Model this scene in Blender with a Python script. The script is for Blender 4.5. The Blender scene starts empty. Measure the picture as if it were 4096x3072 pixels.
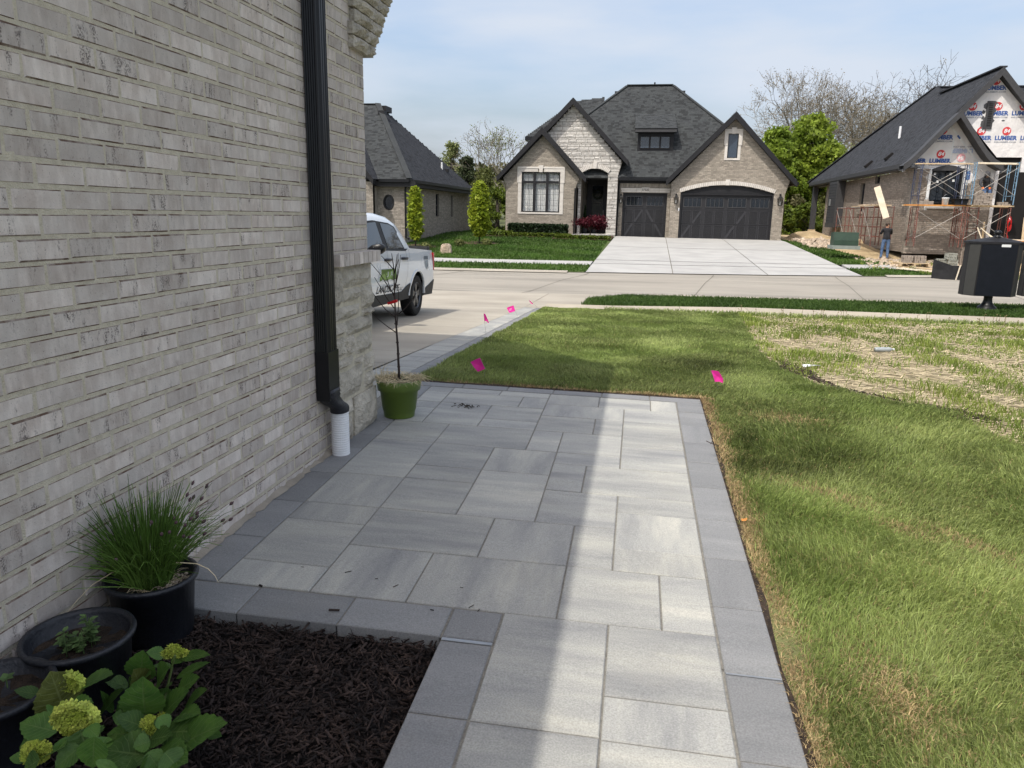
import bpy, bmesh, math, random
import numpy as np
from mathutils import Vector, Matrix
S = bpy.context.scene
COL = S.collection
RND = random.Random(7)
NR = np.random.default_rng(11)
R_ = math.radians

# ------------------------------------------------------------------ camera
cam_d = bpy.data.cameras.new('camera'); cam = bpy.data.objects.new('camera', cam_d); COL.objects.link(cam)
RT, DN, FW = [[0.983526, 0.179799, 0.018681], [0.057956, -0.215754, -0.974726], [-0.171225, 0.959751, -0.22262]]
cam_d.sensor_width = 36; cam_d.lens = 26.3099; cam_d.clip_end = 2000; cam_d.clip_start = .02
cam.matrix_world = Matrix(((RT[0], -DN[0], -FW[0], 0), (RT[1], -DN[1], -FW[1], 0), (RT[2], -DN[2], -FW[2], 1.72), (0, 0, 0, 1)))
S.camera = cam
# ------------------------------------------------------------------ sun, sky, exposure
SUNV = Vector((1.34, 2.2, -4.0)).normalized()
EL = math.asin(-SUNV.z); AZ = math.atan2(-SUNV.x, -SUNV.y)
sd = bpy.data.lights.new('sun', 'SUN'); sd.energy = 2.0; sd.angle = R_(.55); sd.color = (1, .955, .88)
sun = bpy.data.objects.new('sun', sd); COL.objects.link(sun); sun.rotation_euler = SUNV.to_track_quat('-Z', 'Y').to_euler()
W = bpy.data.worlds.new('World'); S.world = W; W.use_nodes = True
wn, wl = W.node_tree.nodes, W.node_tree.links
sky = wn.new('ShaderNodeTexSky'); sky.sky_type = 'NISHITA'; sky.sun_disc = False
sky.sun_elevation = EL; sky.sun_rotation = AZ; sky.air_density = 1.0; sky.dust_density = 6; sky.ozone_density = 1.2
bg = wn['Background']; bg.inputs[1].default_value = .15
tc = wn.new('ShaderNodeTexCoord'); mp = wn.new('ShaderNodeMapping'); mp.inputs['Scale'].default_value = (1.5, 1.5, 6.5); mp.inputs['Location'].default_value = (.9, .35, .1)
nz = wn.new('ShaderNodeTexNoise'); nz.inputs['Scale'].default_value = 1.5; nz.inputs['Detail'].default_value = 6; nz.inputs['Roughness'].default_value = .5
rp = wn.new('ShaderNodeValToRGB'); rp.color_ramp.elements[0].position = .36; rp.color_ramp.elements[1].position = .60
rp.color_ramp.elements[0].color = (.10, .10, .10, 1); rp.color_ramp.elements[1].color = (.95, .95, .95, 1)
mx = wn.new('ShaderNodeMix'); mx.data_type = 'RGBA'; mx.inputs[7].default_value = (2.55, 2.80, 3.2, 1)
wl.new(tc.outputs['Generated'], mp.inputs[0]); wl.new(mp.outputs[0], nz.inputs[0]); wl.new(nz.outputs[0], rp.inputs[0])
wl.new(rp.outputs[0], mx.inputs[0]); wl.new(sky.outputs[0], mx.inputs[6]); wl.new(mx.outputs[2], bg.inputs[0])
vs = S.view_settings; vs.view_transform = 'Standard'; vs.look = 'None'; vs.exposure = .88; vs.gamma = 1; vs.use_curve_mapping = False
S.render.engine = 'CYCLES'; S.cycles.max_bounces = 6; S.cycles.diffuse_bounces = 3; S.cycles.glossy_bounces = 3; S.cycles.transparent_max_bounces = 8

# ------------------------------------------------------------------ materials
MATS = {}
def node_mat(name):
    m = bpy.data.materials.new(name); m.use_nodes = True; MATS[name] = m
    return m, m.node_tree.nodes, m.node_tree.links, m.node_tree.nodes['Principled BSDF']
def mixc(n, l, fac, a, b, mode='MIX'):
    x = n.new('ShaderNodeMix'); x.data_type = 'RGBA'; x.blend_type = mode
    for i, v in ((0, fac), (6, a), (7, b)):
        if hasattr(v, 'is_linked'): l.new(v, x.inputs[i])
        elif i == 0: x.inputs[0].default_value = v
        else: x.inputs[i].default_value = (*v, 1)
    return x.outputs[2]
def mth(n, l, op, a, b=0., c=None):
    x = n.new('ShaderNodeMath'); x.operation = op
    for i, v in enumerate((a, b) if c is None else (a, b, c)):
        if hasattr(v, 'is_linked'): l.new(v, x.inputs[i])
        else: x.inputs[i].default_value = v
    return x.outputs[0]
def pos(n, l, sc=(1, 1, 1), off=None):
    g = n.new('ShaderNodeNewGeometry'); m = n.new('ShaderNodeVectorMath'); m.operation = 'MULTIPLY'; m.inputs[1].default_value = sc
    o = g.outputs['Position']
    if off is not None:
        a = n.new('ShaderNodeVectorMath'); a.operation = 'ADD'; l.new(o, a.inputs[0]); l.new(off, a.inputs[1]); o = a.outputs[0]
    l.new(o, m.inputs[0]); return m.outputs[0]
def noise(n, l, v, scale, detail=4, rough=.55):
    t = n.new('ShaderNodeTexNoise'); t.inputs['Scale'].default_value = scale; t.inputs['Detail'].default_value = detail; t.inputs['Roughness'].default_value = rough
    l.new(v, t.inputs['Vector']); return t.outputs[0]
def ramp(n, l, f, p0, p1, c0=0., c1=1.):
    m = n.new('ShaderNodeMapRange'); m.inputs[1].default_value = p0; m.inputs[2].default_value = p1; m.inputs[3].default_value = c0; m.inputs[4].default_value = c1
    l.new(f, m.inputs[0]); return m.outputs[0]
def tone_val(n, l, tone, rnd):
    v = None
    if tone:
        a = n.new('ShaderNodeAttribute'); a.attribute_name = 'tone'; v = mth(n, l, 'MULTIPLY_ADD', a.outputs['Fac'], tone, 1.)
    if rnd:
        o = n.new('ShaderNodeObjectInfo'); q = mth(n, l, 'MULTIPLY_ADD', o.outputs['Random'], 2 * rnd, 1 - rnd)
        v = q if v is None else mth(n, l, 'MULTIPLY', v, q)
    return v
def scale_col(n, l, c, v):
    m = n.new('ShaderNodeVectorMath'); m.operation = 'SCALE'; l.new(c, m.inputs[0]); l.new(v, m.inputs['Scale']); return m.outputs[0]
def bumpn(n, l, b, h, st, dist=.02):
    x = n.new('ShaderNodeBump'); x.inputs['Strength'].default_value = st; x.inputs['Distance'].default_value = dist
    l.new(h, x.inputs['Height']); l.new(x.outputs[0], b.inputs['Normal'])
def M(name, c1, c2=None, scale=4, rough=.8, bump=0., bscale=60, tone=0., rnd=0., spec=.3, metal=0., st=(1, 1, 1), p=(.35, .65), detail=5, coat=0., bd=.02):
    m, n, l, b = node_mat(name)
    b.inputs['Roughness'].default_value = rough; b.inputs['Specular IOR Level'].default_value = spec; b.inputs['Metallic'].default_value = metal
    b.inputs['Coat Weight'].default_value = coat; b.inputs['Coat Roughness'].default_value = .05
    c2 = c2 or tuple(x * .82 for x in c1)
    f = ramp(n, l, noise(n, l, pos(n, l, st), scale, detail), *p)
    c = mixc(n, l, f, c2, c1)
    v = tone_val(n, l, tone, rnd)
    if v is not None: c = scale_col(n, l, c, v)
    l.new(c, b.inputs['Base Color'])
    if bump: bumpn(n, l, b, noise(n, l, pos(n, l, st), bscale, 3), bump, bd)
    return m
def leafmat(name, c1, c2, tone=.35, trans=.35, rough=.5, rnd=.0, scale=3):
    m, n, l, b = node_mat(name); b.inputs['Roughness'].default_value = rough; b.inputs['Specular IOR Level'].default_value = .25
    c = mixc(n, l, ramp(n, l, noise(n, l, pos(n, l), scale, 3), .35, .65), c2, c1)
    v = tone_val(n, l, tone, rnd)
    if v is not None: c = scale_col(n, l, c, v)
    l.new(c, b.inputs['Base Color'])
    t = n.new('ShaderNodeBsdfTranslucent'); l.new(c, t.inputs[0]); x = n.new('ShaderNodeMixShader'); x.inputs[0].default_value = trans
    l.new(b.outputs[0], x.inputs[1]); l.new(t.outputs[0], x.inputs[2]); l.new(x.outputs[0], n['Material Output'].inputs[0])
    return m
def brickmat(name, base, warm, dark, tone=.12, rnd=.1, k=1., ed=.3):
    m, n, l, b = node_mat(name); b.inputs['Roughness'].default_value = .9; b.inputs['Specular IOR Level'].default_value = .2
    oi = n.new('ShaderNodeObjectInfo'); at = n.new('ShaderNodeAttribute'); at.attribute_name = 'tone'
    off = n.new('ShaderNodeCombineXYZ'); sm = mth(n, l, 'MULTIPLY_ADD', oi.outputs['Random'], 37., mth(n, l, 'MULTIPLY', at.outputs['Fac'], 23.)); l.new(sm, off.inputs[0]); l.new(sm, off.inputs[1])
    v = pos(n, l, (k, k, k * .30), off.outputs[0]); w = pos(n, l, (k, k, k), off.outputs[0])
    big = ramp(n, l, noise(n, l, w, 7, 4), .38, .66); c = mixc(n, l, big, base, warm)
    wash = ramp(n, l, noise(n, l, v, 26, 5, .6), .45, .7); c = mixc(n, l, mth(n, l, 'MULTIPLY', wash, .55), c, tuple(min(1, x * 1.3) for x in base))
    stz = noise(n, l, v, 21, 5, .68); spk = noise(n, l, w, 150, 2)
    s = mth(n, l, 'MULTIPLY', ramp(n, l, mth(n, l, 'ADD', stz, mth(n, l, 'MULTIPLY', mth(n, l, 'FRACT', mth(n, l, 'MULTIPLY', sm, 3.7)), .16)), .66, .76), ramp(n, l, spk, .40, .60)); c = mixc(n, l, mth(n, l, 'MULTIPLY', s, .85), c, dark)
    pit = ramp(n, l, noise(n, l, w, 210, 1), .70, .76); c = mixc(n, l, mth(n, l, 'MULTIPLY', pit, .7), c, dark)
    c = scale_col(n, l, c, tone_val(n, l, tone, rnd)); l.new(c, b.inputs['Base Color'])
    bumpn(n, l, b, noise(n, l, w, 90, 4, .65), ed, .01)
    return m
def glassmat(name, tint, opacity=.5, rough=.02):
    m, n, l, b = node_mat(name); b.inputs['Base Color'].default_value = (*tint, 1); b.inputs['Roughness'].default_value = rough; b.inputs['Specular IOR Level'].default_value = .75
    t = n.new('ShaderNodeBsdfTransparent'); x = n.new('ShaderNodeMixShader'); lw = n.new('ShaderNodeLayerWeight'); lw.inputs[0].default_value = .35
    x.inputs[0].default_value = max(opacity, .08)
    if opacity > .2: l.new(mth(n, l, 'ADD', lw.outputs['Fresnel'], opacity), x.inputs[0])
    l.new(t.outputs[0], x.inputs[1]); l.new(b.outputs[0], x.inputs[2]); l.new(x.outputs[0], n['Material Output'].inputs[0])
    return m

brickmat('wall_brick', (.565, .51, .465), (.46, .395, .35), (.085, .07, .066), .16, .16)
brickmat('far_brick', (.335, .30, .25), (.27, .235, .195), (.12, .10, .085), .20, 0, .7, .1)
brickmat('shop_brick', (.30, .257, .218), (.245, .207, .173), (.11, .09, .075), .2, 0, .7, .1)
brickmat('left_brick', (.33, .295, .255), (.25, .22, .19), (.09, .08, .07), .2, 0, .7, .1)
M('brick_edge', (.33, .28, .24), (.12, .075, .055), 16, .95, .4, 120, p=(.40, .60))
M('mortar', (.60, .545, .43), (.50, .45, .35), 30, .95, .5, 160)
M('mortar_far', (.24, .215, .18), (.20, .18, .15), 8, .95)
M('lime_stone', (.52, .475, .395), (.38, .345, .285), 11, .92, .9, 38, .12, .10, bd=.03)
M('white_stone', (.60, .575, .535), (.46, .435, .40), 6, .9, .8, 22, .14, .12, bd=.05)
M('cast_stone', (.62, .585, .535), (.54, .505, .46), 5, .85, .2, 40, .08, .05)
M('black_metal', (.009, .0095, .011), (.007, .0075, .009), 20, .36, 0, spec=.32)
M('black_trim', (.016, .016, .018), (.012, .012, .014), 6, .55, .1, 30, tone=.15)
M('grey_trim', (.055, .055, .058), (.045, .045, .047), 6, .6, .1, 30, tone=.2)
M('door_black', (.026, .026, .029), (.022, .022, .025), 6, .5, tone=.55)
M('shingle', (.046, .050, .051), (.038, .041, .043), 1.4, .95, .5, 90, .42)
M('shingle_blue', (.038, .041, .047), (.032, .034, .040), 1.2, .95, .5, 90, .32)
M('white_plastic', (.78, .79, .80), (.70, .71, .72), 8, .4)
M('black_plastic', (.018, .020, .026), (.012, .013, .018), 9, .42, .25, 70, spec=.45)
M('green_plastic', (.115, .175, .028), (.10, .155, .025), 7, .38, .05, 60, spec=.45)
M('concrete', (.385, .35, .29), (.295, .268, .222), .55, .9, .25, 140, .05, .05, st=(1, 1.8, 1), detail=9)
M('concrete_white', (.41, .405, .385), (.345, .34, .325), .8, .9, .2, 140, .05, .04, st=(1, 1.5, 1), detail=9)
M('street_concrete', (.335, .308, .262), (.255, .235, .20), .5, .9, .25, 140, .05, .05, st=(.45, 1.6, 1), detail=9)
M('joint', (.19, .175, .145), (.14, .125, .105), 30, .95)
M('sand_joint', (.27, .255, .22), (.18, .17, .15), 60, .98, .5, 200)
M('soil', (.055, .038, .026), (.022, .016, .012), 22, .98, .9, 60)
M('mulch_soil', (.014, .010, .009), (.007, .005, .005), 30, .98, .9, 60)
M('mulch', (.048, .032, .026), (.016, .011, .010), 14, .9, .6, 90, .75, st=(1, 1, 1))
M('red_mulch', (.10, .055, .04), (.05, .03, .022), 9, .95, .6, 40, .4)
M('sand', (.50, .385, .225), (.33, .24, .135), 1.1, .98, .9, 14, .2, detail=9, bd=.08)
M('straw', (.66, .56, .37), (.48, .39, .24), 9, .9, tone=.4)
M('bark', (.075, .062, .050), (.035, .029, .024), 18, .95, .7, 40, st=(1, 1, .3))
M('bark_pale', (.21, .19, .155), (.13, .115, .09), 7, .95, .4, 30, st=(1, 1, .3))
M('sapling_bark', (.055, .040, .035), (.028, .021, .019), 40, .8, .4, 120)
M('bud', (.20, .17, .09), (.15, .11, .06), 3, .9, tone=.3)
M('red_tape', (.55, .012, .02), (.45, .01, .015), 20, .4)
M('pink', (.82, .035, .36), (.72, .03, .30), 9, .55, rnd=.1)
M('wire', (.30, .28, .27), None, 5, .4, metal=.8)
M('timber', (.56, .44, .29), (.45, .34, .21), 5, .85, .2, 60, .15, .12, st=(1, 1, 1))
M('timber_orange', (.62, .27, .07), (.48, .20, .05), 4, .8, .2, 40, .1)
M('timber_pale', (.74, .66, .52), (.62, .53, .40), 4, .85, .2, 40, .1)
M('rust_pipe', (.22, .085, .065), (.12, .06, .05), 9, .7, .3, 60, .2)
M('blue_pipe', (.20, .35, .48), (.12, .20, .29), 8, .6, .3, 60, .2)
M('navy_pipe', (.06, .075, .13), (.04, .045, .07), 8, .6, .3, 60, .2)
M('steel_pipe', (.42, .40, .37), (.30, .28, .25), 9, .5, .2, 60, metal=.4)
M('house_wrap', (.74, .72, .70), (.64, .62, .61), 2.2, .6, .8, 5, st=(1, 1, .6), detail=7, bd=.06)
M('print_blue', (.045, .11, .33), (.035, .09, .28), 4, .7)
M('print_red', (.62, .055, .06), (.52, .045, .05), 4, .7)
M('print_white', (.80, .80, .80), None, 4, .7)
M('print_grey', (.30, .31, .35), (.26, .27, .31), 4, .7)
M('print_faded', (.40, .46, .60), (.36, .41, .55), 4, .7)
M('print_pale_red', (.72, .38, .40), (.66, .34, .36), 4, .7)
M('void', (.012, .011, .011), None, 3, .9)
M('curtain', (.80, .81, .80), (.74, .75, .74), 3, .9)
M('transformer_green', (.035, .062, .042), (.028, .05, .035), 4, .5)
M('pad', (.25, .28, .25), (.20, .22, .20), 5, .9)
M('crate', (.32, .33, .30), (.24, .25, .22), 8, .7)
M('silt_black', (.012, .012, .014), (.02, .02, .022), 5, .7, .4, 12)
M('truck_white', (.66, .70, .74), (.64, .68, .72), 1, .22, spec=.5, coat=.8)
M('truck_clad', (.028, .030, .033), (.022, .024, .027), 12, .6, .2, 90)
M('tyre', (.012, .012, .013), (.018, .018, .018), 12, .8, .3, 60)
M('rim', (.10, .105, .115), (.07, .075, .08), 9, .3, metal=.7)
M('tail_red', (.45, .012, .012), None, 5, .15)
M('logo_green', (.20, .33, .07), (.17, .29, .06), 3, .4)
M('logo_dark', (.055, .065, .075), None, 3, .4)
M('logo_pale', (.86, .89, .91), None, 3, .4)
M('badge_grey', (.28, .33, .38), None, 3, .4)
M('boulder', (.52, .42, .32), (.36, .28, .21), 5, .92, .8, 14, bd=.06)
M('denim', (.11, .18, .31), (.055, .09, .17), 9, .9, .5, 50)
M('black_cloth', (.016, .016, .019), (.026, .026, .03), 8, .9, .5, 30)
M('grey_cloth', (.045, .046, .05), (.07, .07, .075), 8, .9, .5, 30)
M('skin', (.46, .27, .19), (.40, .22, .15), 9, .6)
M('hair', (.03, .02, .015), None, 9, .7)
M('boot', (.16, .13, .10), (.08, .065, .05), 9, .8)
M('cap_brown', (.07, .05, .04), (.05, .04, .03), 9, .9)
M('orange_glove', (.75, .20, .05), None, 5, .7)
M('flower_green', (.50, .55, .10), (.30, .38, .05), 30, .6, tone=.35)
M('stem_green', (.11, .16, .04), (.08, .12, .03), 9, .6)
M('bud_purple', (.13, .075, .085), (.07, .05, .05), 20, .7)
M('pebble', (.45, .37, .29), (.34, .27, .20), 9, .9, tone=.35)
M('yellow', (.85, .65, .03), None, 5, .7)
M('clear_bottle', (.27, .30, .31), (.34, .37, .38), 20, .15)
M('grey_siding', (.050, .050, .053), (.040, .040, .043), 6, .7, .2, 30, .15)
M('lamp_glass', (.55, .56, .55), None, 5, .1)
M('wreath', (.012, .018, .010), (.02, .026, .012), 30, .9, .5, 60)
M('galv', (.40, .41, .42), (.30, .31, .32), 9, .4, metal=.6)
M('label_white', (.74, .76, .76), None, 5, .5)
M('foundation', (.34, .30, .245), (.26, .23, .185), 4, .95, .5, 20)
leafmat('lawn_blade', (.315, .365, .125), (.205, .265, .07), .62, .42, .45, scale=.9)
leafmat('far_blade', (.080, .150, .024), (.050, .105, .017), .4, .4, .55, scale=.35)
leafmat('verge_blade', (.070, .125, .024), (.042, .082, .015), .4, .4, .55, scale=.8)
leafmat('weed_blade', (.25, .305, .06), (.15, .215, .038), .5, .4, .55, scale=1.4)
leafmat('dry_blade', (.50, .38, .20), (.32, .225, .115), .45, .3, .7, scale=4)
leafmat('chive', (.16, .27, .055), (.095, .185, .035), .5, .3, .4)
leafmat('mint', (.13, .20, .07), (.085, .145, .05), .4, .3, .6, scale=20)
leafmat('hornbeam', (.36, .41, .04), (.23, .31, .03), .4, .45, .5)
leafmat('box_leaf', (.135, .175, .022), (.07, .105, .014), .5, .35, .5)
leafmat('yew', (.024, .045, .016), (.014, .028, .010), .5, .2, .5)
leafmat('maple_red', (.105, .012, .022), (.055, .008, .014), .5, .3, .5)
leafmat('spring_green', (.28, .36, .05), (.16, .235, .03), .45, .45, .5, scale=.35)
leafmat('pale_green', (.27, .30, .13), (.18, .21, .09), .4, .4, .6, scale=.3)
leafmat('olive', (.15, .165, .05), (.095, .11, .032), .5, .35, .6, scale=.3)
leafmat('conifer', (.075, .095, .045), (.05, .065, .03), .4, .2, .6, scale=.3)
leafmat('brush', (.19, .175, .09), (.12, .125, .055), .5, .35, .7, scale=.5)
glassmat('glass_dark', (.012, .016, .022), .72)
glassmat('glass_clear', (.02, .03, .03), .04)
glassmat('glass_blue', (.05, .07, .10), .80)
glassmat('glass_truck', (.006, .008, .009), .88)

def paver_mat(name, c_hi, c_mid, c_lo, rnd, streak=.9):
    m, n, l, b = node_mat(name); b.inputs['Roughness'].default_value = .82; b.inputs['Specular IOR Level'].default_value = .3
    oi = n.new('ShaderNodeObjectInfo'); off = n.new('ShaderNodeCombineXYZ')
    l.new(mth(n, l, 'MULTIPLY', oi.outputs['Random'], 61.), off.inputs[0]); l.new(mth(n, l, 'MULTIPLY', oi.outputs['Random'], 23.), off.inputs[1])
    fx = noise(n, l, pos(n, l, (.5, 2.6, 1), off.outputs[0]), 1.9, 6, .62); fy = noise(n, l, pos(n, l, (2.6, .5, 1), off.outputs[0]), 1.9, 6, .62)
    pick = mth(n, l, 'GREATER_THAN', mth(n, l, 'FRACT', mth(n, l, 'MULTIPLY', oi.outputs['Random'], 7.3)), .35)
    mxf = n.new('ShaderNodeMix'); l.new(pick, mxf.inputs[0]); l.new(fy, mxf.inputs[2]); l.new(fx, mxf.inputs[3]); f = mxf.outputs[0]
    c = mixc(n, l, mth(n, l, 'MULTIPLY', ramp(n, l, f, .50, .74), streak), c_mid, c_lo); c = mixc(n, l, mth(n, l, 'MULTIPLY', ramp(n, l, f, .48, .28), streak), c, c_hi)
    fine = ramp(n, l, noise(n, l, pos(n, l), 150, 3), .3, .7, .80, 1.16); c = scale_col(n, l, c, fine)
    spot = ramp(n, l, noise(n, l, pos(n, l), 38, 2), .72, .80); c = mixc(n, l, mth(n, l, 'MULTIPLY', spot, .22), c, (.62, .62, .60))
    dirt = ramp(n, l, noise(n, l, pos(n, l), 3.1, 5), .55, .8); c = mixc(n, l, mth(n, l, 'MULTIPLY', dirt, .18), c, (.24, .22, .17))
    c = scale_col(n, l, c, tone_val(n, l, 0, rnd)); l.new(c, b.inputs['Base Color'])
    bumpn(n, l, b, noise(n, l, pos(n, l), 190, 3), .35, .006)
    return m
paver_mat('paver_light', (.48, .465, .405), (.345, .342, .318), (.20, .203, .208), .08)
paver_mat('paver_dark', (.285, .285, .28), (.22, .222, .222), (.155, .158, .164), .09, .6)

# ------------------------------------------------------------------ geometry helpers
class MB:
    def __init__(s): s.v = []; s.f = []; s.t = []; s.m = []; s.uv = None
    def add(s, vs, fs, tone=0., mat=0):
        k = len(s.v); s.v.extend([tuple(p) for p in vs])
        for f in fs: s.f.append([i + k for i in f]); s.t.append(tone); s.m.append(mat)
    def box(s, c, d, rot=None, tone=0., mat=0):
        x, y, z = d[0] / 2, d[1] / 2, d[2] / 2
        P = [Vector(q) for q in ((-x, -y, -z), (x, -y, -z), (x, y, -z), (-x, y, -z), (-x, -y, z), (x, -y, z), (x, y, z), (-x, y, z))]
        if rot is not None: P = [rot @ p for p in P]
        c = Vector(c); s.add([p + c for p in P], [(0, 3, 2, 1), (4, 5, 6, 7), (0, 1, 5, 4), (1, 2, 6, 5), (2, 3, 7, 6), (3, 0, 4, 7)], tone, mat)
    def bar(s, a, b, w, h, tone=0., mat=0, up=(0, 0, 1)):
        a, b = Vector(a), Vector(b); d = b - a; L = d.length; d.normalize(); u = Vector(up)
        sx_ = d.cross(u)
        if sx_.length < 1e-4: sx_ = Vector((1, 0, 0))
        sx_.normalize(); uu = sx_.cross(d)
        s.box((a + b) / 2, (w, L, h), Matrix((sx_, d, uu)).transposed(), tone, mat)
    def tube(s, pts, r, n=6, tone=0., mat=0, cap=True):
        pts = [Vector(p) for p in pts]; rr = r if hasattr(r, '__len__') else [r] * len(pts)
        vs = []; px = None
        for i, p in enumerate(pts):
            d = (pts[min(i + 1, len(pts) - 1)] - pts[max(i - 1, 0)])
            if d.length < 1e-9: d = Vector((0, 0, 1))
            d.normalize()
            if px is None: px = d.orthogonal().normalized()
            else:
                px = px - d * px.dot(d)
                px = px.normalized() if px.length > 1e-6 else d.orthogonal().normalized()
            q = d.cross(px)
            for j in range(n):
                a = 2 * math.pi * j / n; vs.append(p + (px * math.cos(a) + q * math.sin(a)) * rr[i])
        fs = [(i * n + j, i * n + (j + 1) % n, (i + 1) * n + (j + 1) % n, (i + 1) * n + j) for i in range(len(pts) - 1) for j in range(n)]
        if cap: fs += [tuple(range(n))[::-1], tuple((len(pts) - 1) * n + j for j in range(n))]
        s.add(vs, fs, tone, mat)
    def lathe(s, c, prof, n=24, tone=0., mat=0, sx=1., sy=1.):
        ph = math.pi / 4 if n == 4 else 0.
        vs = [(c[0] + r * sx * math.cos(2 * math.pi * j / n + ph), c[1] + r * sy * math.sin(2 * math.pi * j / n + ph), c[2] + z) for r, z in prof for j in range(n)]
        fs = [(i * n + j, i * n + (j + 1) % n, (i + 1) * n + (j + 1) % n, (i + 1) * n + j) for i in range(len(prof) - 1) for j in range(n)]
        if prof[0][0] > 1e-6: fs.append(tuple(range(n))[::-1])
        if prof[-1][0] > 1e-6: fs.append(tuple((len(prof) - 1) * n + j for j in range(n)))
        s.add(vs, fs, tone, mat)
    def prism(s, fr, poly, d0, d1, tone=0., mat=0):
        n = len(poly); vs = [fr(u, v, d0) for u, v in poly] + [fr(u, v, d1) for u, v in poly]
        fs = [tuple(range(n))[::-1], tuple(range(n, 2 * n))] + [(i, (i + 1) % n, n + (i + 1) % n, n + i) for i in range(n)]
        s.add(vs, fs, tone, mat)
    def fbox(s, fr, u0, u1, v0, v1, d0, d1, tone=0., mat=0, back=False):
        vs = [fr(u, v, d) for d in (d0, d1) for u, v in ((u0, v0), (u1, v0), (u1, v1), (u0, v1))]
        fs = [(4, 5, 6, 7), (0, 1, 5, 4), (1, 2, 6, 5), (2, 3, 7, 6), (3, 0, 4, 7)]
        if back: fs.append((3, 2, 1, 0))
        s.add(vs, fs, tone, mat)
    def build(s, name, mats, parent=None, kind=None, smooth=False, world=True, loc=None):
        me = bpy.data.meshes.new(name)
        off = Vector(loc) if loc is not None else (base_of(parent) if (parent and world) else Vector((0, 0, 0)))
        vv = np.array([tuple(p) for p in s.v], dtype=np.float64).reshape(-1, 3) - np.array(off)
        me.from_pydata(vv.tolist(), [], s.f)
        for m in (mats if isinstance(mats, (list, tuple)) else [mats]): me.materials.append(MATS[m])
        if any(s.m): me.polygons.foreach_set('material_index', s.m)
        if any(s.t): me.attributes.new('tone', 'FLOAT', 'FACE').data.foreach_set('value', s.t)
        if smooth: me.polygons.foreach_set('use_smooth', [True] * len(me.polygons))
        me.update()
        return link(name, me, parent, kind, loc if loc is not None else None)
BASES = {}
def base_of(o):
    while o.parent: o = o.parent
    return BASES.get(o.name, Vector((0, 0, 0)))
def link(name, me, parent=None, kind=None, loc=None):
    o = bpy.data.objects.new(name, me); COL.objects.link(o)
    if parent: o.parent = parent
    if kind: o['kind'] = kind
    if loc is not None: o.location = loc; BASES[o.name] = Vector(loc)
    return o
def thing(name, label, cat, loc=(0, 0, 0), rz=0., group=None):
    o = bpy.data.objects.new(name, None); COL.objects.link(o); o.location = loc; o.rotation_euler = (0, 0, rz); o.empty_display_size = .1
    o['label'] = label; o['category'] = cat; BASES[o.name] = Vector(loc)
    if group: o['group'] = group
    return o
def tag(o, label, cat, group=None):
    o['label'] = label; o['category'] = cat
    if group: o['group'] = group
    return o
def copy_tree(o, parent=None):
    c = o.copy(); COL.objects.link(c)
    if parent: c.parent = parent
    for ch in list(o.children): copy_tree(ch, c)
    return c
def frame(o, U, V, N):
    o, U, V, N = Vector(o), Vector(U), Vector(V), Vector(N)
    return lambda u, v, d=0.: o + U * u + V * v + N * d
def spans(poly, v):
    xs = []
    for i in range(len(poly)):
        (a, b), (c, d) = poly[i], poly[(i + 1) % len(poly)]
        if (b <= v < d) or (d <= v < b): xs.append(a + (v - b) / (d - b) * (c - a))
    xs.sort(); return [(xs[i], xs[i + 1]) for i in range(0, len(xs) - 1, 2)]
def cut(sp, holes):
    for h0, h1 in holes:
        out = []
        for a, b in sp:
            if h1 <= a or h0 >= b: out.append((a, b)); continue
            if h0 > a: out.append((a, h0))
            if h1 < b: out.append((h1, b))
        sp = out
    return sp
def fill_rows(poly, holes, h, L, gap, emit, stag=.5, v0=None, rl=0., minw=.03, rnd=RND, rows=None):
    lo = min(p[1] for p in poly) if v0 is None else v0; hi = max(p[1] for p in poly); v = lo; r = 0
    while v < hi - 1e-6:
        hh = h if rows is None else rows[r % len(rows)]
        vc = v + hh / 2
        sp = cut(spans(poly, vc), [x for q in holes for x in spans(q, vc)])
        for a, b in sp:
            if L is None: emit(a, b, v, v + hh, r); continue
            u = math.floor((a - (r % 2) * stag * L) / L) * L + (r % 2) * stag * L
            if rl: u = a - rnd.random() * L * .5
            while u < b - 1e-6:
                w = L * (1 + rl * (rnd.random() * 2 - 1)) if rl else L
                x0, x1 = max(a, u), min(b, u + w)
                if b - x1 < minw * 1.5: x1 = b
                if x1 - x0 > minw: emit(x0 + gap / 2, x1 - gap / 2, v + gap / 2, v + hh - gap / 2, r)
                u = x1 if x1 == b else u + w
        v += hh; r += 1
def arc(x0, x1, zs, rise, n=14):
    c = (x0 + x1) / 2; hw = (x1 - x0) / 2; Rr = (hw * hw + rise * rise) / (2 * rise); a = math.asin(hw / Rr)
    return [(c + Rr * math.sin(-a + 2 * a * i / n), zs + rise - Rr + Rr * math.cos(-a + 2 * a * i / n)) for i in range(n + 1)]
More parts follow.
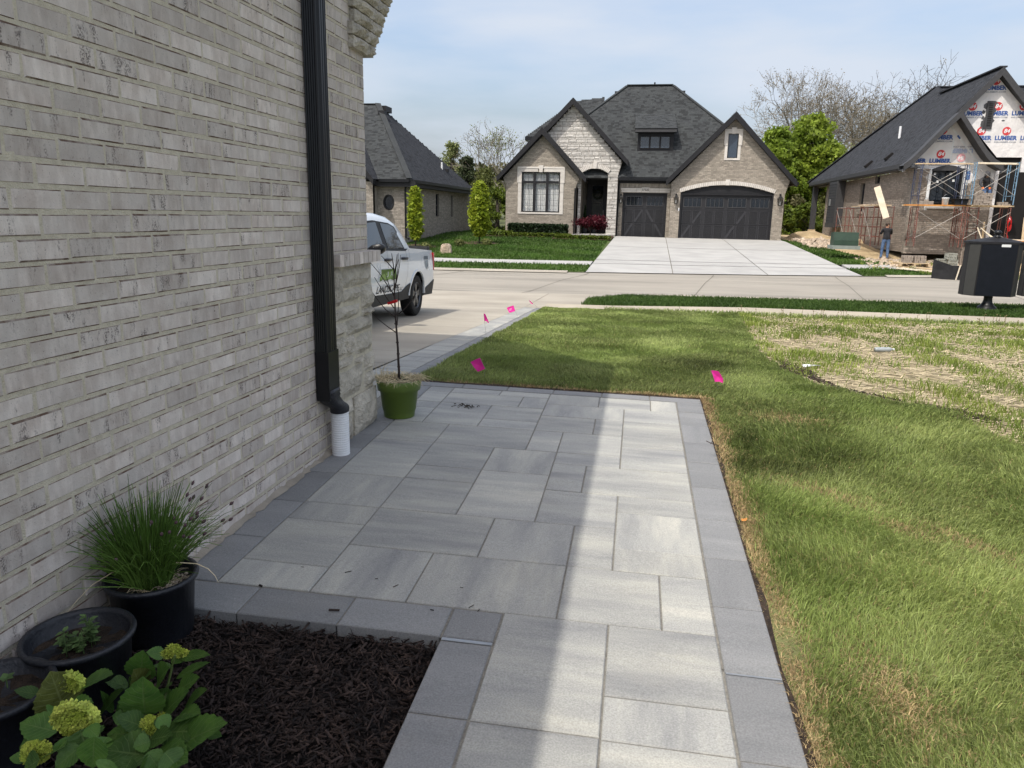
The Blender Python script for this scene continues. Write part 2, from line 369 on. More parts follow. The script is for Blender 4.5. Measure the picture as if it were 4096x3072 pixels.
def raw_mesh(name, V, F, mats, parent=None, kind=None, tone=None, uv=None, smooth=False, off=None):
    # fast path: V (n,3) array, F (m,k) array
    me = bpy.data.meshes.new(name); V = np.asarray(V, dtype=np.float32)
    if off is not None: V = V - np.asarray(off, dtype=np.float32)
    elif parent: V = V - np.asarray(base_of(parent), dtype=np.float32)
    F = np.asarray(F, dtype=np.int32); m, k = F.shape
    me.vertices.add(len(V)); me.vertices.foreach_set('co', V.ravel()); me.loops.add(m * k); me.loops.foreach_set('vertex_index', F.ravel())
    me.polygons.add(m); me.polygons.foreach_set('loop_start', np.arange(m, dtype=np.int32) * k)
    if smooth: me.polygons.foreach_set('use_smooth', np.ones(m, dtype=bool))
    for q in (mats if isinstance(mats, (list, tuple)) else [mats]): me.materials.append(MATS[q])
    me.update(calc_edges=True); me.validate()
    if tone is not None: me.attributes.new('tone', 'FLOAT', 'FACE').data.foreach_set('value', np.asarray(tone, dtype=np.float32))
    if uv is not None:
        l = me.uv_layers.new(name='UVMap'); l.data.foreach_set('uv', np.asarray(uv, dtype=np.float32)[F.ravel()].ravel())
    return link(name, me, parent, kind)
def leaf_cloud(name, C_, size, mat, parent=None, kind=None, updir=.3, aspect=1.6, tone_sd=.5, seed=1, shape=None):
    # one small kinked leaf per centre
    g = np.random.default_rng(seed); C_ = np.asarray(C_, dtype=np.float64); n = len(C_)
    nrm = g.normal(size=(n, 3)); nrm[:, 2] += updir * 2; nrm /= np.linalg.norm(nrm, axis=1)[:, None]
    a = g.normal(size=(n, 3)); a -= nrm * (a * nrm).sum(1)[:, None]; a /= np.linalg.norm(a, axis=1)[:, None]; b = np.cross(nrm, a)
    s = size * (.6 + .8 * g.random(n))[:, None]
    P0 = C_ - a * s * aspect * .5; P1 = C_ + b * s * .5 + nrm * s * .12; P2 = C_ + a * s * aspect * .5 - nrm * s * .15; P3 = C_ - b * s * .5 + nrm * s * .12
    V = np.stack([P0, P1, P2, P3], 1).reshape(-1, 3); F = np.arange(4 * n).reshape(n, 4)
    t = g.normal(size=n) * tone_sd
    return raw_mesh(name, V, F, mat, parent, kind, np.clip(t, -1, 1))
def text_mesh(txt, size, italic=0., bold=0.):
    cu = bpy.data.curves.new('text', 'FONT'); cu.body = txt; cu.size = size; cu.align_x = 'CENTER'; cu.align_y = 'CENTER'; cu.shear = italic; cu.offset = bold; cu.resolution_u = 3
    o = bpy.data.objects.new('text', cu); COL.objects.link(o); dg = bpy.context.evaluated_depsgraph_get(); dg.update()
    me = bpy.data.meshes.new_from_object(o.evaluated_get(dg)); bpy.data.objects.remove(o)
    V = [tuple(v.co) for v in me.vertices]; F = [tuple(p.vertices) for p in me.polygons]; bpy.data.meshes.remove(me); bpy.data.curves.remove(cu)
    return V, F
def put_text(mb, fr, txt, u, v, size, d, tw=1., italic=0., bold=0., flip=False, mat=0, width=None):
    V, F = text_mesh(txt, size, italic, bold)
    if width:
        w = max(p[0] for p in V) - min(p[0] for p in V); tw = width / w
    k = -1 if flip else 1
    mb.add([fr(u + k * p[0] * tw, v + k * p[1], d) for p in V], F, 0., mat)

# ------------------------------------------------------------------ ground heights
def lerp(a, b, t): return a + (b - a) * t
def near_curb(x): return 20.7 + .115 * x
def far_curb(x):
    x = max(-18, min(16, x)); return 28.8 + .205 * x + .0074 * x * x
def zpat(x, y): return -.01187 * x + .02415 * y
def zg(x, y):
    xc = max(-3., min(9., x)); z0 = zpat(xc, 6.6)
    if y <= 6.6: return zpat(xc, max(y, -4))
    nc, fc = near_curb(x), far_curb(x)
    K = [(6.6, z0), (16.6, -.32), (18.35, -.355), (nc, -.41), (nc + .5, -.44), ((nc + fc) / 2, -.38), (fc - .5, -.44), (fc, -.41), (fc + 2.4, -.27), (44.6, .47), (60, .5), (120, .9), (400, 3.)]
    for (a, za), (b, zb) in zip(K, K[1:]):
        if y <= b: return lerp(za, zb, (y - a) / max(1e-6, b - a))
    return K[-1][1]
EX, EY = (1., .0238), (-.0168, 1.)
def pat(a, b, dz=0.):
    x = a + EY[0] * b; y = b + EX[1] * a; return Vector((x, y, zpat(x, y) + dz))
def sheet(name, x0, x1, ylo, yhi, nx, ny, mats, dz, kind='structure', thick=0.):
    # grid between two y-curves following the ground
    V = []; F = []
    for i in range(nx + 1):
        x = lerp(x0, x1, i / nx); a, b = ylo(x), yhi(x)
        for j in range(ny + 1):
            y = lerp(a, b, j / ny); V.append((x, y, zg(x, y) + dz))
    F = [(i * (ny + 1) + j, (i + 1) * (ny + 1) + j, (i + 1) * (ny + 1) + j + 1, i * (ny + 1) + j + 1) for i in range(nx) for j in range(ny)]
    return raw_mesh(name, V, F, mats, None, kind)

# =================================================================== SETTING
def interp(x, pts):
    if x <= pts[0][0]: return pts[0][1]
    for (a, fa), (b, fb) in zip(pts, pts[1:]):
        if x <= b: return lerp(fa, fb, (x - a) / (b - a))
    return pts[-1][1]
M('thatch', (.19, .20, .075), (.13, .14, .055), 6, .98, .5, 40)
M('far_thatch', (.075, .105, .03), (.055, .08, .022), 2, .98, .5, 30)
M('straw_soil', (.26, .215, .125), (.14, .115, .065), 2.6, .98, .8, 30, p=(.38, .6), detail=8)
M('field', (.10, .115, .045), (.07, .075, .03), .2, .98)
xs = np.array(list(np.arange(-30, 30.1, 1.5)) + list(np.arange(36, 160, 14))); xs = np.concatenate([-xs[xs > 31][::-1], xs])
ys = np.array(list(np.arange(-6, 62, 1.)) + list(np.arange(66, 420, 22)))
V = [(x, y, zg(x, y) - (.16 if y < 62 else .02)) for x in xs for y in ys]; ny = len(ys)
raw_mesh('ground', V, [(i * ny + j, (i + 1) * ny + j, (i + 1) * ny + j + 1, i * ny + j + 1) for i in range(len(xs) - 1) for j in range(ny - 1)], 'field', None, 'structure')
def SW_N(x): return interp(x, [(-8, 15.6), (-2.2, 16.15), (0, 16.5), (2, 16.65), (14, 16.75)])
def SW_F(x): return interp(x, [(-8, 16.9), (-.8, 17.45), (2.3, 18.3), (14, 18.4)])
sheet('street', -40, 40, near_curb, far_curb, 80, 14, 'street_concrete', 0.)
sheet('lawn_soil', -2.13, .56, lambda x: 6.6 + .0238 * x, SW_N, 6, 24, 'thatch', -.01)
sheet('side_lawn_soil', .50, 14, lambda x: -1.5, SW_N, 26, 30, 'thatch', -.012)
STR_X = [(1.5, 8.6), (1.7, 7.9), (1.8, 7.6), (2.2, 7.1), (2.5, 6.9), (2.8, 5.84), (3.4, 4.2), (4.4, 2.6), (6, 1), (14, -1.5)]
sheet('straw_ground', 1.52, 14, lambda x: interp(x, STR_X), lambda x: SW_N(x) - .25, 30, 26, 'straw_soil', .002)
sheet('verge_soil', -1.5, 40, SW_F, near_curb, 40, 4, 'far_thatch', -.01)
M('sidewalk_concrete', (.435, .385, .30), (.36, .315, .245), .6, .9, .2, 140, .05, st=(1.5, 1, 1), detail=8)
# pavement slabs, each a part
def slab_row(name, x0, x1, step, lo, hi, mat, dz, thick=.1, gap=.012, skew=0.):
    t = thing(name, *LBL[name]) if name in LBL else None
    if t is None:
        t = bpy.data.objects.new(name, None); COL.objects.link(t); t['kind'] = 'structure'; BASES[t.name] = Vector((0, 0, 0))
    x = x0
    while x < x1 - .01:
        a, b = x + gap / 2, min(x1, x + step) - gap / 2; mb = MB()
        P = [(a, lo(a) + gap), (b, lo(b) + gap), (b, hi(b) - gap), (a, hi(a) - gap)]
        vs = [(px, py, zg(px, py) + dz) for px, py in P]; vs += [(px, py, z - thick) for px, py, z in vs]
        mb.add(vs, [(0, 1, 2, 3), (0, 4, 5, 1), (1, 5, 6, 2), (2, 6, 7, 3), (3, 7, 4, 0)], RND.uniform(-1, 1)); mb.build('slab', mat, t); x += step
    return t
LBL = {}
slab_row('sidewalk', -2.3, 40, 1.52, SW_N, SW_F, 'sidewalk_concrete', .012)
# own driveway: cast concrete slabs left of the paver strip, running down to the street
dw = bpy.data.objects.new('driveway', None); COL.objects.link(dw); dw['kind'] = 'structure'; BASES[dw.name] = Vector((0, 0, 0))
for cx0, cx1 in ((-2.66, -5.6), (-5.6, -8.6), (-8.6, -12)):
    yy = [5.6, 7.4, 8.35, 11.4, 14.4, 17.0]
    for a, b in zip(yy, yy[1:] + [20.4]):
        mb = MB(); P = [(cx0 - .006, a + .006), (cx1 + .006, a + .006), (cx1 + .006, b - .006), (cx0 - .006, b - .006)]
        if b > 20: P[2] = (P[2][0], near_curb(P[2][0])); P[3] = (P[3][0] , near_curb(P[3][0]))
        n = 5; 
        for k in range(n):
            q = [(px, lerp(P[i][1], P[3 - i if i < 2 else i][1], 0)) for i, (px, _) in enumerate(P)]
            ya0, ya1 = lerp(P[0][1], P[3][1], k / n), lerp(P[0][1], P[3][1], (k + 1) / n); yb0, yb1 = lerp(P[1][1], P[2][1], k / n), lerp(P[1][1], P[2][1], (k + 1) / n)
            mb.add([(P[0][0], ya0, zg(P[0][0], ya0) + .002), (P[1][0], yb0, zg(P[1][0], yb0) + .002), (P[1][0], yb1, zg(P[1][0], yb1) + .002), (P[0][0], ya1, zg(P[0][0], ya1) + .002)], [(3, 2, 1, 0)], RND.uniform(-.3, .3))
        mb.build('slab', 'concrete', dw)
mb = MB()
mb.add([(-2.65, 16.3, zg(-2.65, 16.3) + .003), (-2.12, 16.15, zg(-2.1, 16.15) + .003), (-1.55, 17.2, zg(-1.5, 17.2) + .003), (-.9, near_curb(-.9), zg(-.9, 20.5) + .003), (-2.65, near_curb(-2.65), zg(-2.6, 20.4) + .003)], [(0, 1, 2, 3, 4)]); mb.build('apron', 'concrete', dw)
# dark joints under the slabs
mb = MB()
for i in range(24):
    a, b = 5.5 + i * .65, 5.5 + (i + 1) * .65
    mb.add([(-12, a, zg(-12, a) - .012), (-2, a, zg(-2, a) - .012), (-2, b, zg(-2, b) - .012), (-12, b, zg(-12, b) - .012)], [(0, 1, 2, 3)])
mb.build('joint_bed', 'joint', dw)
# street joints (saw cuts) and gutters
st_ = bpy.data.objects['street']
mb = MB()
for k in range(-5, 8):
    x = k * 4.6 + 1.2; n = 8
    for i in range(n):
        t0, t1 = i / n, (i + 1) / n; y0 = lerp(near_curb(x), far_curb(x + .9), t0); y1 = lerp(near_curb(x), far_curb(x + .9), t1); xa, xb = x + 1.2 * t0, x + 1.2 * t1
        mb.add([(xa - .016, y0, zg(xa, y0) + .005), (xa + .016, y0, zg(xa, y0) + .005), (xb + .016, y1, zg(xb, y1) + .005), (xb - .016, y1, zg(xb, y1) + .005)], [(0, 1, 2, 3)])
for off in (.12, .5, .88):
    for i in range(48):
        xa, xb = -24 + i, -23 + i; ya, yb = lerp(near_curb(xa), far_curb(xa), off), lerp(near_curb(xb), far_curb(xb), off)
        mb.add([(xa, ya - .012, zg(xa, ya) + .005), (xb, yb - .012, zg(xb, yb) + .005), (xb, yb + .012, zg(xb, yb) + .005), (xa, ya + .012, zg(xa, ya) + .005)], [(0, 1, 2, 3)])
mb.build('joint', 'joint', st_)
# low rolled kerbs either side of the street
for nm, fn, sg in (('near', near_curb, -1), ('far', far_curb, 1)):
    mb = MB()
    for i in range(60):
        xa, xb = -30 + i, -29 + i
        if nm == 'far' and xb > -2.6 and xa < 8.6: continue
        if nm == 'near' and xb < .5: continue
        for (o0, z0), (o1, z1) in (((-.32, .0), (-.05, .035)), ((-.05, .035), (.12, .05)), ((.12, .05), (.16, .02))):
            q = [(xa, fn(xa) + sg * o0, zg(xa, fn(xa)) + z0 + .012), (xb, fn(xb) + sg * o0, zg(xb, fn(xb)) + z0 + .012), (xb, fn(xb) + sg * o1, zg(xb, fn(xb)) + z1 + .012), (xa, fn(xa) + sg * o1, zg(xa, fn(xa)) + z1 + .012)]
            mb.add(q, [(0, 1, 2, 3)])
    mb.build('kerb', 'concrete', st_)

# ------------------------------------------------------------------- patio of pavers
patio = bpy.data.objects.new('patio', None); COL.objects.link(patio); patio['kind'] = 'structure'; BASES[patio.name] = Vector((0, 0, 0))
AI = [-1.775 + .2178 * i for i in range(11)]
BJ = [2.83, 3.056, 3.297, 3.526, 3.755, 3.98, 4.22, 4.455, 4.68, 4.90, 5.13, 5.352, 5.555, 5.75, 5.937, 6.095, 6.262, 6.42]
SL = [(0,0,2,1),(4,0,7,2),(2,0,4,2),(7,0,9,2),(9,0,10,2),(0,1,2,3),(2,2,5,4),(5,2,7,4),(7,2,8,4),(8,2,10,3),(8,3,10,5),(8,5,10,6),(0,3,2,4),(0,4,2,6),(0,6,2,9),(0,9,2,11),(2,9,5,11),(5,9,6,11),(6,9,8,11),
 (2,7,4,9),(2,6,4,7),(2,4,4,6),(4,7,6,9),(4,4,6,7),(6,8,8,9),(6,6,7,8),(7,6,10,8),(6,4,8,6),(8,8,10,10),(8,10,10,13),(8,13,10,15),(5,11,7,13),(7,11,8,13),(5,13,8,15),(5,15,7,17),(7,15,9,17),(9,15,10,17),(4,14,5,16),(1,14,4,16),
 (3,16,5,17),(1,16,3,17),(3,12,5,14),(3,11,5,12),(1,11,3,14),(0,11,1,13),(0,13,1,14),(0,14,1,16),(0,16,1,17)]
def paver(a0, b0, a1, b1, mat, parent=patio, P=pat, gap=.0035, thick=.06, bev=.004):
    mb = MB(); dz = RND.uniform(-.0012, .0012); g = gap
    c = [(a0 + g, b0 + g), (a1 - g, b0 + g), (a1 - g, b1 - g), (a0 + g, b1 - g)]; e = [(a0 + g + bev, b0 + g + bev), (a1 - g - bev, b0 + g + bev), (a1 - g - bev, b1 - g - bev), (a0 + g + bev, b1 - g - bev)]
    j = lambda: RND.uniform(-.0012, .0012)
    vs = [P(a + j(), b + j(), dz) for a, b in e] + [P(a, b, dz - .004) for a, b in c] + [P(a, b, dz - thick) for a, b in c]
    fs = [(0, 1, 2, 3)] + [(4 + i, 4 + (i + 1) % 4, (i + 1) % 4, i) for i in range(4)] + [(8 + i, 8 + (i + 1) % 4, 4 + (i + 1) % 4, 4 + i) for i in range(4)]
    mb.add(vs, fs); return mb.build('paver', mat, parent)
for i0, j0, i1, j1 in SL: paver(AI[i0], BJ[j0], AI[i1], BJ[j1], 'paver_light')
aw = AI[6] - .004; A8 = AI[8]; AE = AI[10]
for q in ((aw, 2.152, A8, 2.83), (A8, 2.37, AE, 2.83), (A8, 2.145, AE, 2.37), (aw, 1.48, A8, 2.152), (A8, 1.69, AE, 2.145), (A8, 1.24, AE, 1.69), (aw, .8, A8, 1.48), (A8, .5, AE, 1.24), (aw, .1, AE, .5), (aw, .5, A8, .8)): paver(*q, 'paver_light')
bj = [.9, 1.32, 1.70, 2.134, 2.583, 2.592, 3.064, 3.524, 3.987, 4.464, 4.911, 5.340, 5.754, 6.129, 6.432]
for b0, b1 in zip(bj, bj[1:]):
    if b1 - b0 > .05: paver(AE + .003, b0, .622, b1, 'paver_dark')
for b0, b1 in ((2.612, 2.826), (2.157, 2.585), (1.70, 2.157), (1.27, 1.70), (.8, 1.27), (.3, .8)): paver(-.687, b0, aw - .003, b1, 'paver_dark')
for a0, a1 in ((-2.0, -1.561), (-1.561, -1.124), (-1.124, -.69)): paver(a0, 2.607, a1, 2.826, 'paver_dark')
lb = [2.83, 3.285, 3.74, 4.2, 4.684, 4.98, 5.282, 5.7, 6.1, 6.432]
for b0, b1 in zip(lb, lb[1:]): paver(-1.995, b0, AI[0] - .002, b1, 'paver_dark')
fa = [-2.36, -1.92, -1.497, -1.085, -.669, -.239, .179, .622]
for a0, a1 in zip(fa, fa[1:]): paver(a0, 6.435, a1, 6.572, 'paver_dark')
# fitted white strip where two border pavers were cut
for a0, a1, b in ((-.687, aw, 2.586), (AE + .004, .622, 2.583)):
    mb = MB(); mb.fbox(lambda u, v, d: pat(u, v, d), a0 + .006, a1 - .006, b + (.004 if a0 < 0 else 0.), b + (.022 if a0 < 0 else .009), -.05, -.001); mb.build('joint_strip', 'label_white' if 0 else 'galv', patio)
mb = MB()
for k in range(14):
    b0, b1 = -.5 + k * .51, -.5 + (k + 1) * .51
    a0 = -2.3 if b0 > 2.6 else (-.685 if b1 < 2.62 else -1.99); b0c = b0
    if b0 < 2.6 < b1: b0c = 2.61
    if b0 < 2.6: mb.add([pat(-.685, b0, -.007), pat(.62, b0, -.007), pat(.62, min(b1, 2.62), -.007), pat(-.685, min(b1, 2.62), -.007)], [(0, 1, 2, 3)])
    if b1 > 2.61: mb.add([pat(-2.3, b0c, -.007), pat(.62, b0c, -.007), pat(.62, b1, -.007), pat(-2.3, b1, -.007)], [(0, 1, 2, 3)])
mb.build('sand_bed', 'sand_joint', patio)
# paver strip running beside the driveway towards the sidewalk
strip = bpy.data.objects.new('driveway_strip', None); COL.objects.link(strip); strip['kind'] = 'structure'; BASES[strip.name] = Vector((0, 0, 0))
def gP(x, y, dz): return Vector((x - .012 * (y - 6.6), y, zg(x, y) + dz))
y = 6.62; k = 0
while y < 16.1:
    L = (.42, .21, .42, .30)[k % 4]
    paver(-2.64, y, -2.27, y + L, 'paver_light', strip, gP); y += L; k += 1
y = 6.62
while y < 16.0: paver(-2.265, y, -2.10, y + .4, 'paver_dark', strip, gP); y += .4
for x0 in np.arange(-3.9, -2.0, .42):   # landing between wall corner and driveway
    for y0 in (5.40, 5.75, 6.10):
        if x0 + .42 < -2.0: paver(x0, y0, x0 + .42, y0 + .35, 'paver_light', strip, gP)
mb = MB()
for i in range(12):
    a, b = 5.35 + i * .95, 5.35 + (i + 1) * .95
    mb.add([gP(-2.66, a, -.008), gP(-2.09, a, -.008), gP(-2.09, b, -.008), gP(-2.66, b, -.008)], [(0, 1, 2, 3)])
mb.build('sand_bed', 'sand_joint', strip)

# ------------------------------------------------------------------- planting bed with bark mulch
mb = MB(); n = 10
mb.add([(x, y, zpat(x, y) - .06 + .012 * math.sin(9 * x + 7 * y)) for x in np.linspace(-2.06, -.66, n) for y in np.linspace(-1, 2.66, n)], [(i * n + j, (i + 1) * n + j, (i + 1) * n + j + 1, i * n + j + 1) for i in range(n - 1) for j in range(n - 1)])
mb.build('mulch_bed', 'mulch_soil', None, 'structure')
def chips(name, N, xr, yr, zf, mat, L, Wd, seed, ok=lambda x, y: True, tilt=.35, thick=.35, parent=None):
    g = np.random.default_rng(seed); x = g.uniform(*xr, N); y = g.uniform(*yr, N); m = np.array([ok(a, b) for a, b in zip(x, y)]); x, y = x[m], y[m]; n = len(x)
    z = np.array([zf(a, b) for a, b in zip(x, y)]); an = g.uniform(0, 2 * np.pi, n); ti = g.normal(0, tilt, n)
    l = L * np.exp(g.normal(0, .45, n)); w = Wd * np.exp(g.normal(0, .35, n)); t = w * thick
    d = np.stack([np.cos(an) * np.cos(ti), np.sin(an) * np.cos(ti), np.sin(ti)], 1); s = np.stack([-np.sin(an), np.cos(an), g.normal(0, .3, n)], 1); u = np.cross(d, s); c = np.stack([x, y, z], 1)
    Vv = []
    for a, b, e, k in ((-1, -1, -1, .55), (1, -1, -1, .5), (1, 1, -1, .6), (-1, 1, -1, .8), (-1, -1, 1, .6), (1, -1, 1, .4), (1, 1, 1, .5), (-1, 1, 1, .7)):
        Vv.append(c + d * (l * a / 2)[:, None] + s * (w * b * k / 2)[:, None] + u * (t * e / 2)[:, None])
    Vv = np.stack(Vv, 1).reshape(-1, 3); q = np.array([(4, 5, 6, 7), (0, 1, 5, 4), (1, 2, 6, 5), (2, 3, 7, 6), (3, 0, 4, 7)]); Fm = (np.arange(n)[:, None, None] * 8 + q).reshape(-1, 4)
    tn = np.repeat(np.clip(g.normal(0, .55, n), -1, 1), 5)
    return raw_mesh(name, Vv, Fm, mat, parent, 'stuff', tn)
chips('bark_mulch', 15000, (-2.04, -.68), (.9, 2.62), lambda x, y: zpat(x, y) - .05 + RND.uniform(0, .028), 'mulch', .030, .0075, 3, lambda x, y: x + .0168 * y < -.705 and y - .0238 * x < 2.60)
chips('stray_mulch', 9, (-1.7, -.6), (2.63, 3.0), lambda x, y: zpat(x, y) + .004, 'mulch', .022, .006, 4, tilt=.05)
tag(bpy.data.objects['bark_mulch'], 'dark brown shredded bark mulch filling the bed beside the pavers', 'mulch')
tag(bpy.data.objects['stray_mulch'], 'few stray bark flakes lying on the dark edging pavers', 'bark flakes')

# ------------------------------------------------------------------- grass
def blades(name, XY, Z, h, w, mat, seed, lean=.45, label=None, tone_sd=.45, tone=None, dirx=None):
    g = np.random.default_rng(seed); n = len(XY); an = g.uniform(0, 2 * np.pi, n); hh = h * (.55 + .75 * g.random(n)) if np.isscalar(h) else h * (.6 + .7 * g.random(n))
    ld = g.uniform(0, 2 * np.pi, n) if dirx is None else g.normal(dirx, 1.0, n); lm = np.abs(g.normal(lean, .22, n)) * hh
    B = np.stack([XY[:, 0], XY[:, 1], Z], 1); sd = np.stack([np.cos(an), np.sin(an), np.zeros(n)], 1) * (w * (.7 + .6 * g.random(n)) / 2)[:, None]
    l1 = np.stack([np.cos(ld) * lm * .35, np.sin(ld) * lm * .35, hh * .62], 1); l2 = np.stack([np.cos(ld) * lm, np.sin(ld) * lm, hh * np.maximum(.35, 1 - .35 * lm / hh)], 1)
    Vv = np.stack([B - sd, B + sd, B + l1 + sd * .75, B + l1 - sd * .75, B + l2], 1).reshape(-1, 3)
    k = np.arange(n)[:, None] * 5; Fm = np.concatenate([k + np.array([[0, 1, 2]]), k + np.array([[0, 2, 3]]), k + np.array([[3, 2, 4]])], 1).reshape(-1, 3)
    t = g.normal(0, tone_sd, n) if tone is None else tone + g.normal(0, tone_sd * .6, n)
    o = raw_mesh(name, Vv, Fm, mat, None, 'stuff', np.repeat(np.clip(t, -1.2, 1.2), 3))
    if label: tag(o, *label)
    return o
def vnoise(X, Y, s, seed=0):
    g = np.random.default_rng(seed); T = g.random((64, 64)); x = X * s + 31.7; y = Y * s + 17.3; xi = np.floor(x).astype(int); yi = np.floor(y).astype(int); fx = x - xi; fy = y - yi; fx = fx * fx * (3 - 2 * fx); fy = fy * fy * (3 - 2 * fy)
    q = lambda a, b: T[a % 64, b % 64]
    return (q(xi, yi) * (1 - fx) + q(xi + 1, yi) * fx) * (1 - fy) + (q(xi, yi + 1) * (1 - fx) + q(xi + 1, yi + 1) * fx) * fy
ZG = np.vectorize(zg)
def scatter(N, xr, yr, ok, seed, dens=None):
    g = np.random.default_rng(seed); X = g.uniform(*xr, N); Y = g.uniform(*yr, N); m = ok(X, Y)
    if dens is not None: m &= g.random(N) < dens(X, Y)
    return np.stack([X[m], Y[m]], 1)
XB = np.array(STR_X)
def sod_y(X): return np.interp(X, XB[:, 0], XB[:, 1])
XB_L = np.vectorize(lambda y: interp(y, [(-2, 14), (1, 6), (2.6, 4.4), (4.2, 3.4), (5.84, 2.8), (6.9, 2.5), (7.1, 2.2), (7.6, 1.8), (8.6, 1.55), (10.3, 1.52), (16, 1.9)]))
VIEW = lambda X, Y: (X < .80 * Y + .6)      # what the wide shot and a step to the side can see
def sodok(X, Y):
    A = X + .0168 * Y; Bb = Y - .0238 * X
    onpat = (A < .628) & (Bb < 6.60); left = X < -2.1 - .012 * (Y - 6.6)
    return ~onpat & ~left & (X < XB_L(Y) + .12 * (vnoise(X, Y, 3.) - .5)) & (Y < np.interp(X, [-2.2, 0, 2, 14], [16.12, 16.45, 16.6, 16.7])) & VIEW(X, Y)
dd = lambda X, Y: np.clip((3.2 / np.hypot(X, Y)) ** 1.25, .08, 1)
P1 = np.concatenate([scatter(300000, (.5, 5.2), (.9, 4.6), sodok, 21), scatter(340000, (-2.2, 4.2), (4.6, 9.2), sodok, 22), scatter(185000, (-2.3, 2.4), (9.2, 16.7), sodok, 28)])
D1 = np.hypot(P1[:, 0], P1[:, 1]); und = .03 * (vnoise(P1[:, 0], P1[:, 1], 1.6, 5) - .5) + .02 * (vnoise(P1[:, 0], P1[:, 1], 4.5, 6) - .5)
edge = np.minimum(np.maximum(P1[:, 0] + .0168 * P1[:, 1] - .63, 6.585 - (P1[:, 1] - .0238 * P1[:, 0])) * 0 + 9, 9)
ea = np.where(P1[:, 1] - .0238 * P1[:, 0] < 6.6, P1[:, 0] + .0168 * P1[:, 1] - .63, 9); eb = np.where(P1[:, 0] < .63, P1[:, 1] - .0238 * P1[:, 0] - 6.585, 9); edge = np.minimum(np.abs(ea), np.abs(eb))
g_ = np.random.default_rng(77)
patch = np.zeros(len(P1))
for (cx, cy, rx, ry, an) in ((1.12, 4.55, .34, .10, -.55), (1.45, 4.1, .2, .07, -.7), (1.75, 3.95, .35, .07, -1.0), (.95, 2.6, .14, .3, .2), (1.15, 6.15, .3, .14, 0), (2.05, 3.0, .1, .35, .4)):
    ux = (P1[:, 0] - cx) * math.cos(an) + (P1[:, 1] - cy) * math.sin(an); uy = -(P1[:, 0] - cx) * math.sin(an) + (P1[:, 1] - cy) * math.cos(an); patch = np.maximum(patch, np.exp(-(ux / rx) ** 2 - (uy / ry) ** 2))
ew = .07 + .10 * vnoise(P1[:, 0], P1[:, 1], 5, 3)
dry = (g_.random(len(P1)) < np.clip(1.25 - edge / ew, 0, .93)) | (g_.random(len(P1)) < patch * .75) | (g_.random(len(P1)) < .05)
tn = (vnoise(P1[:, 0], P1[:, 1], 1.1, 8) - .5) * .9 + (vnoise(P1[:, 0], P1[:, 1], 3.3, 9) - .5) * .5
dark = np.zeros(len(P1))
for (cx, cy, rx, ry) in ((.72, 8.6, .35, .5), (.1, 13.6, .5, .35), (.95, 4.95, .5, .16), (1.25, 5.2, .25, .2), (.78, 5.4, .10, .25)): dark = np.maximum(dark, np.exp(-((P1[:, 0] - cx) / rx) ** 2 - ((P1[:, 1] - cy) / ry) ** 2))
Z1 = ZG(P1[:, 0], P1[:, 1]) - .012 + und; W1 = np.maximum(.0036, D1 * .00095)
m = ~dry; H1 = np.where(edge < .10, .045, .064) * (1 + .25 * dark)
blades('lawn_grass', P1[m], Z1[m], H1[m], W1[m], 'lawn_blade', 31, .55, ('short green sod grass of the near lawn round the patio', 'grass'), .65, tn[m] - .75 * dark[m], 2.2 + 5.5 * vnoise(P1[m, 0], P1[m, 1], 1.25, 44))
m = dry; blades('dry_grass', P1[m], Z1[m], H1[m] * .75, W1[m], 'dry_blade', 32, .95, ('tan dead grass fringe along the paver edge and sod seams', 'dry grass'), .5)
mb = MB()
for i in range(26):
    b0, b1 = .2 + i * .245, .2 + (i + 1) * .245; w0 = .012 + .012 * math.sin(i * 1.7); w1 = .012 + .012 * math.sin((i + 1) * 1.7); mb.add([pat(.618, b0, -.004), pat(.625 + w0, b0, .004), pat(.625 + w1, b1, .004), pat(.618, b1, -.004)], [(0, 1, 2, 3)])
for i in range(12):
    a0, a1 = -2.1 + i * .23, -2.1 + (i + 1) * .23; w0 = .03 + .02 * math.sin(i * 2.1); w1 = .03 + .02 * math.sin((i + 1) * 2.1); mb.add([pat(a0, 6.57, -.004), pat(a1, 6.57, -.004), pat(a1, 6.576 + w1, .005), pat(a0, 6.576 + w0, .005)], [(0, 1, 2, 3)])
mb.build('soil_gap', 'soil', None, 'structure')
# weeds and straw on the unsodded lot
strok = lambda X, Y: (X > XB_L(Y) + .02) & (X > 1.5) & (Y > -1) & (Y < 16.5) & VIEW(X, Y)
def weed_d(X, Y): return np.clip((vnoise(X, Y, 1.1, 12) * .6 + vnoise(X, Y, 3.1, 13) * .4 - .44) * 5 + .30 + np.clip((Y - 12.2) / 2.2, 0, 1) * .8 + np.clip(1 - (X - XB_L(Y)) / .3, 0, 1) * .5 + np.clip((6.6 - Y) / 2.5, 0, .5) , .05, 1)
P2 = scatter(620000, (1.5, 13), (1, 16.6), strok, 23, lambda X, Y: dd(X, Y) * weed_d(X, Y)); D2 = np.hypot(P2[:, 0], P2[:, 1]); hv = .035 + .11 * vnoise(P2[:, 0], P2[:, 1], 2.2, 14) ** 2
blades('weed_grass', P2, ZG(P2[:, 0], P2[:, 1]), hv, np.maximum(.005, D2 * .0010), 'weed_blade', 33, .7, ('coarse weedy grass growing through straw on the unsodded lot', 'weeds'), .5, (vnoise(P2[:, 0], P2[:, 1], .9, 15) - .5) * .8)
P3 = scatter(130000, (1.5, 12), (3, 16.5), strok, 24, lambda X, Y: dd(X, Y) * 1.5)
